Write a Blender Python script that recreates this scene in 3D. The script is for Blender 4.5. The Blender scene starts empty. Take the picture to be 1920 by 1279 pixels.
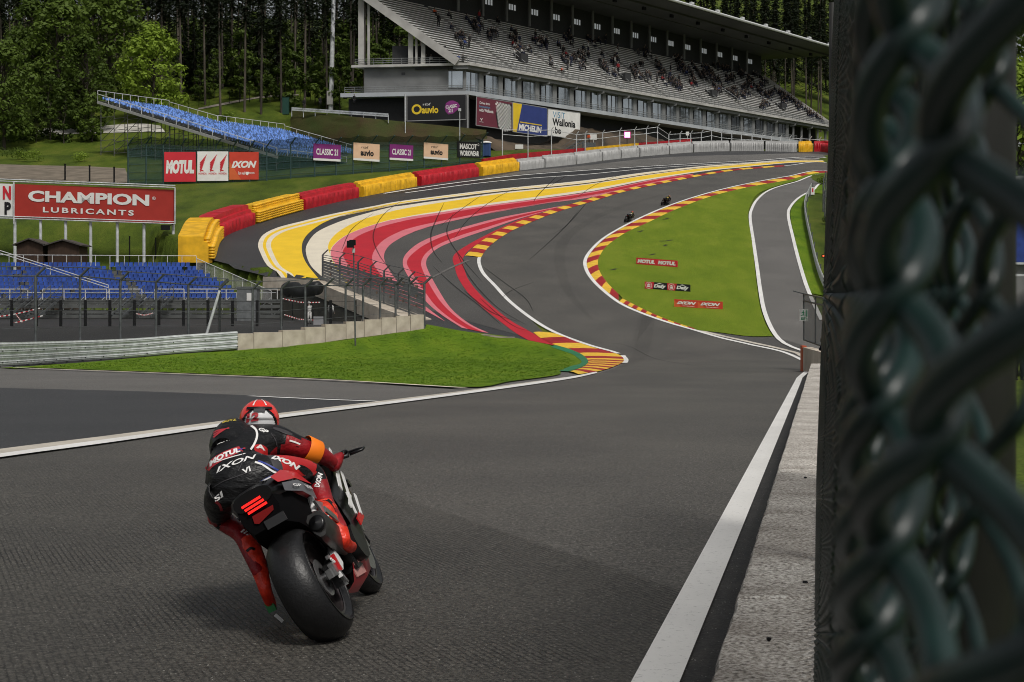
import bpy, bmesh, math, random
import numpy as np
from mathutils import Vector, Matrix
R = math.radians
rnd = random.Random(7)
sc = bpy.context.scene
COL = sc.collection

# ---------------------------------------------------------------- camera, sky, sun, exposure
F, CX, HY, ZC = 2667.0, 960.0, 550.0, 1.75      # focal length in photo pixels, centre column, horizon row, eye height
cam_d = bpy.data.cameras.new('camera'); cam = bpy.data.objects.new('camera', cam_d); COL.objects.link(cam)
cam.location = (0, 0, ZC); cam.rotation_euler = (R(90), 0, 0)
cam_d.sensor_width = 36; cam_d.lens = 36 * F / 1920
cam_d.shift_y = -(639.5 - HY) / 1920
cam_d.clip_start = 0.02; cam_d.clip_end = 3000
cam_d.dof.use_dof = True; cam_d.dof.focus_distance = 22.0; cam_d.dof.aperture_fstop = 14
sc.camera = cam
SUN_EL, SUN_AZ = R(56), R(150)                   # soft daylight from high up, a little behind the camera
w = bpy.data.worlds.new('World'); sc.world = w; w.use_nodes = True
nt = w.node_tree; bgn = nt.nodes['Background']
sky = nt.nodes.new('ShaderNodeTexSky'); sky.sky_type = 'NISHITA'; sky.sun_disc = False
sky.sun_elevation = SUN_EL; sky.sun_rotation = SUN_AZ; sky.air_density = 1.2; sky.dust_density = 4.0; sky.ozone_density = 1.0
hs = nt.nodes.new('ShaderNodeHueSaturation'); hs.inputs['Saturation'].default_value = 0.22
nt.links.new(sky.outputs[0], hs.inputs['Color']); nt.links.new(hs.outputs[0], bgn.inputs['Color'])
bgn.inputs['Strength'].default_value = 0.055
sd = bpy.data.lights.new('sun', 'SUN'); sun = bpy.data.objects.new('sun', sd); COL.objects.link(sun)
sd.energy = 1.5; sd.angle = R(12); sd.color = (1.0, 0.96, 0.90)
sun.rotation_euler = (R(90) - SUN_EL, 0, -SUN_AZ + R(180)); sun.location = (0, 0, 120)
sc.view_settings.view_transform = 'Standard'; sc.view_settings.look = 'None'
sc.view_settings.exposure = 0.48; sc.view_settings.gamma = 1.0
sc.cycles.filter_width = 1.0; sc.cycles.max_bounces = 6; sc.cycles.transparent_max_bounces = 24

# ---------------------------------------------------------------- materials
MATS = {}
def _n(nt, t, **kw):
    n = nt.nodes.new(t)
    for k, v in kw.items(): setattr(n, k, v)
    return n
def mat(name, col, rough=0.6, metal=0.0, var=0.0, scale=3.0, bump=0.0, bscale=40.0, col2=None, spec=0.4, coat=0.0,
        emit=None, estr=0.0, trans=0.0, stretch=(1, 1, 1), detail=6, lo=0.35, hi=0.65):
    """Principled with colour broken up by object-space noise and a fine bump."""
    if name in MATS: return MATS[name]
    m = bpy.data.materials.new(name); m.use_nodes = True; MATS[name] = m
    t = m.node_tree; b = t.nodes['Principled BSDF']
    b.inputs['Base Color'].default_value = (*col, 1); b.inputs['Roughness'].default_value = rough
    b.inputs['Metallic'].default_value = metal; b.inputs['Specular IOR Level'].default_value = spec
    b.inputs['Coat Weight'].default_value = coat
    if emit: b.inputs['Emission Color'].default_value = (*emit, 1); b.inputs['Emission Strength'].default_value = estr
    if trans: b.inputs['Transmission Weight'].default_value = trans
    tc = _n(t, 'ShaderNodeTexCoord'); mp = _n(t, 'ShaderNodeMapping'); mp.inputs['Scale'].default_value = stretch
    t.links.new(tc.outputs['Object'], mp.inputs['Vector'])
    if var or col2:
        c2 = col2 or tuple(max(0, c * (1 - var)) for c in col)
        no = _n(t, 'ShaderNodeTexNoise'); no.inputs['Scale'].default_value = scale; no.inputs['Detail'].default_value = detail
        t.links.new(mp.outputs[0], no.inputs['Vector'])
        rp = _n(t, 'ShaderNodeValToRGB'); rp.color_ramp.elements[0].position = lo; rp.color_ramp.elements[1].position = hi
        rp.color_ramp.elements[0].color = (*c2, 1); rp.color_ramp.elements[1].color = (*col, 1)
        t.links.new(no.outputs['Fac'], rp.inputs[0]); t.links.new(rp.outputs[0], b.inputs['Base Color'])
    if bump:
        n2 = _n(t, 'ShaderNodeTexNoise'); n2.inputs['Scale'].default_value = bscale; n2.inputs['Detail'].default_value = 5
        t.links.new(mp.outputs[0], n2.inputs['Vector'])
        bp = _n(t, 'ShaderNodeBump'); bp.inputs['Strength'].default_value = bump; bp.inputs['Distance'].default_value = 0.02
        t.links.new(n2.outputs['Fac'], bp.inputs['Height']); t.links.new(bp.outputs[0], b.inputs['Normal'])
    return m
def rgb(r, g, b):
    f = lambda c: (c / 255 / 12.92) if c <= 10 else ((c / 255 + 0.055) / 1.055) ** 2.4
    return (f(r), f(g), f(b))

# ---------------------------------------------------------------- mesh building
class MB:
    def __init__(s): s.v = []; s.f = []; s.m = []
    def add(s, vs, fs, mi=0):
        o = len(s.v); s.v += [tuple(map(float, p)) for p in vs]
        s.f += [tuple(i + o for i in f) for f in fs]; s.m += [mi] * len(fs); return s
    def box(s, c, d, rz=0.0, mi=0, ax=None):
        """box of size d centred at c, turned about z, or along a frame ax of three unit vectors"""
        c = Vector(c)
        if ax is None:
            q = Matrix.Rotation(rz, 3, 'Z'); ax = [q @ Vector(e) for e in ((1, 0, 0), (0, 1, 0), (0, 0, 1))]
        h = [d[0] / 2, d[1] / 2, d[2] / 2]
        vs = [c + ax[0] * (x * h[0]) + ax[1] * (y * h[1]) + ax[2] * (z * h[2]) for x, y, z in
              ((-1,-1,-1),(1,-1,-1),(1,1,-1),(-1,1,-1),(-1,-1,1),(1,-1,1),(1,1,1),(-1,1,1))]
        return s.add(vs, [(0,3,2,1),(4,5,6,7),(0,1,5,4),(1,2,6,5),(2,3,7,6),(3,0,4,7)], mi)
    def bar(s, a, b, wd, hg=None, mi=0, up=(0, 0, 1)):
        """rectangular bar from a to b"""
        a = Vector(a); b = Vector(b); x = (b - a)
        if x.length < 1e-6: return s
        L = x.length; x = x / L; u = Vector(up)
        if abs(x.dot(u)) > 0.98: u = Vector((1, 0, 0)) if abs(x.x) < .9 else Vector((0, 1, 0))
        y = u.cross(x).normalized(); z = x.cross(y)
        return s.box((a + b) / 2, (L, wd, hg or wd), ax=[x, y, z], mi=mi)
    def tube(s, pts, r, n=8, mi=0, cap=True, closed=False):
        """round tube through pts; r one radius or a list"""
        pts = [Vector(p) for p in pts]; k = len(pts)
        rs = r if isinstance(r, (list, tuple)) else [r] * k
        prev = None; o = len(s.v); rings = []
        for i, p in enumerate(pts):
            if closed: t = pts[(i + 1) % k] - pts[i - 1]
            else: t = pts[min(i + 1, k - 1)] - pts[max(i - 1, 0)]
            t = t.normalized() if t.length > 1e-9 else Vector((0, 0, 1))
            if prev is None:
                a = Vector((0, 0, 1)) if abs(t.z) < .9 else Vector((1, 0, 0)); x = a.cross(t).normalized()
            else: x = (prev - t * prev.dot(t)); x = x.normalized() if x.length > 1e-6 else Vector((1, 0, 0))
            prev = x; y = t.cross(x)
            for j in range(n):
                an = 2 * math.pi * j / n; s.v.append(tuple(p + (x * math.cos(an) + y * math.sin(an)) * rs[i]))
        for i in range(k if closed else k - 1):
            i2 = (i + 1) % k
            for j in range(n):
                j2 = (j + 1) % n; s.f.append((o + i * n + j, o + i * n + j2, o + i2 * n + j2, o + i2 * n + j)); s.m.append(mi)
        if cap and not closed:
            s.f.append(tuple(o + j for j in reversed(range(n)))); s.m.append(mi)
            s.f.append(tuple(o + (k - 1) * n + j for j in range(n))); s.m.append(mi)
        return s
    def prism(s, poly, a, b, mi=0):
        """poly: function-free list of 3D points, extruded by the vector b - a"""
        d = Vector(b) - Vector(a); k = len(poly); P0 = [Vector(p) for p in poly]
        return s.add(P0 + [p + d for p in P0], [tuple(reversed(range(k))), tuple(range(k, 2 * k))] +
                     [(i, (i + 1) % k, k + (i + 1) % k, k + i) for i in range(k)], mi)
    def lathe(s, prof, c, axis=(0, 0, 1), n=24, mi=0):
        """profile of (radius, height) turned about axis through c"""
        ax = Vector(axis).normalized(); u = ax.orthogonal().normalized(); vv = ax.cross(u); c = Vector(c); o = len(s.v)
        for (r, hgt) in prof:
            for j in range(n):
                an = 2 * math.pi * j / n; s.v.append(tuple(c + ax * hgt + (u * math.cos(an) + vv * math.sin(an)) * r))
        for i in range(len(prof) - 1):
            for j in range(n):
                j2 = (j + 1) % n; s.f.append((o + i*n + j, o + i*n + j2, o + (i+1)*n + j2, o + (i+1)*n + j)); s.m.append(mi)
        return s
    def grid(s, rows, mi=0, mf=None):
        """rows: list of equally long point lists -> quads"""
        o = len(s.v); n = len(rows[0])
        for r_ in rows: s.v += [tuple(map(float, p)) for p in r_]
        for i in range(len(rows) - 1):
            for j in range(n - 1):
                s.f.append((o + i*n + j, o + i*n + j + 1, o + (i+1)*n + j + 1, o + (i+1)*n + j)); s.m.append(mf(i, j) if mf else mi)
        return s
    def build(s, name, mats, parent=None, smooth=False, off=None, auto=None):
        """link as ONE mesh object; with off, vertices are given in world space and stored relative to off"""
        if off is None and parent is not None:
            top = parent
            while top.parent is not None: top = top.parent
            if top.get('_w'): off = top.location
        v = [(p[0] - off[0], p[1] - off[1], p[2] - off[2]) for p in s.v] if off is not None else s.v
        me = bpy.data.meshes.new(name); me.from_pydata(v, [], s.f)
        for m in (mats if isinstance(mats, (list, tuple)) else [mats]): me.materials.append(m)
        if len(me.materials) > 1: me.polygons.foreach_set('material_index', s.m)
        if smooth: me.polygons.foreach_set('use_smooth', [True] * len(me.polygons))
        if auto is not None: me.set_sharp_from_angle(angle=R(auto))
        me.update()
        o = bpy.data.objects.new(name, me); COL.objects.link(o)
        if parent is not None: o.parent = parent
        elif off is not None: o.location = off
        return o

def tag(o, label=None, cat=None, group=None, kind=None):
    if label: o['label'] = label
    if cat: o['category'] = cat
    if group: o['group'] = group
    if kind: o['kind'] = kind
    return o
def thing(name, label, cat, loc=(0, 0, 0), group=None, world=True):
    """an Empty at the base of a thing; with world=True its parts are given in world coordinates"""
    o = bpy.data.objects.new(name, None); COL.objects.link(o); o.location = loc; o.empty_display_size = .2
    if world: o['_w'] = 1
    return tag(o, label, cat, group)
def kids(o): return KIDS.get(o.name) or [c for c in bpy.data.objects if c.parent == o]
KIDS = {}
def dup(o, loc=None, rz=None, label=None, scale=None, swap=None):
    """copy of a thing with copies of its parts and sub-parts; swap maps materials for the copies"""
    def cp(x, par):
        c = x.copy(); COL.objects.link(c)
        if par is not None: c.parent = par
        if x.name not in KIDS: KIDS[x.name] = [q for q in bpy.data.objects if q.parent == x]
        for ch in KIDS[x.name]: cp(ch, c)
        KIDS.setdefault(c.name, [])
        KIDS.pop(c.name)
        return c
    r_ = cp(o, None)
    if loc is not None: r_.location = loc
    if rz is not None: r_.rotation_euler = (0, 0, rz)
    if scale is not None: r_.scale = (scale,) * 3 if not isinstance(scale, (tuple, list)) else scale
    if label: r_['label'] = label
    return r_

# ---------------------------------------------------------------- terrain
def P(px, py, Y): return Vector(((px - CX) / F * Y, Y, ZC + (HY - py) / F * Y))
def sm(x, a, b):
    t = np.clip((x - a) / (b - a), 0, 1); return t * t * (3 - 2 * t)
_BY = np.array([100, 109.5, 112.7, 129.7, 139.6, 146.6, 152, 175])        # retaining edge of the run-off: X as a function of Y
_BX = np.array([-3.0, -5.6, -6.97, -17.5, -29.3, -34.3, -36, -46])
def h(X, Y):
    X = np.asarray(X, float); Y = np.asarray(Y, float)
    near = -0.03 * Y; hill = -0.1 + 0.195 * (Y - 114)
    z = 0.5 * (near + hill + np.sqrt((near - hill) ** 2 + 1.0))
    over = np.maximum(Y - 258, 0)
    right = sm(X, -26, -4)
    z = z + over * (0.13 * (1 - right) - 0.135 * right) + 0.30 * np.maximum(Y - 395, 0) * right
    z = z - 0.10 * np.maximum(Y - 330, 0) * (1 - right)
    xb = np.interp(Y, _BY, _BX)
    low = np.minimum(z, -1.0 + 0.02 * (Y - 105))
    wgt = sm(xb - X, 0.2, 1.3) * (1 - sm(Y, 150, 168)) * sm(Y - np.interp(X, [-75, -45, -28, -19.7, -6.7, 0], [66, 68, 77.8, 102.3, 109.5, 113]), .7, 1.6)
    z = z * (1 - wgt) + low * wgt
    xr = np.interp(Y, [60, 108, 118, 150, 200, 260], [60, 25.5, 26, 34, 44, 60])     # bank on the right of the escape road
    z = z + 0.4 * np.maximum(X - xr - 1.5, 0) * (1 - sm(X, xr + 10, xr + 60)) * sm(Y, 100, 115)
    wr = sm(X / np.maximum(Y, 1), .275, .345) * sm(Y, 120, 190)                      # the valley opens to the right
    z = z * (1 - wr) + (2 + .02 * Y) * wr
    return z
def hz(X, Y): return float(h(X, Y))
_YS = np.concatenate([np.arange(1.5, 60, .25), np.arange(60, 420, .5)])
def G(px, py, up=0.0):
    """where the sight line through photo pixel (px, py) meets the ground (raised by up)"""
    X = (px - CX) / F * _YS; Z = ZC + (HY - py) / F * _YS
    d = Z - (h(X, _YS) + up); i = np.argmax(d < 0)
    if d[i] >= 0: i = len(_YS) - 1
    a, b = _YS[max(i - 1, 0)], _YS[i]
    for _ in range(24):
        m = (a + b) / 2
        if ZC + (HY - py) / F * m - (hz((px - CX) / F * m, m) + up) < 0: b = m
        else: a = m
    return Vector(((px - CX) / F * a, a, hz((px - CX) / F * a, a) + up))
def crv(pts, n=60, closed=False):
    """Catmull-Rom through pts (tuples of any length), n samples spread evenly by length"""
    p = np.array(pts, float); k = len(p)
    q = np.vstack([2 * p[0] - p[1], p, 2 * p[-1] - p[-2]]); out = []
    for i in range(k - 1):
        a, b, c, d = q[i], q[i + 1], q[i + 2], q[i + 3]
        for t in np.linspace(0, 1, 12, endpoint=False):
            out.append(.5 * ((2*b) + (-a + c) * t + (2*a - 5*b + 4*c - d) * t*t + (-a + 3*b - 3*c + d) * t**3))
    out.append(p[-1]); out = np.array(out)
    L = np.concatenate([[0], np.cumsum(np.linalg.norm(np.diff(out, axis=0), axis=1))])
    s_ = np.linspace(0, L[-1], n)
    return [tuple(np.interp(x, L, out[:, j]) for j in range(out.shape[1])) for x in s_]
def gc(pts, n=60):
    """a curve drawn over the photo, laid on the ground: list of plan points (X, Y)"""
    g = [G(*p) for p in pts]
    return crv([(q.x, q.y) for q in g], n)
def drape(pl, up=0.0): return [(x, y, hz(x, y) + up) for x, y in pl]
def offs(pl, d):
    """plan polyline moved sideways by d (left positive)"""
    p = np.array(pl); t = np.gradient(p, axis=0); t /= np.maximum(np.linalg.norm(t, axis=1)[:, None], 1e-9)
    return [tuple(a) for a in p + np.stack([-t[:, 1], t[:, 0]], 1) * d]
def sheet(name, poly, m, up, step=2.5, parent=None, top=True):
    """polygon in plan, cut into small pieces and laid on the terrain"""
    bm = bmesh.new(); vs = [bm.verts.new((x, y, 0)) for x, y in poly]
    es = [bm.edges.new((vs[i], vs[(i + 1) % len(vs)])) for i in range(len(vs))]
    bmesh.ops.triangle_fill(bm, use_beauty=True, edges=es)
    a = np.array(poly); lo = a.min(0); hi = a.max(0)
    for axis in (0, 1):
        for c in np.arange(lo[axis] + step * .5, hi[axis], step):
            co = (c, 0, 0) if axis == 0 else (0, c, 0); no = (1, 0, 0) if axis == 0 else (0, 1, 0)
            bmesh.ops.bisect_plane(bm, geom=bm.verts[:] + bm.edges[:] + bm.faces[:], plane_co=co, plane_no=no)
    bm.verts.ensure_lookup_table()
    xy = np.array([v.co[:2] for v in bm.verts]); z = h(xy[:, 0], xy[:, 1]) + up
    for v, zz in zip(bm.verts, z): v.co.z = zz
    bmesh.ops.recalc_face_normals(bm, faces=bm.faces[:])
    me = bpy.data.meshes.new(name); bm.to_mesh(me); bm.free()
    if len(me.polygons) and sum(p.normal.z for p in me.polygons) < 0: me.flip_normals()
    me.materials.append(m); o = bpy.data.objects.new(name, me); COL.objects.link(o)
    me.polygons.foreach_set('use_smooth', [True] * len(me.polygons))
    if parent is not None: o.parent = parent
    return o
def resample(pl, n):
    p = np.array(pl); L = np.concatenate([[0], np.cumsum(np.linalg.norm(np.diff(p, axis=0), axis=1))])
    return [tuple(np.interp(x, L, p[:, j]) for j in range(2)) for x in np.linspace(0, L[-1], n)]
def ribbon(mb, A, B, up, across=3, mi=0, mf=None):
    """strip of quads between two plan curves with the same number of points"""
    rows = []
    for (a, b) in zip(A, B):
        rows.append([(a[0] + (b[0]-a[0])*t, a[1] + (b[1]-a[1])*t, hz(a[0] + (b[0]-a[0])*t, a[1] + (b[1]-a[1])*t) + up) for t in np.linspace(0, 1, across + 1)])
    mb.grid(rows, mi, mf)
def fix_up(o):
    """turn faces so that they look up"""
    me = o.data
    n = np.zeros(len(me.polygons) * 3); me.polygons.foreach_get('normal', n)
    if n[2::3].sum() < 0: me.flip_normals()
    return o
# ================================================================ SETTING: ground, track, paint
def m_asphalt(name, c1, c2, grooves=0.0, grain=0.8, scale=.25, rough=.62):
    m = mat(name, c1, rough=rough, spec=.5)
    t = m.node_tree; b = t.nodes['Principled BSDF']; tc = t.nodes['Texture Coordinate'] if 'Texture Coordinate' in t.nodes else _n(t, 'ShaderNodeTexCoord')
    big = _n(t, 'ShaderNodeTexNoise'); big.inputs['Scale'].default_value = scale; big.inputs['Detail'].default_value = 8
    fine = _n(t, 'ShaderNodeTexNoise'); fine.inputs['Scale'].default_value = 34; fine.inputs['Detail'].default_value = 9; fine.inputs['Roughness'].default_value = .72
    for n in (big, fine): t.links.new(tc.outputs['Object'], n.inputs['Vector'])
    r1 = _n(t, 'ShaderNodeValToRGB'); r1.color_ramp.elements[0].position = .36; r1.color_ramp.elements[1].position = .66
    r1.color_ramp.elements[0].color = (*c2, 1); r1.color_ramp.elements[1].color = (*c1, 1)
    t.links.new(big.outputs['Fac'], r1.inputs[0])
    r2 = _n(t, 'ShaderNodeValToRGB'); r2.color_ramp.elements[0].position = .42; r2.color_ramp.elements[1].position = .60
    r2.color_ramp.elements[0].color = (.25, .25, .25, 1); r2.color_ramp.elements[1].color = (1.8, 1.8, 1.8, 1)
    t.links.new(fine.outputs['Fac'], r2.inputs[0])
    mu = _n(t, 'ShaderNodeMix'); mu.data_type = 'RGBA'; mu.blend_type = 'MULTIPLY'; mu.inputs[0].default_value = grain
    t.links.new(r1.outputs[0], mu.inputs[6]); t.links.new(r2.outputs[0], mu.inputs[7]); last = mu.outputs[2]
    # pale aggregate chips
    vo = _n(t, 'ShaderNodeTexVoronoi'); vo.inputs['Scale'].default_value = 30; t.links.new(tc.outputs['Object'], vo.inputs['Vector'])
    rv = _n(t, 'ShaderNodeValToRGB'); rv.color_ramp.elements[0].position = .10; rv.color_ramp.elements[1].position = .18
    rv.color_ramp.elements[0].color = (1, 1, 1, 1); rv.color_ramp.elements[1].color = (0, 0, 0, 1); t.links.new(vo.outputs['Distance'], rv.inputs[0])
    wn = _n(t, 'ShaderNodeTexNoise'); wn.inputs['Scale'].default_value = 9; t.links.new(tc.outputs['Object'], wn.inputs['Vector'])
    rw = _n(t, 'ShaderNodeValToRGB'); rw.color_ramp.elements[0].position = .46; rw.color_ramp.elements[1].position = .58; t.links.new(wn.outputs['Fac'], rw.inputs[0])
    mm = _n(t, 'ShaderNodeMath', operation='MULTIPLY'); t.links.new(rv.outputs[0], mm.inputs[0]); t.links.new(rw.outputs[0], mm.inputs[1])
    mx = _n(t, 'ShaderNodeMix'); mx.data_type = 'RGBA'; t.links.new(mm.outputs[0], mx.inputs[0]); t.links.new(last, mx.inputs[6]); mx.inputs[7].default_value = (.42, .41, .38, 1)
    last = mx.outputs[2]
    bp = _n(t, 'ShaderNodeBump'); bp.inputs['Strength'].default_value = .9; bp.inputs['Distance'].default_value = .010
    t.links.new(fine.outputs['Fac'], bp.inputs['Height'])
    nrm = bp.outputs[0]
    if grooves:
        mp = _n(t, 'ShaderNodeMapping'); mp.inputs['Rotation'].default_value = (0, 0, R(-67)); t.links.new(tc.outputs['Object'], mp.inputs['Vector'])
        wv = _n(t, 'ShaderNodeTexWave'); wv.inputs['Scale'].default_value = 7.4; wv.inputs['Distortion'].default_value = 2.6; wv.inputs['Detail'].default_value = 2
        wv.bands_direction = 'Y'; wv.inputs['Detail Scale'].default_value = 4
        mp.inputs['Rotation'].default_value = (0, 0, R(113))
        mp.inputs['Rotation'].default_value = (0, 0, R(67))
        t.links.new(mp.outputs[0], wv.inputs['Vector'])
        rg = _n(t, 'ShaderNodeValToRGB'); rg.color_ramp.elements[0].position = .04; rg.color_ramp.elements[1].position = .2
        rg.color_ramp.elements[0].color = (0, 0, 0, 1); t.links.new(wv.outputs['Fac'], rg.inputs[0])
        gn = _n(t, 'ShaderNodeTexNoise'); gn.inputs['Scale'].default_value = .6; gn.inputs['Detail'].default_value = 5; t.links.new(tc.outputs['Object'], gn.inputs['Vector'])
        gr = _n(t, 'ShaderNodeValToRGB'); gr.color_ramp.elements[0].position = .38; gr.color_ramp.elements[1].position = .66; gr.color_ramp.elements[0].color = (.18, .18, .18, 1); t.links.new(gn.outputs['Fac'], gr.inputs[0])
        # grooves fade out with distance along the road: only the concrete-brushed stretch near the start has them
        sx = _n(t, 'ShaderNodeSeparateXYZ'); t.links.new(tc.outputs['Object'], sx.inputs[0])
        mr = _n(t, 'ShaderNodeMapRange'); mr.inputs['From Min'].default_value = 9.5; mr.inputs['From Max'].default_value = 24; mr.inputs['To Min'].default_value = 1; mr.inputs['To Max'].default_value = 0.0
        t.links.new(sx.outputs['Y'], mr.inputs['Value'])
        sy = _n(t, 'ShaderNodeSeparateXYZ'); t.links.new(mp.outputs[0], sy.inputs[0])
        m2 = _n(t, 'ShaderNodeMapRange'); m2.inputs['From Min'].default_value = 4.82; m2.inputs['From Max'].default_value = 4.9; m2.inputs['To Min'].default_value = 1; m2.inputs['To Max'].default_value = 0
        t.links.new(sy.outputs['Y'], m2.inputs['Value'])
        g0 = _n(t, 'ShaderNodeMath', operation='MULTIPLY'); t.links.new(m2.outputs[0], g0.inputs[0]); t.links.new(mr.outputs[0], g0.inputs[1])
        g1 = _n(t, 'ShaderNodeMath', operation='MULTIPLY'); t.links.new(gr.outputs[0], g1.inputs[0]); t.links.new(g0.outputs[0], g1.inputs[1])
        md = _n(t, 'ShaderNodeMix'); md.data_type = 'RGBA'; md.blend_type = 'MULTIPLY'; t.links.new(g0.outputs[0], md.inputs[0]); t.links.new(last, md.inputs[6]); md.inputs[7].default_value = (.72, .71, .69, 1); last = md.outputs[2]
        mg = _n(t, 'ShaderNodeMix'); mg.data_type = 'RGBA'; mg.blend_type = 'MULTIPLY'; t.links.new(g1.outputs[0], mg.inputs[0])
        t.links.new(last, mg.inputs[6])
        rg2 = _n(t, 'ShaderNodeValToRGB'); rg2.color_ramp.elements[0].position = .02; rg2.color_ramp.elements[1].position = .2
        rg2.color_ramp.elements[0].color = (.10, .10, .10, 1); t.links.new(wv.outputs['Fac'], rg2.inputs[0]); t.links.new(rg2.outputs[0], mg.inputs[7])
        last = mg.outputs[2]
        b2 = _n(t, 'ShaderNodeBump'); b2.inputs['Distance'].default_value = .008; t.links.new(g1.outputs[0], b2.inputs['Strength'])
        t.links.new(rg.outputs[0], b2.inputs['Height']); t.links.new(nrm, b2.inputs['Normal']); nrm = b2.outputs[0]
    t.links.new(last, b.inputs['Base Color']); t.links.new(nrm, b.inputs['Normal'])
    return m
A_TRACK = m_asphalt('track_asphalt', (.090, .084, .073), (.066, .062, .055), grooves=1)
A_FAR = m_asphalt('hill_asphalt', (.078, .074, .068), (.058, .055, .051), scale=.08)
A_RUN = m_asphalt('runoff_asphalt', (.040, .040, .041), (.030, .030, .031), scale=.15)
A_LANE = m_asphalt('lane_asphalt', (.135, .128, .118), (.105, .10, .092), scale=.2)
A_DARK = m_asphalt('new_asphalt', (.040, .041, .043), (.032, .033, .035), scale=.3)

def m_grass(name, c1, c2, c3, s1=.35, bump=1.0, fine=14):
    m = mat(name, c1, rough=.75, spec=.15); t = m.node_tree; b = t.nodes['Principled BSDF']
    tc = _n(t, 'ShaderNodeTexCoord'); a = _n(t, 'ShaderNodeTexNoise'); a.inputs['Scale'].default_value = s1; a.inputs['Detail'].default_value = 8; a.inputs['Roughness'].default_value = .62
    mp = _n(t, 'ShaderNodeMapping'); mp.inputs['Scale'].default_value = (1, .35, 1); mp.inputs['Rotation'].default_value = (0, 0, 1.15)
    t.links.new(tc.outputs['Object'], mp.inputs[0]); t.links.new(mp.outputs[0], a.inputs['Vector'])
    f_ = _n(t, 'ShaderNodeTexNoise'); f_.inputs['Scale'].default_value = fine; f_.inputs['Detail'].default_value = 6; t.links.new(tc.outputs['Object'], f_.inputs['Vector'])
    rp = _n(t, 'ShaderNodeValToRGB'); e = rp.color_ramp.elements; e[0].position = .3; e[0].color = (*c2, 1); e[1].position = .7; e[1].color = (*c3, 1)
    k = rp.color_ramp.elements.new(.5); k.color = (*c1, 1)
    t.links.new(a.outputs['Fac'], rp.inputs[0])
    r2 = _n(t, 'ShaderNodeValToRGB'); r2.color_ramp.elements[0].position = .3; r2.color_ramp.elements[1].position = .7
    r2.color_ramp.elements[0].color = (.35, .35, .35, 1); r2.color_ramp.elements[1].color = (1.5, 1.5, 1.5, 1); t.links.new(f_.outputs['Fac'], r2.inputs[0])
    mu = _n(t, 'ShaderNodeMix'); mu.data_type = 'RGBA'; mu.blend_type = 'MULTIPLY'; mu.inputs[0].default_value = .75
    t.links.new(rp.outputs[0], mu.inputs[6]); t.links.new(r2.outputs[0], mu.inputs[7]); t.links.new(mu.outputs[2], b.inputs['Base Color'])
    bp = _n(t, 'ShaderNodeBump'); bp.inputs['Strength'].default_value = bump; bp.inputs['Distance'].default_value = .06
    t.links.new(f_.outputs['Fac'], bp.inputs['Height']); t.links.new(bp.outputs[0], b.inputs['Normal'])
    return m
GR_FIELD = m_grass('infield_grass', (.140, .200, .011), (.110, .170, .008), (.180, .230, .018))
GR_NEAR = m_grass('verge_grass', (.105, .185, .006), (.060, .125, .004), (.150, .220, .012), s1=.5)
GR_BANK = m_grass('bank_grass', (.072, .105, .010), (.034, .056, .007), (.120, .138, .020), s1=.25)

# ---- the ground: one sheet out to the forest and beyond
def _axis(lo, hi, flo, fhi, fine, coarse):
    return np.unique(np.concatenate([np.arange(lo, flo, coarse), np.arange(flo, fhi, fine), np.arange(fhi, hi + coarse, coarse)]))
xs = _axis(-420, 420, -56, 44, 1.0, 7.0); ys = _axis(-40, 760, 96, 180, 1.0, 5.0)
XX, YY = np.meshgrid(xs, ys); ZZ = h(XX, YY) - 0.07
mb = MB(); nx = len(xs)
mb.v = list(zip(XX.ravel().tolist(), YY.ravel().tolist(), ZZ.ravel().tolist()))
mb.f = [(i*nx + j, i*nx + j + 1, (i+1)*nx + j + 1, (i+1)*nx + j) for i in range(len(ys) - 1) for j in range(nx - 1)]
mb.m = [0] * len(mb.f)
tag(mb.build('ground', GR_BANK, smooth=True), kind='structure')

# ---- traced edges of the track
TL_HILL = [(1700,300),(1555,306),(1473,311),(1370,320),(1266,338.5),(1173.5,358),(1129,371),(1100,380),(1048.5,395),(1007,411),(962.5,429.6),(931.5,448.6),
           (911,466),(899,483),(899,497),(907,514),(928,536),(955.6,565.5),(1000,600),(1041.6,624),(1100,646),(1150,660),(1168,667)]
TL_NEAR = [(1168,667),(1173.5,675.6),(1166.6,684),(1129,698),(1060,712),(860,740),(525,783),(400,800),(200,829),(0,858)]
TR = [(1700,310),(1555,320.6),(1473,331.6),(1404,344),(1352,355.7),(1301,370),(1252.6,386.6),(1204.5,407),(1163,428),(1132,447),(1110,467.5),(1098,486),(1098,502),
      (1108,521),(1129,543),(1163,569),(1204.5,588),(1252.6,605),(1301,619),(1352,634),(1404,646),(1473,662),(1504,675.6),(1517,686),(1513,697)]
tl_hill = gc(TL_HILL, 160); tl_near = gc(TL_NEAR, 90); tr_hill = gc(TR, 200)
RD = .2163                                                              # road direction near the camera: X grows by RD per metre of Y
def rw(y, off): return (RD * y + off, y)
tr_near = [rw(y, -.70) for y in np.linspace(66, -6, 60)]
WALLX = lambda y: rw(y, -.385)
# pit lane and paddock side asphalt
lane = [(-70, -12)] + [rw(-12, -.2), rw(70, -.2), (15.2, 84), (2, 100), (-8, 101), (-60, 92), (-70, 80)]
tag(sheet('pit_lane', lane, A_LANE, -.012, step=4), kind='structure')
# the race track itself
tip = tl_near[-1]
road = tl_hill[:-1] + tl_near + [(tip[0] - 12, tip[1] - 12 * .14 * 2.3), (-14, -8)] + [rw(-8, -.36)] + [rw(66, -.36)] + tr_hill[::-1][6:]
tag(sheet('race_track', road, A_TRACK, 0.0, step=2.5), kind='structure')
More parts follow.
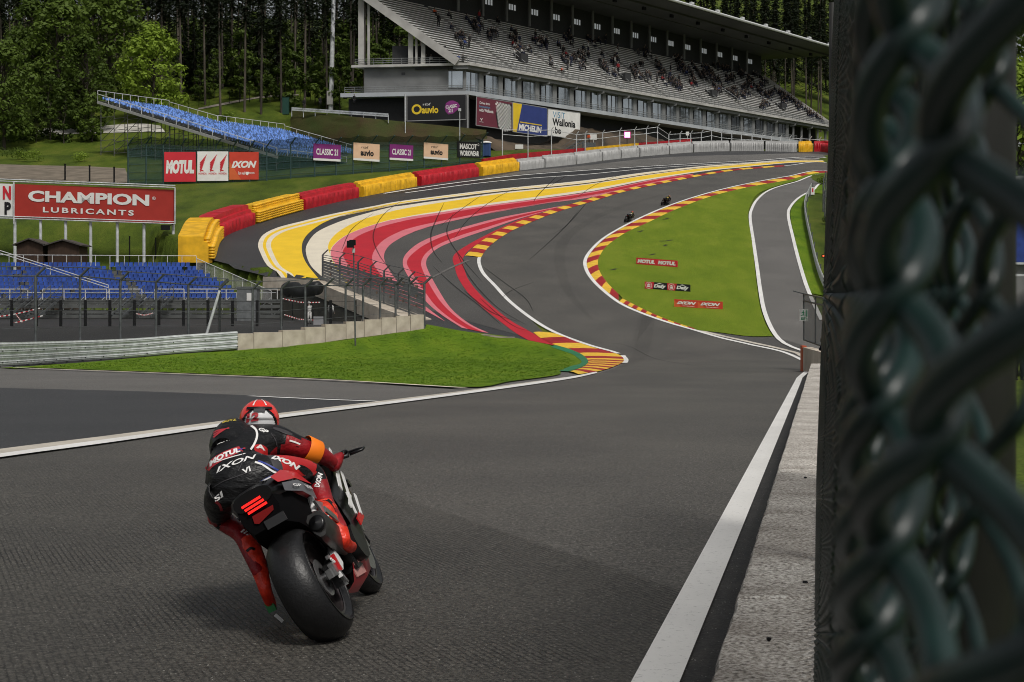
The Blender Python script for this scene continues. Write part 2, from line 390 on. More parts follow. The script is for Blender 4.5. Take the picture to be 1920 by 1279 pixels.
# escape road on the right
ESC_L = [(1700,322),(1555,327),(1490,342),(1445,355.7),(1421,373),(1409,393.5),(1406.7,411),(1412.6,452),(1419.5,500),(1425,541),(1433,583),(1449,620.6),(1469,643),(1504,658)]
ESC_R = [(1700,335),(1555,344),(1524,357),(1500,369.5),(1483,386.6),(1478,404),(1486.6,445),(1500,497),(1517.5,550),(1560,640)]
esc_l = gc(ESC_L, 100); esc_r = gc(ESC_R, 100)
esc = esc_l + [tuple(G(1590,690)[:2])] + esc_r[::-1]
tag(sheet('escape_road', esc, A_LANE, -.03), kind='structure')
apron = gc([(1290,616),(1404,630),(1449,631),(1510,648)], 20) + gc([(1560,700),(1504,682),(1404,650),(1301,622)], 20)
tag(sheet('track_apron', apron, A_FAR, -.02), kind='structure')
# infield grass
KR_OUT = [(1700,316),(1555,325),(1473,339),(1404,351),(1335,368),(1266,393.5),(1215,417.6),(1173.5,436.5),(1139,460.6),(1125,479.5),(1121,493),(1125,510.5),(1139,531),(1160,552)]
kr_out = gc(KR_OUT, 110)
inf = kr_out + gc([(1160,552),(1180,572),(1215,590),(1252.6,603),(1301,618),(1349,624),(1404,631),(1449,631)], 30)[1:] + \
      gc([(1435,608),(1425,576),(1418,528),(1410,452),(1403,411),(1405,390),(1419,366),(1445,353),(1490,340),(1555,326.5),(1700,320)], 60)
tag(sheet('infield_grass', inf, GR_FIELD, .03), kind='structure')
# strip of grass right of the escape road
gstrip = gc([(1700,338),(1555,346),(1526,357),(1503,369.5),(1487,386.6),(1482,404),(1490,445),(1503,497),(1521,550)], 50) + gc([(1556,557),(1540,514),(1526,459),(1515,404),(1516,383),(1530,362),(1700,345)], 40)
tag(sheet('grass_strip', gstrip, GR_NEAR, .01), kind='structure')
# left verge grass
verge = gc([(60,690),(330,700),(600,711),(860,728),(960,716),(1046,704),(1052,695),(1085,690),(1091,680),(1080,668),(1041,651),(1000,641),(940,630),(870,622),(800,609)], 90)
verge += gc([(797,617),(700,632),(600,644),(445,658),(250,672),(0,691)], 40) + [tuple(G(30, 692)[:2])]
tag(sheet('verge_grass', verge, GR_NEAR, .035, step=1.5), kind='structure')
# run-off asphalt under the painted bands
BAR_BASE = [(398,487),(417,447),(480,420),(569,394),(640,377),(673.5,370),(783.6,349),(902,330),(973,319.6)]
bar_base = gc(BAR_BASE, 90)
GREY_BASE = [(973,319.6),(1022,314),(1080,308),(1165,297),(1300,285.5),(1400,283),(1495,285),(1560,288),(1700,294)]
grey_base = gc(GREY_BASE, 60)
run = bar_base + grey_base[1:] + [p for p in tl_hill[1:-22]] + gc([(1000,641),(940,630),(870,622),(800,609),(797,602)], 12) + gc([(795,600),(700,564),(605,528),(520,524),(440,503)], 20)
tag(sheet('runoff_area', run, A_RUN, -.02, step=2.5), kind='structure')

# ---- paint
def m_paint(name, c, dirt=.8, sc_=.5):
    m = mat(name, c, rough=.55, col2=tuple(x * dirt for x in c), scale=sc_, bump=.2, bscale=30, detail=9); t = m.node_tree; b = t.nodes['Principled BSDF']
    src = b.inputs['Base Color'].links[0].from_socket; n2 = _n(t, 'ShaderNodeTexNoise'); n2.inputs['Scale'].default_value = 24; n2.inputs['Detail'].default_value = 12; n2.inputs['Roughness'].default_value = .75
    t.links.new(t.nodes['Texture Coordinate'].outputs['Object'], n2.inputs['Vector']); r2 = _n(t, 'ShaderNodeValToRGB'); r2.color_ramp.elements[0].position = .30; r2.color_ramp.elements[1].position = .44
    r2.color_ramp.elements[0].color = (.22, .22, .22, 1); t.links.new(n2.outputs['Fac'], r2.inputs[0]); mu = _n(t, 'ShaderNodeMix'); mu.data_type = 'RGBA'; mu.blend_type = 'MULTIPLY'; mu.inputs[0].default_value = .8
    t.links.new(src, mu.inputs[6]); t.links.new(r2.outputs[0], mu.inputs[7]); t.links.new(mu.outputs[2], b.inputs['Base Color']); return m
PW = m_paint('white_paint', (.80, .79, .76), .86); PCREAM = m_paint('cream_paint', (.76, .69, .55), .9)
PY_ = m_paint('yellow_paint', (.86, .56, .02), .9); PR = m_paint('red_paint', (.50, .012, .026), .86)
PPINK = m_paint('pink_paint', (.68, .18, .215), .9); PDARK = m_paint('dark_stripe', (.03, .03, .031)); PGREEN = m_paint('green_paint', (.02, .19, .075), .8)
KY = m_paint('kerb_yellow', (.84, .52, .04), .8, 1.5); KR = m_paint('kerb_red', (.38, .014, .016), .7, 1.5); KC = m_paint('kerb_concrete', (.58, .53, .45), .8, 1.0)
B1 = [(530,524),(503,500),(488,474),(484,457),(494,440),(520,427),(560,416.5),(629,400),(698,387),(749,377.5),(866,362.5),(938,354),(1100,338),(1232,320.6),(1370,307.8),(1555,301.5),(1700,296.5)]
B2 = [(538,525),(512,500),(497,474),(493,457),(502,441),(527,429),(566,418.5),(633,402),(701,389),(751,379.3),(867,364.5),(939,356),(1100,340.5),(1232,322.5),(1370,308.8),(1555,302.1),(1700,297)]
B3 = [(545,525),(518,500),(503,474),(499,457),(508,442.5),(531,431),(570,420.5),(636,404),(703,390.7),(753,381),(867,365.3),(939,356.8),(1100,341),(1232,322.8),(1370,309),(1555,302.2),(1700,297.1)]
B4 = [(557,526),(527,500),(512,474),(508,457),(516,444.5),(537,433),(575,422.5),(640,406),(706,392.5),(755,382.7),(868,367),(940,358.5),(1100,343),(1232,324),(1370,309.6),(1555,302.5),(1700,297.4)]
B5 = [(600,526),(574,493),(566,469),(570,448.5),(587.5,430),(615,414),(656,400),(704.5,388.5),(735,384),(760,381),(868,367.3),(940,358.8),(1100,343.3),(1232,324.2),(1370,309.8),(1555,302.6),(1700,297.5)]
B6 = [(612,526),(584,500),(574,476),(575.5,459),(591,438),(618.5,423),(663,407),(732,389),(765,384.5),(801,379),(869,370.5),(940,361),(1100,345),(1232,325.4),(1370,310.3),(1555,303),(1700,297.8)]
B7 = [(650,535),(628,500),(620,479.5),(615,462),(623.6,445),(642.6,429.6),(673.5,414),(732,397),(766,390),(801,384),(869.6,373.6),(940,363.5),(1100,346.5),(1232,326.3),(1370,310.8),(1555,303.2),(1700,298)]
B8 = [(660,540),(635,505),(622,486),(619,473),(625,460),(646,443),(680,428),(725,414),(752,408.5),(780,403),(821,396.5),(904,383),(1100,356),(1232,332.5),(1370,314.5),(1555,304.6),(1700,299)]
B9P = [(661,540),(636,505),(623,486),(620,473),(626,460),(647,443),(681,428),(726,414.6),(753,409.7),(781,404.7),(822,399),(904,386.5),(1100,361),(1232,335.5),(1300,326)]
B9 = [(661,540),(636,505),(623,486),(620,473),(626,460),(647,443),(681,428),(726,414.6),(753,409.7),(781,404.7),(822,399),(904,386.5),(1100,360),(1232,335),(1370,316),(1555,305.2),(1700,299.4)]
B10 = [(690,540),(660,505),(646,486),(642.6,472.6),(651,459),(673.5,441.7),(711,426.5),(740,418.5),(766,412.5),(800,406.5),(835,401),(904,389.4),(1100,363),(1232,337),(1300,327)]
B11 = [(800,584),(745,548),(706,505),(697.6,484),(704.5,466),(721.7,448.6),(752.6,433),(772,427),(794,421.5),(825,415),(852,409.5),(938,393.5),(1100,369),(1232,340.5),(1300,329)]
B12 = [(835,603),(797,574),(752,535),(727,502),(720,480),(728.6,462),(749,447),(766,438.5),(783.6,431.5),(808,424),(835,417.6),(904,402),(973,388),(1100,371.5),(1170,357)]
B13 = [(866,615),(830,592),(800,567),(778,538),(758,505),(756,486),(766,471),(787,455),(818,441.7),(869.6,426),(938,408),(1007,395),(1060,385)]
B14 = [(877,617),(850,601),(818,575),(795,545),(770,508),(763,493),(770,479.5),(794,460.6),(828,444.4),(869.6,430.7),(938,412),(997,398.7),(1045,389)]
B15 = [(905,623),(870,605),(835,576),(812,545),(793,508),(790,490),(801,472.6),(825,457),(863,441.7),(904,429),(955.6,413),(997,402),(1040,391)]
B16 = [(916,624.5),(880,607),(846,579),(823,545),(803,508),(799,491.6),(806,478),(828,462),(869.6,446),(921,428.5),(966,412.8),(997,403.5),(1037,392)]
B17 = [(990,638),(966,624),(938,603),(904,576),(876.5,548),(859,521),(852.4,500),(849,484),(859,471),(890,452),(931.5,431),(973,412.5),(1010,400)]
B18 = [(1041,648),(1010,631),(985,617),(955.6,600),(921,572),(893.7,545),(876.5,521),(869.6,500),(868,485),(880,469),(906,451),(943,431),(983,413),(1013,401)]
NB = 110
bc = {k: gc(v, NB) for k, v in dict(B1=B1,B2=B2,B3=B3,B4=B4,B5=B5,B6=B6,B7=B7,B8=B8,B9=B9,B9P=B9P,B10=B10,B11=B11,B12=B12,B13=B13,B14=B14,B15=B15,B16=B16,B17=B17,B18=B18).items()}
def band(name, a, b, m, up=.012):
    mbx = MB(); ribbon(mbx, bc[a], bc[b], up, 4); return tag(fix_up(mbx.build(name, m, smooth=True)), kind='structure')
band('painted_band_cream', 'B1', 'B2', PCREAM); band('painted_band_yellow', 'B2', 'B3', PY_); band('painted_band_cream', 'B3', 'B4', PCREAM)
band('painted_band_yellow', 'B4', 'B5', PY_); band('painted_band_cream', 'B6', 'B7', PCREAM); band('painted_band_yellow', 'B7', 'B8', PY_)
band('painted_band_cream', 'B8', 'B9', PCREAM); band('painted_band_pink', 'B9P', 'B10', PPINK); band('painted_band_red', 'B10', 'B11', PR)
band('painted_band_pink', 'B11', 'B12', PPINK); band('painted_band_pink', 'B13', 'B14', PPINK); band('painted_band_red', 'B14', 'B15', PR)
band('painted_band_pink', 'B15', 'B16', PPINK); band('painted_band_red', 'B17', 'B18', PR)
# grey asphalt between the red bands is a shade lighter than the dark apron behind
mbx = MB(); ribbon(mbx, bc['B9P'], resample(gc([(1041,646),(1000,604),(955.6,568),(928,539),(907,517),(897,497),(897,483),(909,466),(931.5,449),(962.5,430),(1007,411.5),(1048.5,396),(1100,381),(1300,332)], 120), NB), -.004, 12)
tag(fix_up(mbx.build('runoff_inner', A_FAR, smooth=True)), kind='structure')

def line(name, pts_plan, wd, m=None, up=.02, side=0):
    """painted line of width wd metres along plan points"""
    a = offs(pts_plan, wd * (.5 + side * .5)); b = offs(pts_plan, -wd * (.5 - side * .5))
    q = MB(); ribbon(q, a, b, up, 2); return tag(fix_up(q.build(name, m or PW, smooth=True)), kind='structure')
line('white_edge_line', tl_hill[:-1], .34, up=.03); line('white_edge_line', tl_near[:14], .34, up=.03)
line('white_edge_line', [p for p in tr_hill if p[1] > 72], .34, up=.03)
joint = [p for p in tr_hill if p[1] <= 74 and p[1] > 66]
line('white_edge_line', crv([p for p in tr_hill if p[1] < 84][::1] + [rw(y, -.815) for y in np.linspace(58, -6, 40)], 160), .235, up=.024)
line('white_edge_line', esc_l, .34, up=.03); line('white_edge_line', esc_r[:-6], .34, up=.03)
# low white twin lines along the outside of the run-off
U1 = gc([(720,363),(780,353.5),(869.6,341),(973,329),(1100,319.5),(1232,311),(1404,302),(1555,296.5),(1700,293)], 90)
U2 = gc([(760,362),(869.6,347),(973,336),(1100,327),(1232,314.8),(1404,305),(1555,299),(1700,295)], 90)
line('white_edge_line', U1, .45, up=.02); line('white_edge_line', U2, .38, up=.02)
q = MB(); ribbon(q, offs(U1, -.3), offs(U2, .3), .004, 2); tag(fix_up(q.build('drain_strip', PDARK, smooth=True)), kind='structure')
outer = gc([(973,322),(1100,310),(1232,296),(1404,290),(1555,291.5),(1700,295)], 60)
q = MB(); ribbon(q, outer, resample(offs(U1, .4), 90)[0:60] if False else resample(gc([(880,339),(973,327.5),(1100,318),(1232,309.7),(1404,301),(1555,295.7),(1700,292.5)], 60), 60), .002, 4)
tag(fix_up(q.build('outer_apron', A_LANE, smooth=True)), kind='structure')
# left near edge: cream kerb strip and serrated white line, pit exit lines, dark patch
lk = gc([(1060,708),(860,735),(525,776),(400,793),(200,819),(0,844),(-300,886)], 60)
lk2 = gc([(1060,712),(860,740.5),(525,784),(400,802),(200,831),(0,858),(-300,903)], 60)
q = MB(); ribbon(q, lk, lk2, .02, 3); tag(fix_up(q.build('edge_kerb', KC, smooth=True)), kind='structure')
lw = gc([(1120,700.5),(1060,713),(860,742),(525,786),(400,804.5),(200,833.5),(0,861),(-300,907)], 200)
lw0 = gc([(1118,698),(1060,709),(860,737.8),(525,780.5),(400,798.5),(200,826.5),(0,854),(-300,898)], 200)
q = MB(); ribbon(q, lw0, lw, .03, 3); tag(fix_up(q.build('white_edge_line', PW, smooth=True)), kind='structure')
dk = gc([(-200,720),(0,727),(250,733),(470,741),(700,750),(735,753)], 40) + gc([(640,764),(525,776),(400,793),(200,819),(0,844),(-300,886)], 40)
tag(sheet('dark_asphalt_patch', dk, A_DARK, -.004, step=3), kind='structure')
line('white_edge_line', gc([(28,691),(330,702.5),(600,713.5),(870,729.5)], 60), .30, PCREAM, up=.05)
line('white_edge_line', gc([(468,743),(600,749),(735,754)], 20), .26, up=.012)
# beige edging outside the white line at the bottom right
line('concrete_edging', gc([(1301,617),(1352,629.5),(1404,641),(1473,656.5),(1504,668),(1530,682)], 40), .4, KC, up=.012)
# dark joint between the white line and the wall
q = MB(); ribbon(q, [rw(y, -.70) for y in np.linspace(-6, 68, 60)], [rw(y, -.38) for y in np.linspace(-6, 68, 60)], .006, 2)
tag(fix_up(q.build('gutter_strip', m_asphalt('gutter', (.034, .031, .028), (.015, .014, .013), scale=3), smooth=True)), kind='structure')

# ---- kerbs: raised strips with red and yellow blocks
def kerb(name, A, B, blocks, hgt=.05, prof=(.2, 1, .8)):
    n = blocks * 4 + 1; A = resample(A, n); B = resample(B, n); rows = []
    ts = [0] + list(np.linspace(.12, .88, len(prof))) + [1]; hs_ = [0] + list(prof) + [0]
    for a, b in zip(A, B):
        rows.append([(a[0] + (b[0]-a[0])*t, a[1] + (b[1]-a[1])*t, hz(a[0] + (b[0]-a[0])*t, a[1] + (b[1]-a[1])*t) + .03 + hgt * hh) for t, hh in zip(ts, hs_)])
    q = MB(); q.grid(rows, 0, lambda i, j: (i // 4) % 2); return tag(fix_up(q.build(name, [KY, KR])), kind='structure')
kr_in = gc([(1700,311),(1555,321.5),(1473,333),(1404,345),(1352,357),(1301,371.5),(1252.6,388),(1204.5,408.5),(1163,430),(1134,448.5),(1113,468.5),(1101.5,486),(1101.5,502),(1111,520.5),(1131,541.5),(1160,564)], 110)
kerb('kerb', kr_in, kr_out, 46)
kerb('kerb', gc([(1161,566),(1205,586),(1253,603.5),(1301,618)], 40), gc([(1168,560.5),(1212,583),(1257,602),(1303,617)], 40), 14, .03)
# inside-left kerb with the long yellow teeth
KL_IN = [(902,483),(913,467),(933,450),(964,431),(1008,412),(1050,396),(1101,381),(1130,372),(1174,359),(1266,339.5),(1370,321),(1473,312)]
KL_OUT = [(872,480),(890,462),(914,445),(946,427),(993,408),(1037,392.5),(1088,378),(1117,369),(1164,356.5),(1258,337),(1362,319),(1465,310.3)]
kerb('kerb', gc(KL_IN, 90), gc(KL_OUT, 90), 44)
# apex kerb at the bottom left with green backing
KA_IN = [(1020,623),(1042,626),(1100,648),(1150,662),(1166,669),(1170,676),(1163,683),(1129,695.5),(1085,703)]
KA_OUT = [(1000,624),(1016,636),(1042,648),(1072,657),(1094,668),(1103,678),(1096,687),(1080,694),(1066,698)]
kerb('kerb', gc(KA_IN, 60), gc(KA_OUT, 60), 19, .04)
q = MB(); ribbon(q, gc(KA_OUT[2:], 40), resample(gc([(1032,651),(1058,660),(1078,668),(1090,678),(1086,684),(1070,688),(1048,697)], 40), 40), .045, 4)
tag(fix_up(q.build('green_runoff', PGREEN, smooth=True)), kind='structure')

# ---- tyre marks
TM = mat('tyre_rubber_mark', (.014, .014, .014), rough=.6); TM.node_tree.nodes['Principled BSDF'].inputs['Alpha'].default_value = .55
def mark(pts, wd, up=.034):
    p = gc(pts, 40); n = len(p); a = []; b = []
    for i, (u, v) in enumerate(zip(offs(p, .5), offs(p, -.5))):
        k = wd * math.sin(math.pi * min(1, max(.02, i / (n - 1)))) ** .5
        c = p[i]; a.append((c[0] + (u[0]-c[0]) * k, c[1] + (u[1]-c[1]) * k)); b.append((c[0] + (v[0]-c[0]) * k, c[1] + (v[1]-c[1]) * k))
    q = MB(); ribbon(q, a, b, up, 1); return tag(fix_up(q.build('tyre_mark', TM)), kind='structure')
SM = mat('rubber_smear', (.012, .012, .012), rough=.6); SM.node_tree.nodes['Principled BSDF'].inputs['Alpha'].default_value = .06
def smear(pts, wd):
    o = mark(pts, wd, .022); o.data.materials[0] = SM; o.name = 'rubber_smear'
for pts, wd in (([(1190,640),(1225,560),(1222,490),(1228,440)], 1.6), ([(1110,600),(1062,540),(1050,470),(1080,430),(1160,390),(1290,352)], 1.2), ([(1160,690),(1215,600),(1222,510)], 1.1)): smear(pts, wd)
for pts, wd in (([(833,380),(818,412),(808,440),(812,470),(830,495)], .16), ([(850,400),(838,430),(845,455),(870,490),(905,530)], .14), ([(905,365),(862,395),(825,425)], .14),
                ([(1045,330),(1010,365),(1000,380)], .16), ([(1062,330),(1030,350)], .14), ([(1110,368),(1075,410),(1040,445),(990,490)], .14), ([(812,500),(850,535),(900,575),(940,610)], .14),
                ([(855,470),(880,520),(930,575),(990,612)], .13), ([(905,500),(945,530),(985,560),(1000,585)], .12), ([(870,545),(920,585),(975,605)], .16), ([(1085,395),(1060,425),(1035,440)], .1), ([(760,372),(720,402),(700,440),(712,480),(745,520)], .13), ([(985,345),(930,372),(880,410),(850,450)], .13), ([(700,400),(660,430),(640,470)], .12), ([(1180,322),(1120,345),(1080,372)], .14),
                ([(1105,640),(1200,660),(1330,690)], .06), ([(900,560),(960,610),(1010,625)], .1), ([(1000,530),(960,545),(940,560)], .1)):
    mark(pts, wd)
# pale concrete joint across the run-off and drain grate
line('concrete_joint', gc([(808,522),(845,503),(880,488)], 16), .3, mat('joint_grey', (.16, .15, .14), var=.4, scale=2), up=.036)
line('concrete_joint', gc([(905,628),(935,633),(965,634)], 10), .5, mat('joint_beige', (.28, .24, .18), var=.5, scale=1.5), up=.045)
for (x0, x1, y) in ((1243,1253,411),(1195,1205,434.5),(1144,1156,506),(1216,1228,478),(1236,1262,452),(1243,1250,461)):
    line('earth_scar', [tuple(G(x0, y + 1)[:2]), tuple(G((x0+x1)/2, y + .5)[:2]), tuple(G(x1, y - 1.5)[:2])], .28, mat('dark_earth', (.02, .024, .01), var=.5, scale=4), up=.045)

pd_ = [(-75, 68.5), (-45, 70), (-28.5, 80), (-20.2, 103.2), (-8.6, 109.8), (-10.5, 114), (-19, 129), (-31, 139), (-36.5, 146), (-42, 150), (-75, 150)]
tag(sheet('paddock_asphalt', pd_, m_asphalt('paddock', (.024, .023, .022), (.014, .014, .013), scale=.2), .02, step=2), kind='structure')

# grass tufts that roughen the verge and its edges
def tufts(name, poly_px, n, hgt, m, up, seed):
    rg = random.Random(seed); pp = np.array([G(*p)[:2] for p in poly_px]); lo, hi = pp.min(0), pp.max(0); q = MB(); k = 0
    def inside(x, y):
        c = False; j = len(pp) - 1
        for i in range(len(pp)):
            if (pp[i][1] > y) != (pp[j][1] > y) and x < (pp[j][0] - pp[i][0]) * (y - pp[i][1]) / (pp[j][1] - pp[i][1]) + pp[i][0]: c = not c
            j = i
        return c
    while k < n:
        x, y = rg.uniform(lo[0], hi[0]), rg.uniform(lo[1], hi[1])
        if not inside(x, y): continue
        k += 1; z = hz(x, y) + up
        for b_ in range(4):
            a = rg.uniform(0, 6.28); w_ = rg.uniform(.015, .035); hh = hgt * rg.uniform(.5, 1.3); dx, dy = math.cos(a), math.sin(a); lx, ly = rg.gauss(0, .04), rg.gauss(0, .04)
            q.add([(x - dx * w_ + lx, y - dy * w_ + ly, z), (x + dx * w_ + lx, y + dy * w_ + ly, z), (x + lx * 2.5, y + ly * 2.5, z + hh)], [(0, 1, 2)])
    return tag(q.build(name, m), kind='stuff')
TUF = mat('grass_blade', (.115, .20, .008), rough=.6, col2=(.07, .14, .005), scale=.8, spec=.2)
tufts('grass_tufts', [(70,689),(330,699),(600,710),(860,727),(960,715),(1040,704),(1080,680),(1060,660),(1000,643),(870,624),(800,611),(797,618),(610,644),(445,659),(250,673)], 9000, .055, TUF, .03, 3)
# ================================================================ helpers for boards and writing
def text_geo(s, bold=0.0, shear=0.0, space=1.0):
    c = bpy.data.curves.new('t', 'FONT'); c.body = s; c.size = 1; c.offset = bold; c.shear = shear; c.space_character = space
    c.resolution_u = 3; c.space_line = .95
    o = bpy.data.objects.new('t', c); me = bpy.data.meshes.new_from_object(o)
    v = np.array([x.co[:] for x in me.vertices]); f = [tuple(p.vertices) for p in me.polygons]
    bpy.data.objects.remove(o); bpy.data.curves.remove(c); bpy.data.meshes.remove(me)
    lo = v.min(0); hi = v.max(0); v = (v - lo) / np.maximum(hi - lo, 1e-6)
    return v, f
class Face:
    """a flat drawing surface: origin O bottom left, unit vectors U right and V up, size w x h"""
    def __init__(s, tl, tr, bl, n=None):
        s.O = Vector(bl); s.U = Vector(tr) - Vector(tl); s.w = s.U.length; s.U.normalize(); s.V = Vector(tl) - Vector(bl); s.h = s.V.length; s.V.normalize()
        s.N = s.U.cross(s.V).normalized()
    def at(s, x, y, d=0.0): return s.O + s.U * (x * s.w) + s.V * (y * s.h) + s.N * d
    def panel(s, mbx, d=.06, mi=0):
        q = [s.at(0,0), s.at(1,0), s.at(1,1), s.at(0,1)]; mbx.prism(q, q[0], q[0] - s.N * d, mi)
    def text(s, mbx, txt, x0, y0, x1, y1, bold=.02, shear=0.0, d=.02, mi=0, space=1.0, rot=0.0):
        v, f = text_geo(txt, bold, shear, space); cx, cy = (x0+x1)/2, (y0+y1)/2; ca, sa = math.cos(rot), math.sin(rot); P_ = []
        for p in v:
            x, y = (x0 + (x1-x0)*p[0] - cx) * s.w, (y0 + (y1-y0)*p[1] - cy) * s.h
            P_.append(s.at(cx + (x*ca - y*sa)/s.w, cy + (x*sa + y*ca)/s.h, d))
        mbx.add(P_, f, mi)
    def poly(s, mbx, pts, d=.012, mi=0): mbx.add([s.at(x, y, d) for x, y in pts], [tuple(range(len(pts)))], mi)
    def rect(s, mbx, x0, y0, x1, y1, d=.012, mi=0): s.poly(mbx, [(x0,y0),(x1,y0),(x1,y1),(x0,y1)], d, mi)
    def disc(s, mbx, cx, cy, r, d=.012, mi=0, n=28, inner=0.0):
        asp = s.w / s.h
        o = [(cx + r*math.cos(a), cy + r*asp*math.sin(a)) for a in np.linspace(0, 2*math.pi, n, endpoint=False)]
        if not inner: return s.poly(mbx, o, d, mi)
        i_ = [(cx + inner*math.cos(a), cy + inner*asp*math.sin(a)) for a in np.linspace(0, 2*math.pi, n, endpoint=False)]
        vs = [s.at(*p, d) for p in o + i_]; mbx.add(vs, [(k, (k+1)%n, n+(k+1)%n, n+k) for k in range(n)], mi)
def vinyl(name, c): return mat('vinyl_' + name, c, rough=.5, var=.12, scale=.8, spec=.3)
V_RED = vinyl('red', (.62, .030, .045)); V_WHITE = vinyl('white', (.80, .79, .76)); V_BLACK = vinyl('black', (.014, .014, .016)); V_PURPLE = vinyl('purple', (.23, .03, .19))
V_PEACH = vinyl('peach', (.80, .53, .35)); V_ORANGE = vinyl('orange', (.66, .13, .04)); V_ORED = vinyl('orange_red', (.58, .055, .03)); V_YELLOW = vinyl('yellow', (.78, .54, .03))
V_BLUE = vinyl('blue', (.035, .055, .21)); V_CYAN = vinyl('cyan', (.10, .27, .42)); V_CHAMP = vinyl('brick_red', (.42, .040, .030)); V_MAROON = vinyl('maroon', (.16, .035, .055)); V_GREEN = vinyl('green', (.02, .22, .10))
V_GREY = vinyl('grey', (.30, .30, .31))
STEEL = mat('galvanised_steel', (.66, .68, .69), rough=.45, metal=.1, var=.3, scale=2.0)
STEEL_D = mat('dull_steel', (.14, .15, .155), rough=.5, metal=.4, var=.4, scale=3.0)
PIPE_W = mat('pale_handrail', (.75, .75, .74), rough=.4, metal=.2, var=.15)
POST_D = mat('dark_green_post', (.012, .03, .028), rough=.5); BLACKP = mat('black_post', (.006, .006, .007), rough=.6, spec=.2)
CONC = mat('beige_concrete', (.60, .53, .44), rough=.8, col2=(.42, .36, .29), scale=1.1, bump=.25, detail=10)
CONC_G = mat('grey_concrete', (.33, .32, .30), rough=.8, col2=(.22, .21, .20), scale=.5, bump=.25, detail=10)
def veil(name, c, a):
    """fine woven mesh seen from afar: partly open"""
    m = mat(name, c, rough=.6)
    m.node_tree.nodes['Principled BSDF'].inputs['Alpha'].default_value = a
    return m
MESH_G = veil('green_fence_mesh', (.012, .045, .042), .62); MESH_S = veil('steel_fence_mesh', (.10, .115, .115), .16); MESH_W = veil('thin_wire_mesh', (.08, .085, .085), .07)

def run_profile(mbx, path, prof, mi=0, closed=True):
    """sweep a profile of (side, up) along 3D path points"""
    pl = [(p[0], p[1]) for p in path]; rows = []
    p = np.array(pl, float); t = np.gradient(p, axis=0); t /= np.maximum(np.linalg.norm(t, axis=1)[:, None], 1e-9)
    pr = list(prof) + ([prof[0]] if closed else [])
    for (x, y, z), (tx, ty) in zip(path, t): rows.append([(x - ty * s_, y + tx * s_, z + u) for s_, u in pr])
    mbx.grid(rows, mi)
    if closed:
        k = len(mbx.v) - len(pr); mbx.f.append(tuple(range(k, k + len(pr) - 1))); mbx.m.append(mi)
        k0 = k - (len(rows) - 1) * len(pr); mbx.f.append(tuple(reversed(range(k0, k0 + len(pr) - 1)))); mbx.m.append(mi)

# ================================================================ guard rail, block wall and tall fence on the left
gp = gc([(-420,722),(-200,703),(0,690),(150,679),(300,668),(445,657)], 40)
root = thing('guard_rail', 'long stack of four galvanised crash rails along the left edge of the verge', 'guard rail', (gp[20][0], gp[20][1], hz(*gp[20])))
for k in range(4):
    q = MB(); z0 = .12 + k * .31
    run_profile(q, [(x, y, hz(x, y) + z0) for x, y in gp], [(-.02,0),(-.02,.06),(-.09,.09),(-.09,.13),(-.03,.155),(-.09,.18),(-.09,.22),(-.02,.25),(-.02,.31),(.0,.31),(.0,0)])
    q.build('rail', STEEL, root)
gpo = offs(resample(gp, 24), .10)
for (x, y), (xo, yo) in zip(resample(gp, 24), gpo):
    q = MB(); q.box((xo, yo, hz(x, y) + .65), (.12, .12, 1.35)); q.build('post', STEEL_D, root)
    for k in range(2): q = MB(); q.box((x - (xo - x) * .95, y - (yo - y) * .95, hz(x, y) + .275 + k * .62), (.07, .06, .05)); q.build('bolt', BLACKP, root)
gq = [G(x, y) for x, y in [(445,657),(476,655),(530,652),(572,646),(610,640),(649,634),(684,630),(716,626),(743,622),(770,619.5),(795,617)]]
for a, b in zip(gq[:-1], gq[1:]):
    z0 = min(a.z, b.z) - .25; d = (b - a); d.z = 0; L = d.length; d.normalize(); nn = Vector((-d.y, d.x, 0)); zt = (a.z + b.z) / 2 + 1.15
    q = MB(); c = (a + b) / 2 + nn * .3
    q.box((c.x, c.y, (z0 + zt) / 2), (L - .035, .6, zt - z0), ax=[d, nn, Vector((0,0,1))])
    o = q.build('wall_block', CONC, off=(a.x, a.y, a.z)); tag(o, 'beige precast concrete block in the low wall under the wire fence', 'wall block', 'blocks of the low beige wall')
# fence above rail and wall
froot = thing('debris_fence', 'tall grey wire fence with bent post tops above the rail and beige wall', 'fence', tuple(gq[0]))
fpx = [(-110,690,515),(-25,683,516),(63,683,517),(147,677,517),(223,671,524),(290,666,528),(351,661,533),(410,657,537)]
fpx2 = [(410,657,540),(472,652,541),(526,648,540),(571,644,536),(609,640,535),(647,634,535),(680,630,534),(712,626,533),(741,622,533),(767,619,532),(795,617,531)]
tops = []
for lst, arm in ((fpx, 1), (fpx2, 2)):
    for px, pyb, pyt in lst:
        g = G(px, pyb); g.y += .35; zt = ZC + (HY - pyt) / F * g.y
        q = MB(); q.tube([(g.x, g.y, g.z), (g.x, g.y, zt)], .085, 8); tip_ = Vector((g.x + .62, g.y - .1, zt + .52))
        q.tube([(g.x, g.y, zt - .05), tuple(tip_)], .08, 8); q.build('post', STEEL_D, froot); tops.append((g, zt, tip_))
q = MB(); pan = MB()
for (g, zt, t0), (g2, zt2, t2) in zip(tops[:-1], tops[1:]):
    if (g2 - g).length < .5: continue
    for fr in (.2, .4, .6, .8, .995):
        q.tube([(g.x, g.y, g.z + (zt - g.z) * fr), (g2.x, g2.y, g2.z + (zt2 - g2.z) * fr)], .014 if fr < .9 else .045, 5)
    q.tube([t0, t2], .03, 5)
    pan.add([(g.x, g.y, g.z + .9), (g2.x, g2.y, g2.z + .9), (g2.x, g2.y, zt2), (g.x, g.y, zt)], [(0,1,2,3)])
    pan.add([(g.x, g.y, zt), (g2.x, g2.y, zt2), tuple(t2), tuple(t0)], [(0,1,2,3)])
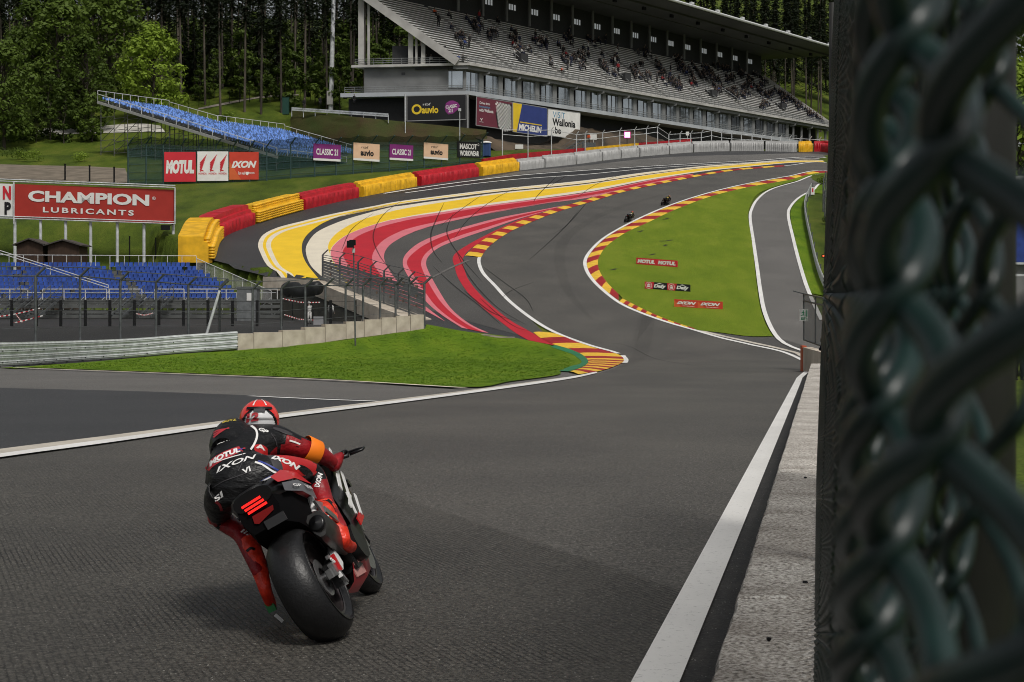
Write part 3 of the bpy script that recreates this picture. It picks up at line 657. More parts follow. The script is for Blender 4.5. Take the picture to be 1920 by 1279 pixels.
q.build('cable', STEEL_D, froot); pan.build('wire_mesh', MESH_W, froot)
q = MB(); a = G(374, 660); q.tube([(a.x, a.y + .6, a.z), (tops[7][0].x, tops[7][0].y, tops[7][1] - .3)], .1, 8); q.build('brace', STEEL, froot)
# retaining wall with the panelled fence behind, climbing left to right along the run-off edge
rw_pts = [G(x, y, -.02) for x, y in [(796,601),(775,592),(745,582),(705,566),(660,548),(612,530),(560,526),(520,524)]]
def wall_run(pts, prof):
    q = MB()
    for a, b in zip(pts[:-1], pts[1:]):
        d = (b - a); d.z = 0; d.normalize(); nn = Vector((-d.y, d.x, 0)); P4 = []
        for p in (a, b):
            for s_, zz in prof(p): P4.append((p.x + nn.x*s_, p.y + nn.y*s_, zz))
        q.add(P4, [(0,1,5,4),(1,2,6,5),(2,3,7,6),(3,0,4,7),(3,2,1,0),(4,5,6,7)])
    return q
o = wall_run(rw_pts, lambda p: ((-.6, p.z + .12), (1.75, p.z + .25), (1.8, p.z - .95), (-.6, p.z - .95))).build('retaining_wall', CONC, off=tuple(rw_pts[0])); tag(o, 'sloping beige retaining wall holding up the painted run-off', 'wall')
o = wall_run(rw_pts, lambda p: ((-.6, p.z - .96), (1.7, p.z - .96), (2.3, hz(p.x - 4, p.y - 3) - .4), (-.6, hz(p.x - 4, p.y - 3) - .4))).build('earth_slope', mat('slope_dark', (.035, .032, .026), rough=.9, col2=(.016, .016, .012), scale=1.2, bump=.8, bscale=5), off=tuple(rw_pts[0])); tag(o, kind='structure')  # slope below the wall, coloured dark all over
PANEL = mat('grey_sheet_panel', (.26, .275, .29), rough=.5, metal=.3, var=.25, scale=1.2)
proot = thing('panel_fence', 'grey sheet panel fence with wire top at the edge of the red painted run-off', 'fence', tuple(rw_pts[0]))
fp = [(605,528,478),(637,543,484),(671,556,492),(695,565,500),(720,573,508),(746,582,514),(767,590,520),(796,601,530)]
pt = []
for px, pyb, pyt in fp:
    g = G(px, pyb); zt = ZC + (HY - pyt) / F * g.y
    q = MB(); q.box((g.x, g.y, (g.z + zt) / 2), (.16, .16, zt - g.z)); q.bar((g.x, g.y, zt), (g.x + .5, g.y - .2, zt + .45), .1); q.build('post', STEEL_D, proot); pt.append((g, zt))
wires = MB(); vl = MB(); FIXB = mat('fixing_brown', (.12, .08, .06))
for (a, za), (b, zb) in zip(pt[:-1], pt[1:]):
    for k in range(8):
        f0, f1 = k * .10, (k + 1) * .10 - .008
        q = MB(); lo = lambda g, zt, f_: g.z + (zt - g.z) * f_
        q.add([(a.x, a.y - .1, lo(a, za, f0)), (b.x, b.y - .1, lo(b, zb, f0)), (b.x, b.y - .1 - .03, lo(b, zb, f1)), (a.x, a.y - .13, lo(a, za, f1)),
               (a.x, a.y - .04, lo(a, za, f0)), (b.x, b.y - .04, lo(b, zb, f0)), (b.x, b.y - .04, lo(b, zb, f1)), (a.x, a.y - .04, lo(a, za, f1))],
              [(0,1,2,3),(7,6,5,4),(0,4,5,1),(3,2,6,7),(0,3,7,4),(1,5,6,2)])
        q.build('panel', PANEL, proot)
    for f_ in (.84, .92, 1.0): wires.tube([(a.x, a.y, a.z + (za - a.z) * f_), (b.x, b.y, b.z + (zb - b.z) * f_)], .03, 5)
    wires.tube([(a.x + .5, a.y - .2, za + .45), (b.x + .5, b.y - .2, zb + .45)], .025, 5)
    for f_ in (.25, .5, .75): c = a.lerp(b, .5); q = MB(); q.box((c.x, c.y - .15, a.z + (za - a.z) * f_), (.22, .06, .2)); q.build('fixing_plate', FIXB, proot)
    vl.add([(a.x, a.y, a.z), (b.x, b.y, b.z), (b.x, b.y, zb), (a.x, a.y, za)], [(0,1,2,3)])
wires.build('cable', STEEL_D, proot)
# loudspeaker pole in front of the run-off
def pole_thing(name, label, cat, base, top, r0=.06, m=STEEL_D, group=None):
    o = thing(name, label, cat, tuple(base), group); q = MB(); q.tube([base, top], [r0, r0 * .8], 8); q.build('pole', m, o); return o
b0 = G(663, 655); b0.y += 1.2
t0 = P(663, 463, b0.y); o = pole_thing('loudspeaker_pole', 'thin dark pole carrying a black speaker in front of the red paint', 'pole', b0, t0)
q = MB(); q.box(P(661, 455, b0.y), (.42, .5, .38)); q.box(P(657, 458, b0.y - .3), (.5, .2, .5)); q.build('speaker_horn', BLACKP, o)
q = MB(); q.box(P(663, 470, b0.y - .1), (.2, .2, .3)); q.build('junction_box', STEEL, o)

# ================================================================ seats
def seat_mb(mbx, o, fwd, wd=.37, hi=True):
    """one plastic shell seat at o (centre of the base), facing fwd (unit, in plan)"""
    f = Vector(fwd); s = Vector((-f.y, f.x, 0)); z = Vector((0, 0, 1)); o = Vector(o)
    pan_ = [(-.20,.0,.40),(.20,.0,.40),(.21,.40,.44),(-.21,.40,.44)]
    if hi:
        prof = [(.42,.40),(.40,.44),(.10,.41),(.02,.46),(-.06,.80)]
        rows = []
        for (dx, dz) in prof: rows.append([o + f*dx + s*(k*wd/2) + z*(dz + (.03 if abs(k) > .6 else 0)) for k in (-1, -.6, 0, .6, 1)])
        mbx.grid(rows)
        top = [o + f*(-.07) + s*(k*wd/2*.8) + z*(.86 if abs(k) < .5 else .84) for k in (-1, -.5, 0, .5, 1)]
        mbx.grid([rows[-1], top]); back = [[p - f*.05 for p in r_] for r_ in (rows[3], rows[4], top)]; mbx.grid(back)
        mbx.box(o + f*.18 + z*.2, (.08, .08, .4))
    else:
        mbx.add([o + f*.40 + s*wd/2 + z*.42, o + f*.40 - s*wd/2 + z*.42, o - s*wd/2 + z*.42, o + s*wd/2 + z*.42,
                 o - f*.10 - s*wd/2*.8 + z*.84, o - f*.10 + s*wd/2*.8 + z*.84, o - f*.10 + z*.88], [(0,1,2,3),(3,2,4,6,5)])
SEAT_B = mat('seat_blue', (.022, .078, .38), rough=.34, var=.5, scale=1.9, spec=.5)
SEAT_F = mat('seat_far_blue', (.19, .36, .85), rough=.4, var=.72, scale=1.4, lo=.44, hi=.56, spec=.5)  # strong noise contrast paints highlights of single seats into the blue
DECK = mat('deck_grey', (.16, .165, .16), rough=.7, var=.35, scale=1.5)
# ---- near stand
N0Y, N1Y = 138.5, 130.6; rows_n = 9
sroot = thing('seating_stand', 'low blue seated stand on scaffolding just behind the grey crash rail', 'seating stand', (-40, 131, hz(-40, 131)))
stuff = MB(); ind = []; zf, zb = 1.55, 4.55; fronts = []
for i in range(rows_n):
    t = i / (rows_n - 1); Y = N0Y + (N1Y - N0Y) * t; z = zb + (zf - zb) * t - .55
    xl = (-150 - CX) / F * Y; xr_ = (358 + 100 * t - CX) / F * Y; fronts.append((xl, xr_, Y, z))
    q = MB(); q.box(((xl + xr_) / 2, Y + .1, z - .12), (xr_ - xl + .6, 1.0, .06)); q.box(((xl + xr_) / 2, Y - .38, z - .3), (xr_ - xl + .6, .04, .34)); q.build('step_deck', DECK, sroot)
    nseat = int((xr_ - xl) / .46); gap = {int(nseat * .33), int(nseat * .33) + 1, int(nseat * .68), int(nseat * .68) + 1} if i % 2 else {int(nseat * .68), int(nseat * .68)+1}
    for k in range(nseat):
        if k in gap or rnd.random() < .01: continue
        ind.append((Y, (xl + .3 + k * .46, Y, z - .08)))
ind.sort(key=lambda a: (a[0], a[1][0] < -49))
proto = None
for n_, (Y, p) in enumerate(ind):
    if n_ < 100:
        if proto is None:
            q = MB(); seat_mb(q, (0, 0, 0), (0, -1, 0)); proto = q.build('seat', SEAT_B, None, smooth=False); proto.parent = sroot; so = proto
        else: so = proto.copy(); COL.objects.link(so)
        so.location = Vector(p) - sroot.location
    else: seat_mb(stuff, p, (0, -1, 0))
tag(stuff.build('seat_rows', SEAT_B, sroot), kind='stuff')
# rails
def handrail(parent, pts, hgt=1.0, step=1.4, r=.035, m=PIPE_W, balus=0.0, name='handrail'):
    q = MB(); top = [Vector(p) + Vector((0, 0, hgt)) for p in pts]; q.tube(top, r, 6)
    for a, b in zip(pts[:-1], pts[1:]):
        a = Vector(a); b = Vector(b); n = max(1, int((b - a).length / step))
        for k in range(n + 1):
            p = a.lerp(b, k / n); q.tube([p, p + Vector((0, 0, hgt))], r * .9, 6)
        if balus:
            n = int((b - a).length / balus)
            for k in range(n): p = a.lerp(b, k / n); q.tube([p + Vector((0,0,.08)), p + Vector((0, 0, hgt - .02))], r * .35, 4, cap=False)
    return q.build(name, m, parent)
xl, xr_, Y, z = fronts[0]
handrail(sroot, [(xl, Y + .6, z), (xr_ + .4, Y + .6, z - .15)], 1.55, 1.35)
a = Vector((fronts[0][1] + .5, fronts[0][2] + .3, fronts[0][3] - .2)); b = Vector((fronts[-1][1] + 2.6, fronts[-1][2] - .6, fronts[-1][3] - .4))
handrail(sroot, [a, b], 1.35, 1.6, balus=.16)
a = P(-8, 478, N0Y - .5); b = P(203, 546, N1Y - .6); handrail(sroot, [a, b], .55, 6, r=.045); handrail(sroot, [a + Vector((0,0,-.2)), b + Vector((0,0,-.2))], .5, 6, r=.045)
FY = N1Y - 1.1; zff = fronts[-1][3] - .2
for x0, x1 in ((-150, 52), (80, 200), (205, 266), (290, 345), (352, 460), (470, 520)):
    handrail(sroot, [P(x0, 562, FY), P(x1, 562, FY)], .95, 1.5, r=.05)
q = MB()
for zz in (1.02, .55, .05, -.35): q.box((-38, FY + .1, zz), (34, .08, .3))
q.build('front_fascia', mat('fascia_grey', (.11, .115, .112), rough=.6, var=.4, scale=.7), sroot)  # grey kept dark to carry the shade under the stand
zg = hz(-40, 131)
q = MB()
for x in np.arange(-58, -21.5, 1.9):
    for yy in (N1Y - .9, N1Y + 2.2, N1Y + 5.0, N0Y):
        q.tube([(x, yy, zg - .3), (x, yy, 1.0 + max(0, (yy - N1Y)) * .36)], .045, 6)
    q.tube([(x, N1Y - .9, zg + .1), (x + 1.9, N1Y - .9, zg + 1.9)], .035, 5)
    q.tube([(x, N1Y - .9, zg + .2), (x, N0Y, zg + 2.2)], .035, 5)
for zz in (zg + .25, zg + .9, zg + 1.6, zg + 2.3):
    for yy in (N1Y - .95, N1Y + 2.2): q.tube([(-58, yy, zz), (-21.5, yy, zz)], .04, 6)
q.build('scaffold', STEEL, sroot)
for px in (28, 84, 238, 292):
    st = MB(); a = P(px + 22, 556, FY - .3); b = Vector((a.x - 1.3, FY - 3.3, zg + .1))
    for dx in (-.55, .55):
        st.bar(a + Vector((dx,0,0)), b + Vector((dx,0,0)), .06, .2); st.tube([a + Vector((dx,0,1.0)), b + Vector((dx,0,.95))], .035, 6)
        for t in (0, .5, 1): p = a.lerp(b, t) + Vector((dx, 0, 0)); st.tube([p, p + Vector((0,0,1.0))], .03, 6)
    for k in range(9): p = a.lerp(b, k / 9); st.box((p.x, p.y, p.z), (1.1, .3, .05))
    st.build('stairs', STEEL_D, sroot)
# dark posts of the inner fence, red and white tape
iroot = thing('inner_fence', 'dark slatted posts with strung wire between grey fence and the near blue stand', 'fence', tuple(G(60, 640)))
iy = 112.0; prevp = None; wire = MB()
for k, px in enumerate(list(range(-70, 680, 46))):
    zb_ = hz((px - CX) / F * iy, iy); p = Vector(((px - CX) / F * iy, iy, zb_)); q = MB(); zt = ZC + (HY - (563 + .0*px)) / F * iy
    q.box((p.x, p.y, (zb_ + zt) / 2), (.22, .1, zt - zb_)); q.build('post', BLACKP, iroot)
    if prevp:
        for f_ in (.3, .6, .95): wire.tube([prevp + Vector((0,0,(zt - prevp.z) * f_)), p + Vector((0,0,(zt - p.z) * f_))], .012, 4)
    prevp = p
wire.build('wire', BLACKP, iroot)
TAPE_R = mat('tape_red', (.45, .02, .03), rough=.4)
def tape(pts, label):
    q = MB(); p = crv(pts, 26)
    for i in range(25): q.bar(p[i], p[i+1], .02, .09, mi=i % 2)
    return tag(q.build('barrier_tape', [V_WHITE, TAPE_R], off=pts[0]), label, 'tape')
for n_, (x0, y0, x1, y1, Y) in enumerate(((-40,597,75,578,120), (-40,615,80,592,119), (0,632,84,625,118), (255,588,287,587,121), (255,615,285,614,120), (30,590,60,618,119.5), (530,560,600,567,122), (533,590,590,600,121))):
    a = P(x0, y0, Y); b = P(x1, y1, Y)
    tape([tuple(a), tuple(a.lerp(b, .5) - Vector((0,0,.15))), tuple(b)],
         ('highest red and white tape strung below the left end of near stand', 'second red and white tape from the top, left end of near stand', 'lowest red and white tape just over the crash rail at far left',
          'upper short red and white tape beside the stairs under the stand', 'lower short red and white tape beside the stairs under the stand', 'steep crossing piece of red and white tape at far left',
          'upper red and white tape behind the two people in white', 'lower red and white tape behind the two people in white')[n_])
# dark tarp drum (air duct) beside the stand on the right
q = MB(); a = P(536, 545, 124); b = P(600, 543, 122); c = [a.lerp(b, t) + Vector((0, 0, .15 * math.sin(t * 9))) for t in np.linspace(0, 1, 14)]
q.tube(c, [.62 + .05 * math.sin(i * 2.1) for i in range(13)] + [.5], 14)
for t in (.2, .8): p = a.lerp(b, t); q.box((p.x, p.y, (p.z - .4 + hz(p.x, p.y)) / 2), (.08, .08, p.z - .4 - hz(p.x, p.y)))
tag(q.build('tarpaulin_roll', mat('black_tarp', (.012, .013, .014), rough=.5, bump=.6, bscale=5), smooth=True, off=tuple(a)), 'large black rolled tarpaulin at the right end of the near blue stand', 'tarpaulin')
q = MB(); g = P(466, 598, 123.5); q.box((g.x, g.y, g.z + 1.2), (1.7, 1.6, 3.0)); q.box((g.x, g.y, g.z + 2.75), (1.9, 1.8, .1)); q.box((g.x + .2, g.y - .83, g.z + 1.9), (.4, .03, .7), mi=1)
tag(q.build('site_cabin', [mat('cabin_grey', (.15, .16, .165), var=.3), V_WHITE], off=tuple(g)), 'grey site cabin at the right end of the near stand', 'cabin')

# ================================================================ big red billboard, huts
BY = 158.0
broot = thing('billboard', 'wide red and white billboard on grey posts behind the near blue stand', 'billboard', (-40, BY, hz(-40, BY)))
fr = Face(P(28, 345, BY), P(327, 356, BY - 1.0), P(27, 409, BY)); q = MB(); fr.panel(q); q.build('panel', V_CHAMP, broot)
q = MB(); fr.text(q, 'CHAMPION', .085, .50, .845, .83, bold=.042, d=.05); fr.text(q, 'R', .868, .70, .880, .76, bold=.01, d=.05); fr.text(q, 'LUBRICANTS', .18, .20, .75, .36, bold=.03, d=.05, space=1.35)
q.build('lettering', V_WHITE, broot)
q = MB(); fr.disc(q, .874, .73, .0105, d=.05, inner=.0085); q.build('registered_mark', V_WHITE, broot)
f2 = Face(P(-180, 337, BY + .8), P(24, 345, BY), P(-180, 400, BY + .8)); q = MB(); f2.panel(q); q.build('panel', V_WHITE, broot)
q = MB(); f2.text(q, 'N', .91, .53, .985, .93, bold=.05, d=.05); q.build('lettering', V_RED, broot); q = MB(); f2.text(q, 'P', .925, .08, .985, .46, bold=.05, d=.05); q.build('lettering', V_BLACK, broot)
q = MB()
for y0, y1 in ((341, 352), (411, 420)):
    for dz in (0, .22): q.tube([P(-185, y0 - 8, BY + .9) + Vector((0, -.1, dz)), P(329, y1, BY - 1.1) + Vector((0, -.1, dz))], .07, 6)
for px in (26, 328): q.tube([P(px, 342 + (px > 100) * 10, BY - .2 - (px > 100)), P(px, 420, BY - .2 - (px > 100))], .08, 6)
q.build('frame', STEEL, broot)
for px in (-60, -12, 28, 76, 123, 170, 220, 270, 325):
    q = MB(); yy = BY + .3 - .003 * px; p = P(px, 410, yy); q.tube([(p.x, yy, hz(p.x, yy) - .2), (p.x, yy, p.z)], .17, 8); q.build('post', STEEL, broot)
q = MB(); p = P(310, 427, BY - 2); q.box(p, (.9, .7, .55), rz=.4); q.tube([p, P(325, 420, BY - 1.2)], .05, 6); q.build('floodlight', BLACKP, broot)
WOODD = mat('dark_wood', (.055, .030, .018), rough=.7, var=.4, scale=4, stretch=(1, 1, .2)); ROOFD = mat('felt_roof', (.07, .062, .055), rough=.8, var=.3)
for n_, (x0, x1, yt, ye) in enumerate(((28, 84, 449, 459), (86, 152, 451, 460))):
    Y = 151.0; a = P(x0, ye, Y); b = P(x1, ye, Y); zt = P(0, yt, Y).z; zg_ = min(hz(a.x, Y), a.z - 1.6)
    hut = thing('wooden_hut', ('dark wooden hut with gable roof, left one under the red billboard', 'dark wooden hut with gable roof, right one under the red billboard')[n_], 'hut', (a.x, Y, zg_))
    q = MB(); m_ = (a + b) / 2
    pr = [Vector((a.x + .2, Y, zg_)), Vector((b.x - .2, Y, zg_)), Vector((b.x - .2, Y, b.z)), Vector((m_.x, Y, zt - .05)), Vector((a.x + .2, Y, a.z))]
    q.prism(pr, (0,0,0), (0,3,0)); q.build('wall', WOODD, hut)
    q = MB()
    for s_, e in ((-1, a), (1, b)): q.bar(Vector((m_.x, Y + 1.4, zt)), Vector((e.x + s_ * .15, Y + 1.4, e.z - .05)), 3.6, .1, up=(0, 1, 0)) if False else q.add([(m_.x, Y - .4, zt), (e.x + s_*.15, Y - .4, e.z - .1), (e.x + s_*.15, Y + 3.3, e.z - .1), (m_.x, Y + 3.3, zt), (m_.x, Y - .4, zt + .14), (e.x + s_*.15, Y - .4, e.z + .04), (e.x + s_*.15, Y + 3.3, e.z + .04), (m_.x, Y + 3.3, zt + .14)], [(0,1,2,3),(7,6,5,4),(0,4,5,1),(1,5,6,2),(2,6,7,3)])
    q.build('roof', ROOFD, hut)
    q = MB(); q.box((m_.x, Y - .04, zg_ + 1.2), (1.2, .06, 2.2)); q.build('door', mat('hut_door', (.035, .02, .013), var=.3), hut)
# black fence posts on the bank under and beside the billboard
for n_, (px, pyt, Y) in enumerate(((168,415,166),(90,418,168),(243,443,158),(292,446,158),(-30,418,168))):
    zt = P(0, pyt, Y).z; X = (px - CX) / F * Y; zb_ = hz(X, Y); q = MB(); q.tube([(X, Y, zb_ - .2), (X, Y, max(zt, zb_ + 1.6))], .07, 6); q.box((X, Y, max(zt, zb_ + 1.6)), (.12, .12, .06))
    tag(q.build('fence_post', BLACKP, off=(X, Y, zb_)), 'thin black fence post on the grass below the red billboard', 'post', 'thin black posts under the billboard')

# ================================================================ tyre barrier and grey covered barrier along the run-off
T_RED = mat('red_tarp', (.50, .010, .020), rough=.42, var=.3, scale=1.2, bump=.5, bscale=2.5, spec=.5); T_YEL = mat('yellow_tarp', (.85, .47, .015), rough=.45, var=.3, scale=1.2, bump=.5, bscale=2.5)
T_GREY = mat('grey_tarp', (.44, .44, .43), rough=.45, var=.2, scale=.7, bump=.6, bscale=1.6)
def barrier(base, x0, x1, m, label, group, front=1.38, top=2.0, depth=1.5, tyres=False, seed=0, name='tyre_barrier'):
    """piece of base curve between photo columns x0 and x1; slightly bulging front, stepped tyre rows behind"""
    pts = [p for p in base if x0 - .5 <= CX + F * p[0] / p[1] <= x1 + .5]
    pts = resample(pts, max(16, int(len(pts) * 6))); L = offs(pts, 1.0); r_ = random.Random(seed); rows = []
    for i, (p, l) in enumerate(zip(pts, L)):
        n = Vector((l[0] - p[0], l[1] - p[1], 0)); s_ = i * .35; e = min(i, len(pts) - 1 - i); ease = 1 if e > 1 else .97
        w1 = .05 * math.sin(s_ * 2.3 + seed) + .04 * math.sin(s_ * 5.1) + r_.uniform(-.03, .03); w2 = .07 * abs(math.sin(s_ * 4.2)) + r_.uniform(-.04, .04)
        pr = [(0, -.3), (-.02 + w1 * .4, .1), (-.06 + w1, front * .5), (-.03 + w1, front * .93), (.10 + w1, front), (.42, front + .03 + w2 * .6), (.48, front + .35 + w2), (.8, front + .42 + w2 * .7), (.86, top - .02 + w2), (depth, top + w2 * .5), (depth, -.3)]
        z = hz(*p); rows.append([(p[0] + n.x * a, p[1] + n.y * a, z + b * ease) for a, b in pr])
    q = MB(); q.grid(rows); q.f += [tuple(range(len(rows[0]) - 1, -1, -1)), tuple(range(len(q.v) - len(rows[0]), len(q.v)))]; q.m += [0, 0]
    c = pts[len(pts)//2]; root = thing(name, label, 'barrier', (c[0], c[1], hz(*c)), group)
    o = q.build('cover', m, root, smooth=True); o.data.set_sharp_from_angle(angle=R(50))
    if tyres:                                                     # bare painted tyre stacks
        t = MB()
        for p in resample(pts, max(3, int(len(pts) * .35))):
            l = offs([p, (p[0] + .01, p[1] + .01)], 1)[0]
            for k in range(5): t.lathe([(.22, 0), (.31, .04), (.33, .12), (.31, .2), (.22, .24)], (p[0] - .05, p[1] + .05, hz(*p) + k * .27 + .05), n=12)
            for k in range(7): t.lathe([(.22, 0), (.31, .04), (.33, .12), (.31, .2), (.22, .24)], (p[0] - .6, p[1] + .45, hz(*p) + k * .27 + .3), n=12)
        t.build('tyre_stacks', m, root, smooth=True)
    return root
GB = 'red and yellow tyre barrier sections'
for n_, (x0, x1, m, lb) in enumerate(((397,418,T_YEL,'yellow tyre barrier end piece with bare tyres next to the blue stand'), (418,481,T_RED,'leftmost red covered tyre barrier section beside the black run-off'),
        (481,569,T_YEL,'first yellow covered section after the leftmost red one, ragged top'), (569,674,T_RED,'red covered barrier section in the middle below the advertising boards'),
        (674,784,T_YEL,'yellow covered barrier section below the purple advertising board'), (784,902,T_RED,'longest red barrier section just below the black board'), (902,974,T_YEL,'last yellow barrier section touching the grey covered block'))):
    barrier(bar_base, x0, x1, m, lb, GB, tyres=(n_ in (0, 2)), seed=n_, depth=(3.3, 2.7, 1.9, 1.6, 1.6, 1.6, 1.6)[n_], top=(2.35, 2.3, 2.1, 2.0, 2.0, 2.0, 2.0)[n_])
capw = MB()
GBASE = resample(grey_base, 400)
gsegs = [(974,1022,T_GREY),(1022,1080,T_GREY),(1080,1130,T_GREY),(1130,1165,T_GREY),(1165,1200,T_GREY),(1200,1255,T_GREY),(1255,1300,T_GREY),(1300,1370,T_GREY),(1370,1435,T_GREY),(1435,1495,T_GREY),(1495,1526,T_YEL),(1526,1600,T_RED)]
for n_, (x0, x1, m) in enumerate(gsegs):
    lab = 'grey tarpaulin covered barrier section along the top edge of the run-off' if m is T_GREY else ('small yellow barrier section at the far right crest' if m is T_YEL else 'red barrier section at the far right crest')
    if n_ == 0: lab = 'short grey covered barrier block set in front, right after the yellow section'
    barrier(GBASE, x0 + .6, x1 - .6, m, lab, 'grey covered barrier sections', front=1.5 if n_ else 1.35, top=1.75, depth=1.3, seed=n_ + 20, name='covered_barrier')
# red and yellow painted strip wall standing right behind the grey covers
bw = [G(x, y) for x, y in ((905,322),(960,312),(1022,306),(1100,299),(1200,289),(1300,281))]
for n_, (a, b) in enumerate(zip(bw[:-1], bw[1:])):
    a = a.copy(); b = b.copy(); a.y += 3; b.y += 3
    q = MB(); q.bar((a.x, a.y, a.z + 1.0), (b.x, b.y, b.z + 1.0), .4, 2.5)
    tag(q.build('strip_wall', T_YEL if n_ == 3 else T_RED, off=tuple(a)), ('red strip wall behind the end of the last yellow barrier', 'red strip wall just left of the grey covers', 'red strip wall behind the first grey covers', 'yellow strip wall behind the grey covers', 'red strip wall above the grey covers at the crest')[n_], 'wall')
# ================================================================ far blue stand on scaffolding
FA = Vector((-71.5, 247, 0)); D1 = Vector((.596, .803, 0)); D2 = Vector((.803, -.596, 0)); UP = Vector((0, 0, 1))
fz = lambda t: 35.1 - .272 * t
def fpos(s, t, dz=0): p = FA + D1 * s + D2 * t; p.z = fz(t) + dz; return p
fs = thing('seating_stand', 'high blue seated stand on tall scaffolding in front of the trees', 'seating stand', (-58, 245, hz(-58, 245)))
blocks = ((0, 15.2, 0, 43.5), (15.6, 31.6, 12.9, 34.5))
seats = []; q = MB(); deck = MB()
for s0, s1, t0, t1 in blocks:
    t = t0
    while t < t1:
        c = fpos((s0 + s1) / 2, t + .45, -.06); deck.box(c, (1.08, s1 - s0, .08), ax=[D2, D1, UP]); c2 = fpos((s0 + s1) / 2, t + .02, -.2); deck.box(c2, (.05, s1 - s0, .3), ax=[D2, D1, UP])
        for k in range(int((s1 - s0 - .6) / .58)): seats.append(fpos(s0 + .5 + k * .58, t + .3))
        t += 1.08
deck.build('step_deck', DECK, fs)
seats.sort(key=lambda p: p.y); proto = None; st = MB()
for n_, p in enumerate(seats):
    if n_ < 100:
        if proto is None:
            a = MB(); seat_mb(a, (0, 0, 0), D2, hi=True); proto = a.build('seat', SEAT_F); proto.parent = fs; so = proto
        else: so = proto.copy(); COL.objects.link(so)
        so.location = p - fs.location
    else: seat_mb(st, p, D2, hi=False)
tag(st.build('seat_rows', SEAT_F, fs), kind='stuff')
for (a, b) in ((0, 43.5), ):
    q.bar(fpos(-.2, a - .4, -.3), fpos(-.2, b + .4, -.3), .3, .42)
q.build('side_beam', mat('pale_beam', (.42, .42, .41), rough=.5, var=.2), fs)
handrail(fs, [fpos(-.3, -.3), fpos(-.3, 43.8)], 1.15, 3.0, r=.06); handrail(fs, [fpos(-.3, -.3), fpos(15.4, -.3)], 1.75, 1.7, r=.06)
handrail(fs, [fpos(15.4, -.3), fpos(15.4, 12.7)], 1.5, 2.6, r=.06); handrail(fs, [fpos(15.5, 12.7), fpos(31.8, 12.7)], 1.6, 1.9, r=.06); handrail(fs, [fpos(31.8, 12.7), fpos(32, 34.5)], 1.3, 3.0, r=.06)
handrail(fs, [fpos(-.3, 43.9), fpos(15.3, 43.9)], 1.0, 2.2, r=.05)
SCG = mat('scaffold_grey', (.15, .15, .145), rough=.5, metal=.2, var=.3); sc_m = MB()
for s in (0, 5.1, 10.2, 15.2):
    for t in np.arange(.2, 43.5, 3.6):
        p = fpos(s, t, -.4); g = hz(p.x, p.y); u_ = MB(); u_.tube([(p.x, p.y, g - .3), p], .075, 5); u_.build('scaffold_upright', SCG, fs)
        if s in (0, 5.1):
            z = g + .4; p2 = fpos(s, min(t + 3.6, 43.5), -.4)
            while z < p.z - 1.0:
                if z < p2.z: sc_m.tube([(p.x, p.y, z), (p2.x, p2.y, z)], .055, 5)
                if s == 0 and z + 2 < p2.z: sc_m.tube([(p.x, p.y, z), (p2.x, p2.y, z + 2)], .05, 5)
                z += 2.0
        if s == 0: p3 = fpos(5.1, t, -.4); sc_m.tube([(p.x, p.y, g + 1), (p3.x, p3.y, g + 3)], .05, 5)
sc_m.build('scaffold_bracing', SCG, fs)
for s in (16, 21, 26, 31.5):
    for t in np.arange(15, 34, 4): a = MB(); p = fpos(s, t, -.4); a.tube([(p.x, p.y, hz(p.x, p.y) - .3), p], .07, 5); a.build('scaffold_leg', MATS['scaffold_grey'], fs)

# ================================================================ green mesh fence with advertising boards
gf = [(240,346,264),(274,345,261),(306,345,262),(340,344,264),(373,343,265),(405,342,265),(437,341,266),(468,340,268),(500,338,266),(545,334,262),(590,331,262),(630,328,262),(662,326,258),(697,323,258),(730,321,258),(764,318,258),(795,315,258),(828,312,258),(862,309,256),(905,303,252)]
groot = thing('mesh_fence', 'dark green mesh fence with bent tops carrying the row of advertising boards', 'fence', tuple(G(500, 338)))
gpt = []
for px, pb, pt_ in gf:
    g = G(px, pb); zt = ZC + (HY - pt_ - 9) / F * g.y; tipv = Vector((g.x + .9, g.y - .7, zt + 1.0)); q = MB()
    q.tube([(g.x, g.y, g.z - .2), (g.x, g.y, zt), tuple(tipv)], .11, 6); q.build('post', mat('fence_post_green', (.035, .07, .068), rough=.5), groot); gpt.append((g, zt, tipv))
pan = MB(); wr = MB()
for (a, za, ta), (b, zb, tb) in zip(gpt[:-1], gpt[1:]):
    sag = 0
    pan.add([(a.x, a.y, a.z), (b.x, b.y, b.z), (b.x, b.y, zb), (a.x, a.y, za)], [(0,1,2,3)]); pan.add([(a.x, a.y, za), (b.x, b.y, zb), tuple(tb), tuple((ta + tb) / 2 - Vector((0, 0, .25))), tuple(ta)], [(0,1,2,3,4)])
    for f_ in (.12, .3, .5, .7, .9): wr.tube([(a.x, a.y - .1, a.z + (za - a.z) * f_), (b.x, b.y - .1, b.z + (zb - b.z) * f_)], .03, 4)
pan.build('mesh', MESH_G, groot); wr.build('cable', mat('cable_green', (.03, .06, .058)), groot)
def gy(px):
    for (a, za, _), (b, zb, _) in zip(gpt[:-1], gpt[1:]):
        pa, pb = CX + F*a.x/a.y, CX + F*b.x/b.y
        if pa <= px <= pb: return a.y + (b.y - a.y) * (px - pa) / (pb - pa)
    return gpt[0][0].y if px < 300 else gpt[-1][0].y
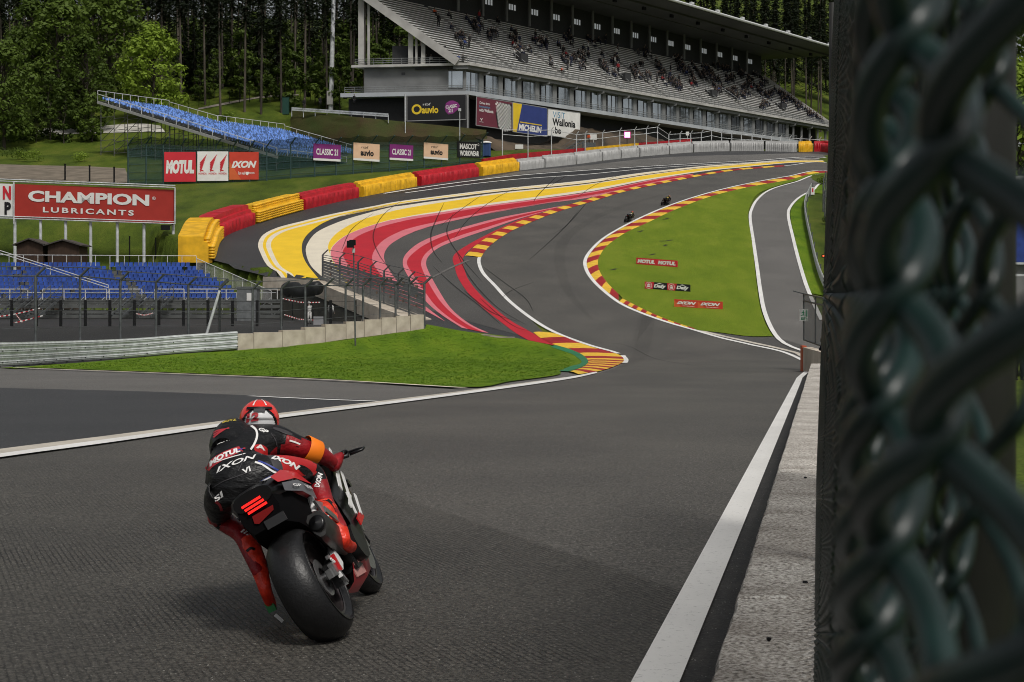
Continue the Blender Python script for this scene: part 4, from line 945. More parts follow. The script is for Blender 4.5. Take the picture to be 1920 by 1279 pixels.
def board(name, label, px, bg, group=None, frame=None, Yf=None, d=.08):
    """px: four photo corners tl, tr, br, bl"""
    Yl = (Yf(px[0][0]) if Yf else gy(px[0][0])) - .35; Yr = (Yf(px[1][0]) if Yf else gy(px[1][0])) - .35
    f_ = Face(P(*px[0], Yl), P(*px[1], Yr), P(*px[3], Yl)); r_ = thing(name, label, 'advertising board', tuple(f_.at(.5, 0)), group)
    q = MB(); f_.panel(q, d); q.build('panel', bg, r_)
    if frame:
        q = MB(); w = .14
        for a, b in (((0,0),(1,0)),((0,1),(1,1)),((0,0),(0,1)),((1,0),(1,1))): q.bar(f_.at(*a, -.05), f_.at(*b, -.05), w, w)
        q.build('frame', frame, r_)
    return r_, f_
def letters(r_, f_, m, *items, shapes=None, name='lettering'):
    q = MB()
    for it in items: f_.text(q, *it[:5], **(it[5] if len(it) > 5 else {}))
    if shapes: shapes(q)
    return q.build(name, m, r_)
GA = 'advertising boards on the green fence'
r_, f_ = board('advertising_board', 'square red board with white MOTUL letters on the green fence', [(308,285),(367,285),(366,339),(308,341)], V_RED, GA); letters(r_, f_, V_WHITE, ('MOTUL', .05, .27, .95, .73, dict(bold=.07, shear=.12)))
r_, f_ = board('advertising_board', 'square white board with three red wings and HONDA words', [(370,284),(428,284),(428,338),(370,339.5)], V_WHITE, GA)
def wings(q):
    for k in range(3):
        x = .05 + k * .325
        for j in range(6): y = .33 + j * .055; f_.poly(q, [(x + .02, y), (x + .06, y - .02), (x + .115 + j * .028, y + .12 + j * .03), (x + .125 + j * .028, y + .16 + j * .03)], d=.02)
        f_.poly(q, [(x + .03, .33), (x + .17, .33), (x + .12, .38), (x + .06, .36)], d=.02)
letters(r_, f_, V_RED, *[('HONDA', .04 + k * .325, .215, .30 + k * .325, .285, dict(bold=.02)) for k in range(3)], shapes=wings)
r_, f_ = board('advertising_board', 'square orange-red board with slanted white IXON letters', [(430,285),(485,285),(484,335),(430,337)], V_ORED, GA); letters(r_, f_, V_WHITE, ('iXON', .07, .42, .93, .68, dict(bold=.05, shear=.3)), ('For real', .30, .18, .52, .29, dict(bold=.02)), ('RACERS', .68, .20, .86, .27, dict(bold=.01)), shapes=lambda q: f_.poly(q, [(.55,.28),(.66,.28),(.66,.20),(.605,.15),(.55,.20)], .02))
letters(r_, f_, V_ORANGE, shapes=lambda q: f_.poly(q, [(0,0),(.40,0),(.0,.66)], .012), name='corner_flash')
for n_, (x0, x1, y0, y1) in enumerate(((588,639,269,303.5),(731,775,270,302.5))):
    r_, f_ = board('advertising_board', ('purple CLASSIC 21 board nearer the blue stand, left of the peach boards', 'purple CLASSIC 21 board between the two peach boards')[n_], [(x0,y0),(x1,y0+3),(x1-.5,y1),(x0-.5,y1-3)], V_PURPLE, GA)
    letters(r_, f_, V_WHITE, ('CLASSIC 21', .10, .34, .90, .72, dict(bold=.03)), shapes=lambda q: f_.rect(q, 0, 0, 1, .13, .014))
for n_, (x0, x1, y0, y1) in enumerate(((663,712,267,303),(795,840.5,267,300))):
    r_, f_ = board('advertising_board', ('peach board with black auvio word between the two purple boards', 'peach board with black auvio word right of both purple boards')[n_], [(x0,y0),(x1,y0+4),(x1-.5,y1),(x0-.5,y1-3)], V_PEACH, GA)
    letters(r_, f_, V_BLACK, ('auvio', .27, .28, .77, .62, dict(bold=.045)), ('rtbf', .30, .70, .56, .84, dict(bold=.0)))
    letters(r_, f_, V_WHITE, shapes=lambda q: f_.rect(q, 0, 0, 1, .12, .014), name='white_strip')
r_, f_ = board('advertising_board', 'black board with white MASCOT WORKWEAR words at the fence end', [(858,265),(901,267),(901,297),(858,295)], V_BLACK, GA)
letters(r_, f_, V_WHITE, ('MASCOT', .09, .53, .84, .88, dict(bold=.04)), ('WORKWEAR', .09, .10, .93, .44, dict(bold=.04)), shapes=lambda q: f_.disc(q, .90, .84, .035, .02, inner=.022))

# ================================================================ the concrete grandstand
A0 = Vector((-7.9, 262, 0)); E = Vector((.634, .7734, 0)); K = Vector((-.9915, .13, 0)); NO = Vector((.7734, -.634, 0)); RISE = .011
def gp_(u, w, z, out=0.0): p = A0 + E * u + K * w + NO * out; p.z = z + RISE * u; return p
ZU, ZL = 44.2, 39.0
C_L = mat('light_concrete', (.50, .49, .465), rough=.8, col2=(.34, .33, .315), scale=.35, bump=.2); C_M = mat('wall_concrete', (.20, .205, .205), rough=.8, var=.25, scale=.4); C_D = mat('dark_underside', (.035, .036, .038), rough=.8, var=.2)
C_S = mat('seat_row_concrete', (.19, .185, .175), rough=.85, col2=(.12, .118, .11), scale=.5)
GLASS = mat('window_glass', (.72, .78, .83), rough=.06, metal=.9, var=.2, scale=.3); FRAME_D = mat('window_frame', (.05, .052, .055), rough=.5)
gs = thing('grandstand', 'long grey concrete grandstand with roof and window storey above the curve', 'grandstand', tuple(gp_(0, 0, 30)))
def slab(name, u0, u1, w0, w1, z0, z1, m, out=0.0, K0=0.0):
    q = MB(); c = [gp_(u0, w0, z0, out), gp_(u1, w0, z0, out), gp_(u1, w1, z0), gp_(u0, w1, z0)]
    q.add(c + [p + UP * (z1 - z0) for p in c], [(3,2,1,0),(4,5,6,7),(0,1,5,4),(1,2,6,5),(2,3,7,6),(3,0,4,7)]); return q.build(name, m, gs)
slab('upper_slab', -.3, 150, -.3, 22, ZU - .45, ZU, C_L); slab('lower_slab', -.4, 126, -.4, 24, ZL - .75, ZL, mat('slab_fascia', (.44, .465, .49), rough=.6, var=.2, scale=.3))
slab('upper_edge_beam', 0, 150, .25, 3.0, ZU - 1.1, ZU - .46, C_M)
# window storey
slab('storey_wall', 1.0, 126, 4.6, 20.5, ZL + .01, ZU - .46, C_M)
wallw = 1.5
q = MB(); slab('front_lintel', 1.0, 126, 1.5, 4.5, ZU - 1.35, ZU - 1.12, C_M)
nb = 22; bw_ = 124 / nb
for k in range(nb):
    u0 = 1.4 + k * bw_; wroot = None
    q = MB(); c = gp_(u0 + bw_ * .92, 3.4, (ZL + ZU) / 2 - .5); q.box(c, (bw_ * .22, 3.6, ZU - ZL - 1.2), ax=[E, K.cross(UP).cross(UP) * -1 if False else NO, UP]); q.build('pier', C_M, gs)
    q = MB(); zz0, zz1 = ZL + .02, ZU - 1.36; fa = Face(gp_(u0, 1.6, zz1), gp_(u0 + bw_ * .80, 1.6, zz1), gp_(u0, 1.6, zz0)); q2 = MB(); fa.rect(q2, 0, 0, 1, 1, 0)
    wf = MB(); n_m = (.0, .5, 1.0) if k % 4 else (.0, .33, .66, 1.0)
    for x in n_m: wf.bar(fa.at(x, 0, .03), fa.at(x, 1, .03), .16, .14)
    for y in (0, 1): wf.bar(fa.at(0, y, .03), fa.at(1, y, .03), .14, .14)
    if k in (9, 13, 15): wf.bar(fa.at(0, .42, .03), fa.at(1, .42, .03), .1, .1)
    o = wf.build('window', FRAME_D, gs); q2.build('pane', GLASS if k not in (17, 19, 20, 21) else mat('dark_glass', (.10, .11, .12), rough=.08, metal=.6), o)
    if o.children: pass
# end facade of the storey
def endw(t, z, d=0.0): p = A0 + K * t; p = Vector((p.x, p.y - d, z)); return p
fe = Face(endw(19.6, ZU - .47, -1.0), endw(.6, ZU - .47, -1.0), endw(19.6, ZL + .02, -1.0)); q = MB(); fe.panel(q, .3); q.build('end_wall', mat('end_wall_grey', (.24, .245, .245), rough=.8, var=.2, scale=.3), gs)
for x0, x1, y0, y1, dark in ((.02, .16, .10, .88, 1), (.53, .97, .14, .86, 0), (.405, .455, .05, .82, 2)):
    q = MB(); fe.rect(q, x0, y0, x1, y1, .03); wf = MB()
    for x in np.linspace(x0, x1, 5 if dark == 0 else 2): wf.bar(fe.at(x, y0, .06), fe.at(x, y1, .06), .12, .12)
    for y in (y0, y1): wf.bar(fe.at(x0, y, .06), fe.at(x1, y, .06), .12, .12)
    o = wf.build('door' if dark == 2 else 'window', FRAME_D, gs); q.build('pane', GLASS if dark == 0 else (C_M if dark == 2 else C_D), o)
q = MB(); q.bar(fe.at(.50, .92, .3), fe.at(1.0, .92, .3), .9, .12); q.build('awning', C_D, gs)
q = MB(); q.box(fe.at(.38, .75, .1), (.7, .2, .5)); q.build('wall_lamp', FRAME_D, gs)
# railings of both decks
RAIL = mat('deck_railing', (.24, .25, .25), rough=.5, metal=.2)
def rail(u0, u1, w0, z, hgt, n, end=False):
    q = MB(); f_ = (lambda s: gp_(u0 + (u1 - u0) * s, w0, z)) if not end else (lambda s: endw(u0 + (u1 - u0) * s, z))
    for dz in (hgt, hgt * .66, hgt * .33): q.tube([f_(0) + UP * dz, f_(1) + UP * dz], .05, 4)
    for k in range(n + 1): q.tube([f_(k / n), f_(k / n) + UP * hgt], .045, 4)
    q.build('railing', RAIL, gs)
rail(0, 126, 0, ZL, 1.15, 62); rail(0, 150, 0, ZU, 1.15, 80); rail(.3, 23.5, 0, ZL, 1.1, 12, True); rail(.3, 21.5, 0, ZU, 1.1, 12, True)
gl = MB(); f_ = Face(gp_(0, .02, ZU + 1.05), gp_(150, .02, ZU + 1.05), gp_(0, .02, ZU + .1)); f_.rect(gl, 0, 0, 1, 1, 0); gl.build('railing_mesh', veil('railing_mesh', (.22, .22, .22), .35), gs)
# seating rake
NR, WD, RS = 23, .79, .585; W0 = 2.4; rows = []
for i in range(NR):
    w = W0 + i * WD; z = ZU + .35 + i * RS
    rows += [[gp_(u, w, z - RS if i else ZU) for u in (0, 150)], [gp_(u, w, z) for u in (0, 150)], [gp_(u, w + WD, z) for u in (0, 150)]]
q = MB(); q.grid(rows); q.build('seating_rows', C_S, gs)
ben = MB()
for i in range(NR):
    w = W0 + i * WD + .42; z = ZU + .35 + i * RS
    for (u0, u1) in ((.8, 17), (18.6, 35), (36.6, 53), (54.6, 71), (72.6, 89), (90.6, 107), (108.6, 125), (126.6, 149)):
        c = [gp_(u0, w, z + .40), gp_(u1, w, z + .40), gp_(u1, w + .36, z + .42), gp_(u0, w + .36, z + .42)]
        ben.add(c + [p - UP * .12 for p in c], [(0,1,2,3),(7,6,5,4),(0,4,5,1),(2,6,7,3),(1,5,6,2),(3,7,4,0)])
ben.build('bench_rows', mat('bench_pale', (.74, .73, .70), rough=.7, var=.2, scale=.6), gs)['kind'] = 'stuff'
WT = W0 + NR * WD; ZT = ZU + .35 + (NR - 1) * RS
for u0 in (17.8, 53.8, 89.8, 125.8, 35.8, 71.8, 107.8):
    a, b = gp_(u0, W0, ZU + .4), gp_(u0, W0 + 9.5, ZU + .4 + 9.5 * RS / WD); handrail(gs, [a, b], 1.0, 3.2, r=.05, m=RAIL)
for u0 in (26, 62, 98, 132):                                         # stair openings with their rails
    q = MB(); c = gp_(u0, W0 + 4.5, ZU + .4 + 3.3); q.box(c + UP * .3, (2.2, 2.0, 1.6), ax=[E, NO, UP]); q.build('stair_opening', C_D, gs)
    for du in (-1.3, 1.3): handrail(gs, [gp_(u0 + du, W0 + 2.8, ZU + 2.1), gp_(u0 + du, W0 + 6.6, ZU + .4 + 6.6 * RS / WD)], 1.0, 1.2, r=.05, m=RAIL)
# left raker beam and columns
q = MB(); a, b = gp_(-.55, W0 - .6, ZU + .1), gp_(-.55, WT + 4, ZU + .1 + (WT + 4 - W0) * RS / WD); q.bar(a, b, .9, 1.5); q.build('raker_beam', C_L, gs)
q = MB(); q.bar(gp_(150.4, W0, ZU + .7), gp_(150.4, WT, ZT + .8), .5, 1.0); q.build('raker_beam', C_L, gs)
for t, wd, z1 in ((20.4, 1.05, 66), (19.0, .45, 66), (11.0, .9, ZU + 7.0), (9.9, .4, ZU + 6), (8.6, .75, ZU + 5.0)):
    q = MB(); c = endw(t, (ZU + z1) / 2, -.9 if t > 10 else -.4); q.box(c, (wd, wd, z1 - ZU)); q.build('column', C_L, gs)
q = MB(); c = endw(9.5, ZU + 1.9, -3.5); q.box(c, (10, 3, 3.6)); q.build('stair_core', C_D, gs)
for u in np.arange(6, 150, 9.2):
    q = MB(); c = gp_(u, 2.6, ZL - 1); 
    q = MB(); p = gp_(u, .1, ZU - 1.1); q.bar(p, gp_(u, 1.6, ZU - 1.5), .35, .6); q.build('bracket', C_M, gs)
for u in np.arange(127, 150, 4.4):
    q = MB(); a = gp_(u, 1.4, ZU - 1.0); q.box(((a.x, a.y, (a.z + 30) / 2)), (.5, .5, a.z - 30)); q.build('column', C_M, gs)
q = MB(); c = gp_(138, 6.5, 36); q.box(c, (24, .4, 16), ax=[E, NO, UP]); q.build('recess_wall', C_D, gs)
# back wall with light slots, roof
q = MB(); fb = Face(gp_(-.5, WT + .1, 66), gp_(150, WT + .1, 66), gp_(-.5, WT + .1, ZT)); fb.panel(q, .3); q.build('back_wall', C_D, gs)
LITE = mat('back_window_light', (.75, .76, .77), rough=.3, emit=(.85, .9, .95), estr=.12)
for k in range(16):
    u = 28 + k * 7.6; 
    for j in range(4):
        q = MB(); x0 = (u + j * .85) / 150; fb.rect(q, x0, .40, x0 + .0038, .54, .03); q.build('back_window', LITE, gs)
    q = MB(); p = gp_(u - 2.2, WT - 1.2, ZT + .5); q.tube([p, p + UP * 7.5], .3, 8); q.build('roof_column', C_M, gs)
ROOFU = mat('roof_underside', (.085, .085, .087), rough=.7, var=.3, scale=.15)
def roofp(u, w, z): return gp_(u, w, z - RISE * u)
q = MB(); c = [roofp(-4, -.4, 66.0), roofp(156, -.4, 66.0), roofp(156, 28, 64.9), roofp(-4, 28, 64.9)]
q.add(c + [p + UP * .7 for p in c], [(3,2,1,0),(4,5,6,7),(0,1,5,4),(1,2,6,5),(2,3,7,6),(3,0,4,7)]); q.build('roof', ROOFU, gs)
q = MB(); q.tube([roofp(-4, -.75, 66.45), roofp(156.4, -.75, 66.45)], .32, 8); q.build('gutter', mat('gutter_white', (.62, .63, .63), rough=.4), gs)
for u in np.arange(8, 156, 11.2):
    q = MB(); q.box(roofp(u, -.7, 67.0), (1.1, .6, .5), ax=[E, NO, UP]); q.build('gutter_box', MATS['gutter_white'], gs)
    q = MB(); q.box(roofp(u + 4, 6, 64.9), (1.0, .5, .7), ax=[E, NO, UP]); q.build('roof_speaker', BLACKP, gs)
for w in (5, 12, 19): q = MB(); q.bar(roofp(-4, w, 65.6), roofp(156, w, 65.6), .25, .5); q.build('roof_purlin', ROOFU, gs)
# dark storey under the lower slab
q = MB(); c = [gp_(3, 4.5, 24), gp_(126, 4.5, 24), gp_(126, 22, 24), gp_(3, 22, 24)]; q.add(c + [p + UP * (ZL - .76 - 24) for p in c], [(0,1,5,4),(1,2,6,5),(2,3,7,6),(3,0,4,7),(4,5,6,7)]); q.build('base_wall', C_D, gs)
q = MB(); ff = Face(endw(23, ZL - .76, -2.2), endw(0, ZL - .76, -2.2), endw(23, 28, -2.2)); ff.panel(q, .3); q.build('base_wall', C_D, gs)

# rock bank below the stand
ROCK = mat('rock_face', (.105, .075, .048), rough=.9, col2=(.035, .027, .018), scale=.22, bump=1.0, bscale=1.2, detail=12)
rows = []; rr = random.Random(3)
for i in range(70):
    u = -3 + i * 2.3; rows.append([])
    for j in range(14):
        t = j / 13; out = 9.5 * (1 - t) - 3.0 * t + rr.uniform(-.9, .9) * math.sin(math.pi * t); p = gp_(u + rr.uniform(-.8, .8), 0, 0, out)
        zb_ = hz(p.x, p.y) - .4; ztop = (ZL - 1.1 - 1.6 * abs(math.sin(u * .11)) - .018 * u) + RISE * u - 5.4 * (1 - float(sm(u, 26, 33))); p.z = zb_ + (ztop - zb_) * (t ** .8) + rr.uniform(-.35, .35) * (0 < t < 1); rows[-1].append(p)
q = MB(); q.grid(rows); o = q.build('rock_bank', ROCK, smooth=True, off=tuple(rows[0][0])); tag(o, kind='structure')
# earth mound with grass lip left of it
rows = []
for i in range(36):
    px = 545 + i * 10.5; top = 207 + (px - 545) * .10 if px < 760 else 228.5 + (px - 760) * .10; r_ = []
    for j in range(10):
        t = j / 9; Y = 256 + max(0, 680 - px) * .09 + 4 * t + rr.uniform(-.3, .3); py = (275 - (275 - top) * t ** .75) ; p = P(px + rr.uniform(-1.5, 1.5), py + rr.uniform(-1.5, 1.5) * (0 < t < 1), Y)
        p.z = max(p.z, hz(p.x, p.y) - .3) if j else hz(p.x, p.y) - .5; r_.append(p)
    rows.append(r_)
q = MB(); q.grid(rows); tag(q.build('earth_bank', m_grass('bank_earth', (.050, .052, .015), (.060, .036, .020), (.040, .060, .014), s1=.18), smooth=True, off=tuple(rows[0][0])), kind='structure')

# boards under the stand
def yb(px): return 262 if px < 880 else 262 + (px - 893) * .13
FR_S = mat('board_frame', (.30, .30, .30), rough=.5, metal=.3)
GB2 = 'large boards under the grandstand'
r_, f_ = board('advertising_board', 'large black board with yellow auvio word and purple badge under the stand', [(763,180),(874,177),(874,228),(763,227)], V_BLACK, GB2, FR_S, Yf=yb)
letters(r_, f_, V_YELLOW, ('auvio', .25, .28, .53, .56, dict(bold=.035)), shapes=lambda q: f_.disc(q, .165, .455, .085, .02, inner=.052)); letters(r_, f_, V_WHITE, ('rtbf', .27, .60, .40, .70, dict(bold=.0)), ('CLASSIC', .655, .47, .845, .60, dict(bold=.03, rot=.12, d=.04)), ('21', .70, .30, .77, .45, dict(bold=.03, d=.04)))
letters(r_, f_, V_PURPLE, shapes=lambda q: f_.poly(q, [(.66,.67),(.72,.76),(.78,.77),(.86,.68),(.895,.55),(.86,.40),(.78,.25),(.70,.22),(.655,.33),(.64,.5)], .02), name='badge')
for px in (760, 877):
    q = MB(); p = P(px, 232, 261.5); q.bar(P(px, 176, 261.5), (p.x, p.y, hz(p.x, p.y) - 1), .3, .3); q.build('support_post', FR_S, r_)
r_, f_ = board('advertising_board', 'maroon board with chequered flag pattern and pale words under the stand', [(894,181),(961,192),(961,247),(893,235)], V_MAROON, GB2, FR_S, Yf=yb)
letters(r_, f_, V_WHITE, ('Drive into', .08, .76, .36, .85, dict(bold=.015)), ('with Wallonia', .07, .50, .46, .61, dict(bold=.02)), ('wallonia', .08, .13, .19, .16, dict(bold=.01)), shapes=lambda q: f_.poly(q, [(.10,.27),(.12,.27),(.135,.22),(.15,.27),(.17,.27),(.14,.19),(.13,.19)], .02))
letters(r_, f_, V_CYAN, ('Innovation', .07, .64, .37, .72, dict(bold=.02)))
def chequer(q):
    n, mrows = 15, 11
    def cp(i, j):
        s = i / n; t = j / mrows; return (.52 + .10 * (1 - s) + t * (.46 - .10 * (1 - s)) - .02 * s - .0 , .02 + s * (.92 - .05 * t) - .10 * math.sin(t * 3.1) * (1 - s)) 
    for i in range(n):
        for j in range(mrows):
            if (i + j) % 2: f_.poly(q, [(min(.99, a), b) for a, b in (cp(i, j), cp(i, j + 1), cp(i + 1, j + 1), cp(i + 1, j))], .024)
letters(r_, f_, V_BLACK, shapes=lambda q: f_.poly(q, [(.60,.02),(.985,.02),(.985,.92),(.62,.92),(.52,.5)], .014), name='flag_ground'); letters(r_, f_, V_WHITE, shapes=chequer, name='chequered_flag')
r_, f_ = board('advertising_board', 'blue and yellow board with white MICHELIN letters under the stand', [(962,192),(1026,203),(1026,256),(962,247)], V_BLUE, GB2, FR_S, Yf=yb)
letters(r_, f_, V_WHITE, ('MICHELIN', .16, .09, .83, .31, dict(bold=.045, shear=.15))); letters(r_, f_, V_YELLOW, shapes=lambda q: (f_.poly(q, [(0,0),(.10,0),(.26,1),(0,1)], .016), f_.rect(q, .20, .35, .84, .385, .016)), name='yellow_flash')
r_, f_ = board('advertising_board', 'white board reading VISIT Wallonia be under the stand', [(1028,204),(1088,212),(1088,258),(1027,254)], V_WHITE, GB2, FR_S, Yf=yb)
letters(r_, f_, V_CYAN, ('VISIT', .14, .70, .52, .93, dict(bold=.0))); letters(r_, f_, V_BLACK, ('Wallonia', .13, .40, .85, .68, dict(bold=.035)), ('be', .22, .10, .40, .36, dict(bold=.03)), shapes=lambda q: f_.rect(q, .155, .12, .185, .17, .016))

# ================================================================ wire fence with posts behind the grey covers
droot = thing('debris_fence', 'grey post and wire fence along the grey covered barrier at the crest', 'fence', tuple(G(1170, 297)))
dl = [(942,314,236),(990,310,240),(1034,306,238),(1081,302,247),(1097,300,246),(1130,296,244),(1162,293,240),(1190,291,238),(1212,290,236),(1233,288.5,233),(1254,287,247),(1275,285.5,246),(1295,284.5,245),(1315,284,244),(1334,283.5,240),(1353,283.5,244),(1372,283.5,246),(1390,283.5,247),(1410,283.5,248),(1428,284,249),(1446,284,251),(1463,284.5,253),(1480,285,254),(1500,285.5,255),(1518,286,256),(1536,286.5,257),(1556,287,258)]
dp = []
for px, pb, pt_ in dl:
    g = G(px, pb); g.y += 3.2; zt = ZC + (HY - pt_) / F * g.y; g.x = (px - CX) / F * g.y; q = MB(); q.tube([(g.x, g.y, hz(g.x, g.y) - .2), (g.x, g.y, zt - .5), (g.x + .35, g.y - .2, zt)], .085, 6); q.build('post', STEEL, droot); dp.append(Vector((g.x, g.y, zt)))
pan = MB(); w_ = MB()
for a, b in zip(dp[:-1], dp[1:]):
    za, zb = hz(a.x, a.y), hz(b.x, b.y); pan.add([(a.x, a.y, za), (b.x, b.y, zb), (b.x, b.y, b.z - .4), (a.x, a.y, a.z - .4)], [(0,1,2,3)])
    for d in (.5, 1.4): w_.tube([a - UP * d, b - UP * d], .05, 4)
pan.build('wire_mesh', MESH_W, droot); w_.build('top_rail', STEEL, droot)
# signal panel, marshal post, small signs
q = MB(); p = P(1176, 253, 263); q.box(p, (.85, .2, .85)); o = thing('signal_board', 'brightly lit pinkish-white signal panel behind the wire fence', 'signal panel', (p.x, p.y, hz(p.x, p.y)))
q.build('screen', mat('signal_light', (.9, .7, .8), emit=(1, .75, .9), estr=4), o); q = MB(); q.box(p + Vector((0, .05, 0)), (1.15, .2, 1.15)); q.build('screen_halo', mat('signal_halo', (.5, .1, .3), emit=(1, .08, .38), estr=.9), o); q = MB(); q.box(p + Vector((0, .28, 0)), (1.25, .22, 1.25)); q.tube([p + Vector((0, .3, -.7)), (p.x, p.y + .3, hz(p.x, p.y))], .07, 6); q.build('housing', BLACKP, o)  # pink glowing border stands in for the halo of light round the screen
for n_, (x0, x1, y0, y1, m, Y, lb) in enumerate(((966,981,271,279,V_WHITE,258,'small white sign on the fence right of the black MASCOT board'), (1286,1292,247,254,V_WHITE,262,'small white number sign on the crest fence posts'), (1106,1119,252,262,V_WHITE,262,'white bag hanging on marshal post by the stairs'))):
    f_ = Face(P(x0, y0, Y), P(x1, y0, Y), P(x0, y1, Y)); q = MB(); f_.panel(q, .06); c = f_.at(.5, 0); q.tube([c - f_.N * .05, (c.x, c.y, hz(c.x, c.y))], .05, 5); q.build_ = None
    o = q.build('sign', [m], off=(c.x, c.y, hz(c.x, c.y))); tag(o, lb, 'sign')
q = MB(); p = P(912, 303, 243); zb_ = hz(p.x, p.y); q.box((p.x, p.y, zb_ + 1.2), (1.5, 1.4, 2.3)); tl_ = thing('portable_toilet', 'blue portable toilet with white roof at the end of boards', 'toilet', (p.x, p.y, zb_)); q.build('cabin', mat('toilet_blue', (.03, .07, .20), rough=.5), tl_)
q = MB(); q.lathe([(1.0, 0), (.85, .18), (.3, .32), (0, .34)], (p.x, p.y, zb_ + 2.35), n=10); q.build('roof', V_WHITE, tl_); q = MB(); q.box((p.x + .1, p.y - .73, zb_ + 1.2), (.8, .05, 2.0)); q.build('door', mat('toilet_door', (.02, .05, .15)), tl_)
q = MB(); a, b = P(1050, 288, 259), P(1090, 262, 261.5)
for dx in (0, 1.0): q.bar(a + Vector((dx,0,0)), b + Vector((dx,0,0)), .08, .25); q.tube([a + Vector((dx,0,1)), b + Vector((dx,0,1))], .04, 5)
for k in range(10): c = a.lerp(b, k / 9); q.box(c + Vector((.5,0,0)), (1.0, .3, .05))
tag(q.build('steel_stairs', STEEL_D, off=tuple(a)), 'steel stairs climbing the rock bank beside the white board', 'stairs')

# poles
b_ = P(620, 195, 292); lm = thing('lamp_mast', 'very tall grey lighting mast with concrete foot left of the grandstand', 'mast', (b_.x, b_.y, hz(b_.x, b_.y)))
q = MB(); q.tube([(b_.x, b_.y, hz(b_.x, b_.y)), (b_.x + .9, b_.y, b_.z + 34)], [.5, .38], 12); q.build('pole', STEEL, lm); q = MB(); q.box((b_.x - .1, b_.y - .2, b_.z + 1.2), (1.2, 1.1, 2.8)); q.build('foot_box', C_L, lm)
q = MB(); q.box((b_.x + .9, b_.y, b_.z + 34.3), (4, .6, .8)); q.build('lamp_head', STEEL_D, lm)
for n_, (px, y0, y1, Y) in enumerate(((862,207,266,256),(760,176,262,258))):
    b_ = P(px, y1, Y); o = pole_thing('light_pole', ('slim pole with small lamp in front of the black auvio board', 'slim pole at the left edge of the black auvio board')[n_], 'pole', Vector((b_.x, b_.y, hz(b_.x, b_.y))), P(px, y0, Y), .09, STEEL)
    if n_ == 0: q = MB(); q.box(P(862, 206, Y), (.5, .4, .5)); q.build('lamp_head', STEEL, o)
# bank details on the left of the stand: path, rail, posts, box
path = gc([(372,203),(420,193),(470,184),(500,180),(560,177)], 20); path2 = gc([(372,206),(420,197),(470,187),(500,183),(560,179)], 20)
q = MB(); ribbon(q, path, path2, .05, 1); tag(fix_up(q.build('footpath', mat('path_gravel', (.27, .24, .20), rough=.9, var=.3), smooth=True)), kind='structure')
gv = gc([(-60,306),(60,310),(160,312),(235,316)], 20); gv2 = gc([(-60,336),(60,337),(160,341),(245,346)], 20)
q = MB(); ribbon(q, gv, gv2, .02, 5); tag(fix_up(q.build('gravel_road', mat('gravel_brown', (.20, .165, .125), rough=.95, col2=(.12, .10, .075), scale=.5, bump=.5), smooth=True)), kind='structure')
q = MB(); a = P(547, 206, 270); b = P(728, 218, 259)
for dz in (0, .35): q.bar(a + UP * dz, b + UP * dz, .1, .28)
for t in np.linspace(0, 1, 9): p = a.lerp(b, t); q.box((p.x, p.y + .12, p.z - .5), (.12, .12, 1.5))
tag(q.build('guard_rail', STEEL, off=tuple(a)), 'short grey crash rail on the grass bank left of the grandstand', 'guard rail')
q = MB(); p = P(536, 212, 271); q.box((p.x, p.y, p.z + 1.3), (1.2, .9, 3.2)); q.box((p.x, p.y, p.z + 2.95), (1.3, 1.0, .1)); tag(q.build('cabinet', mat('cabinet_green', (.008, .05, .035), rough=.5), off=tuple(p)), 'dark green cabinet at the end of the short crash rail on bank', 'cabinet')
bf = thing('bank_fence', 'thin dark posts of a wire fence across the grass bank by the forest', 'fence', tuple(G(560, 190)))
pr = None; w_ = MB()
for k, px in enumerate(range(335, 700, 19)):
    yb_ = 202 - (px - 335) * .08 if px < 500 else 189 - (px - 500) * .01; g = G(px, yb_); q = MB(); q.tube([g - UP * .3, g + UP * 2.6], .06, 5); q.build('post', BLACKP, bf)
    if pr: [w_.tube([pr + UP * z, g + UP * z], .02, 3) for z in (.9, 1.7, 2.5)]
    pr = g
w_.build('wire', BLACKP, bf)
for n_, (px, yb_) in enumerate(((122,338),(168,341),(214,344))):
    g = G(px, yb_); q = MB(); q.tube([g - UP * .3, g + UP * 2.3], .12, 6); q.tube([g + UP * 2.3, g + UP * 2.4], .16, 6)
    tag(q.build('fence_post', BLACKP, off=tuple(g)), ('black post at the gravel road edge, leftmost of three', 'black post at the gravel road edge, middle of three', 'black post at the gravel road edge nearest the green fence')[n_], 'post')
yd = [P(px, 0, 1) for px in ()]
gy1 = gc([(70,243),(120,238),(190,236),(260,232),(300,236)], 20); gy2 = gc([(60,256),(120,252),(190,250),(260,248),(310,248)], 20)
q = MB(); ribbon(q, gy1, gy2, .05, 4); tag(fix_up(q.build('pale_yard', mat('pale_gravel', (.55, .53, .48), rough=.9, col2=(.30, .29, .25), scale=.3, bump=.4), smooth=True)), kind='structure')

# ================================================================ infield signs and right hand side
def ground_board(label, pts, bg):
    tl, tr, br, bl = pts; gl_, gr_ = G(*bl, .04), G(*br, .04); hL = (bl[1] - tl[1]) / F * gl_.y; hR = (br[1] - tr[1]) / F * gr_.y
    f_ = Face(gl_ + UP * hL, gr_ + UP * hL, gl_); r_ = thing('ground_sign', label, 'advertising sign', tuple(gl_), 'low signs lying on the infield grass'); q = MB(); f_.panel(q, .12); q.build('panel', bg, r_); return r_, f_
r_, f_ = ground_board('low red sign with two white MOTUL words on the infield grass', [(1194,483),(1271,488),(1270,501),(1193,495)], V_RED)
letters(r_, f_, V_WHITE, ('MOTUL', .03, .20, .46, .80, dict(bold=.07, shear=.2)), ('MOTUL', .53, .20, .96, .80, dict(bold=.07, shear=.2)))
r_, f_ = ground_board('low black and red Dafy sign on the infield grass', [(1210,528),(1295,535),(1294,547),(1209,541)], V_BLACK)
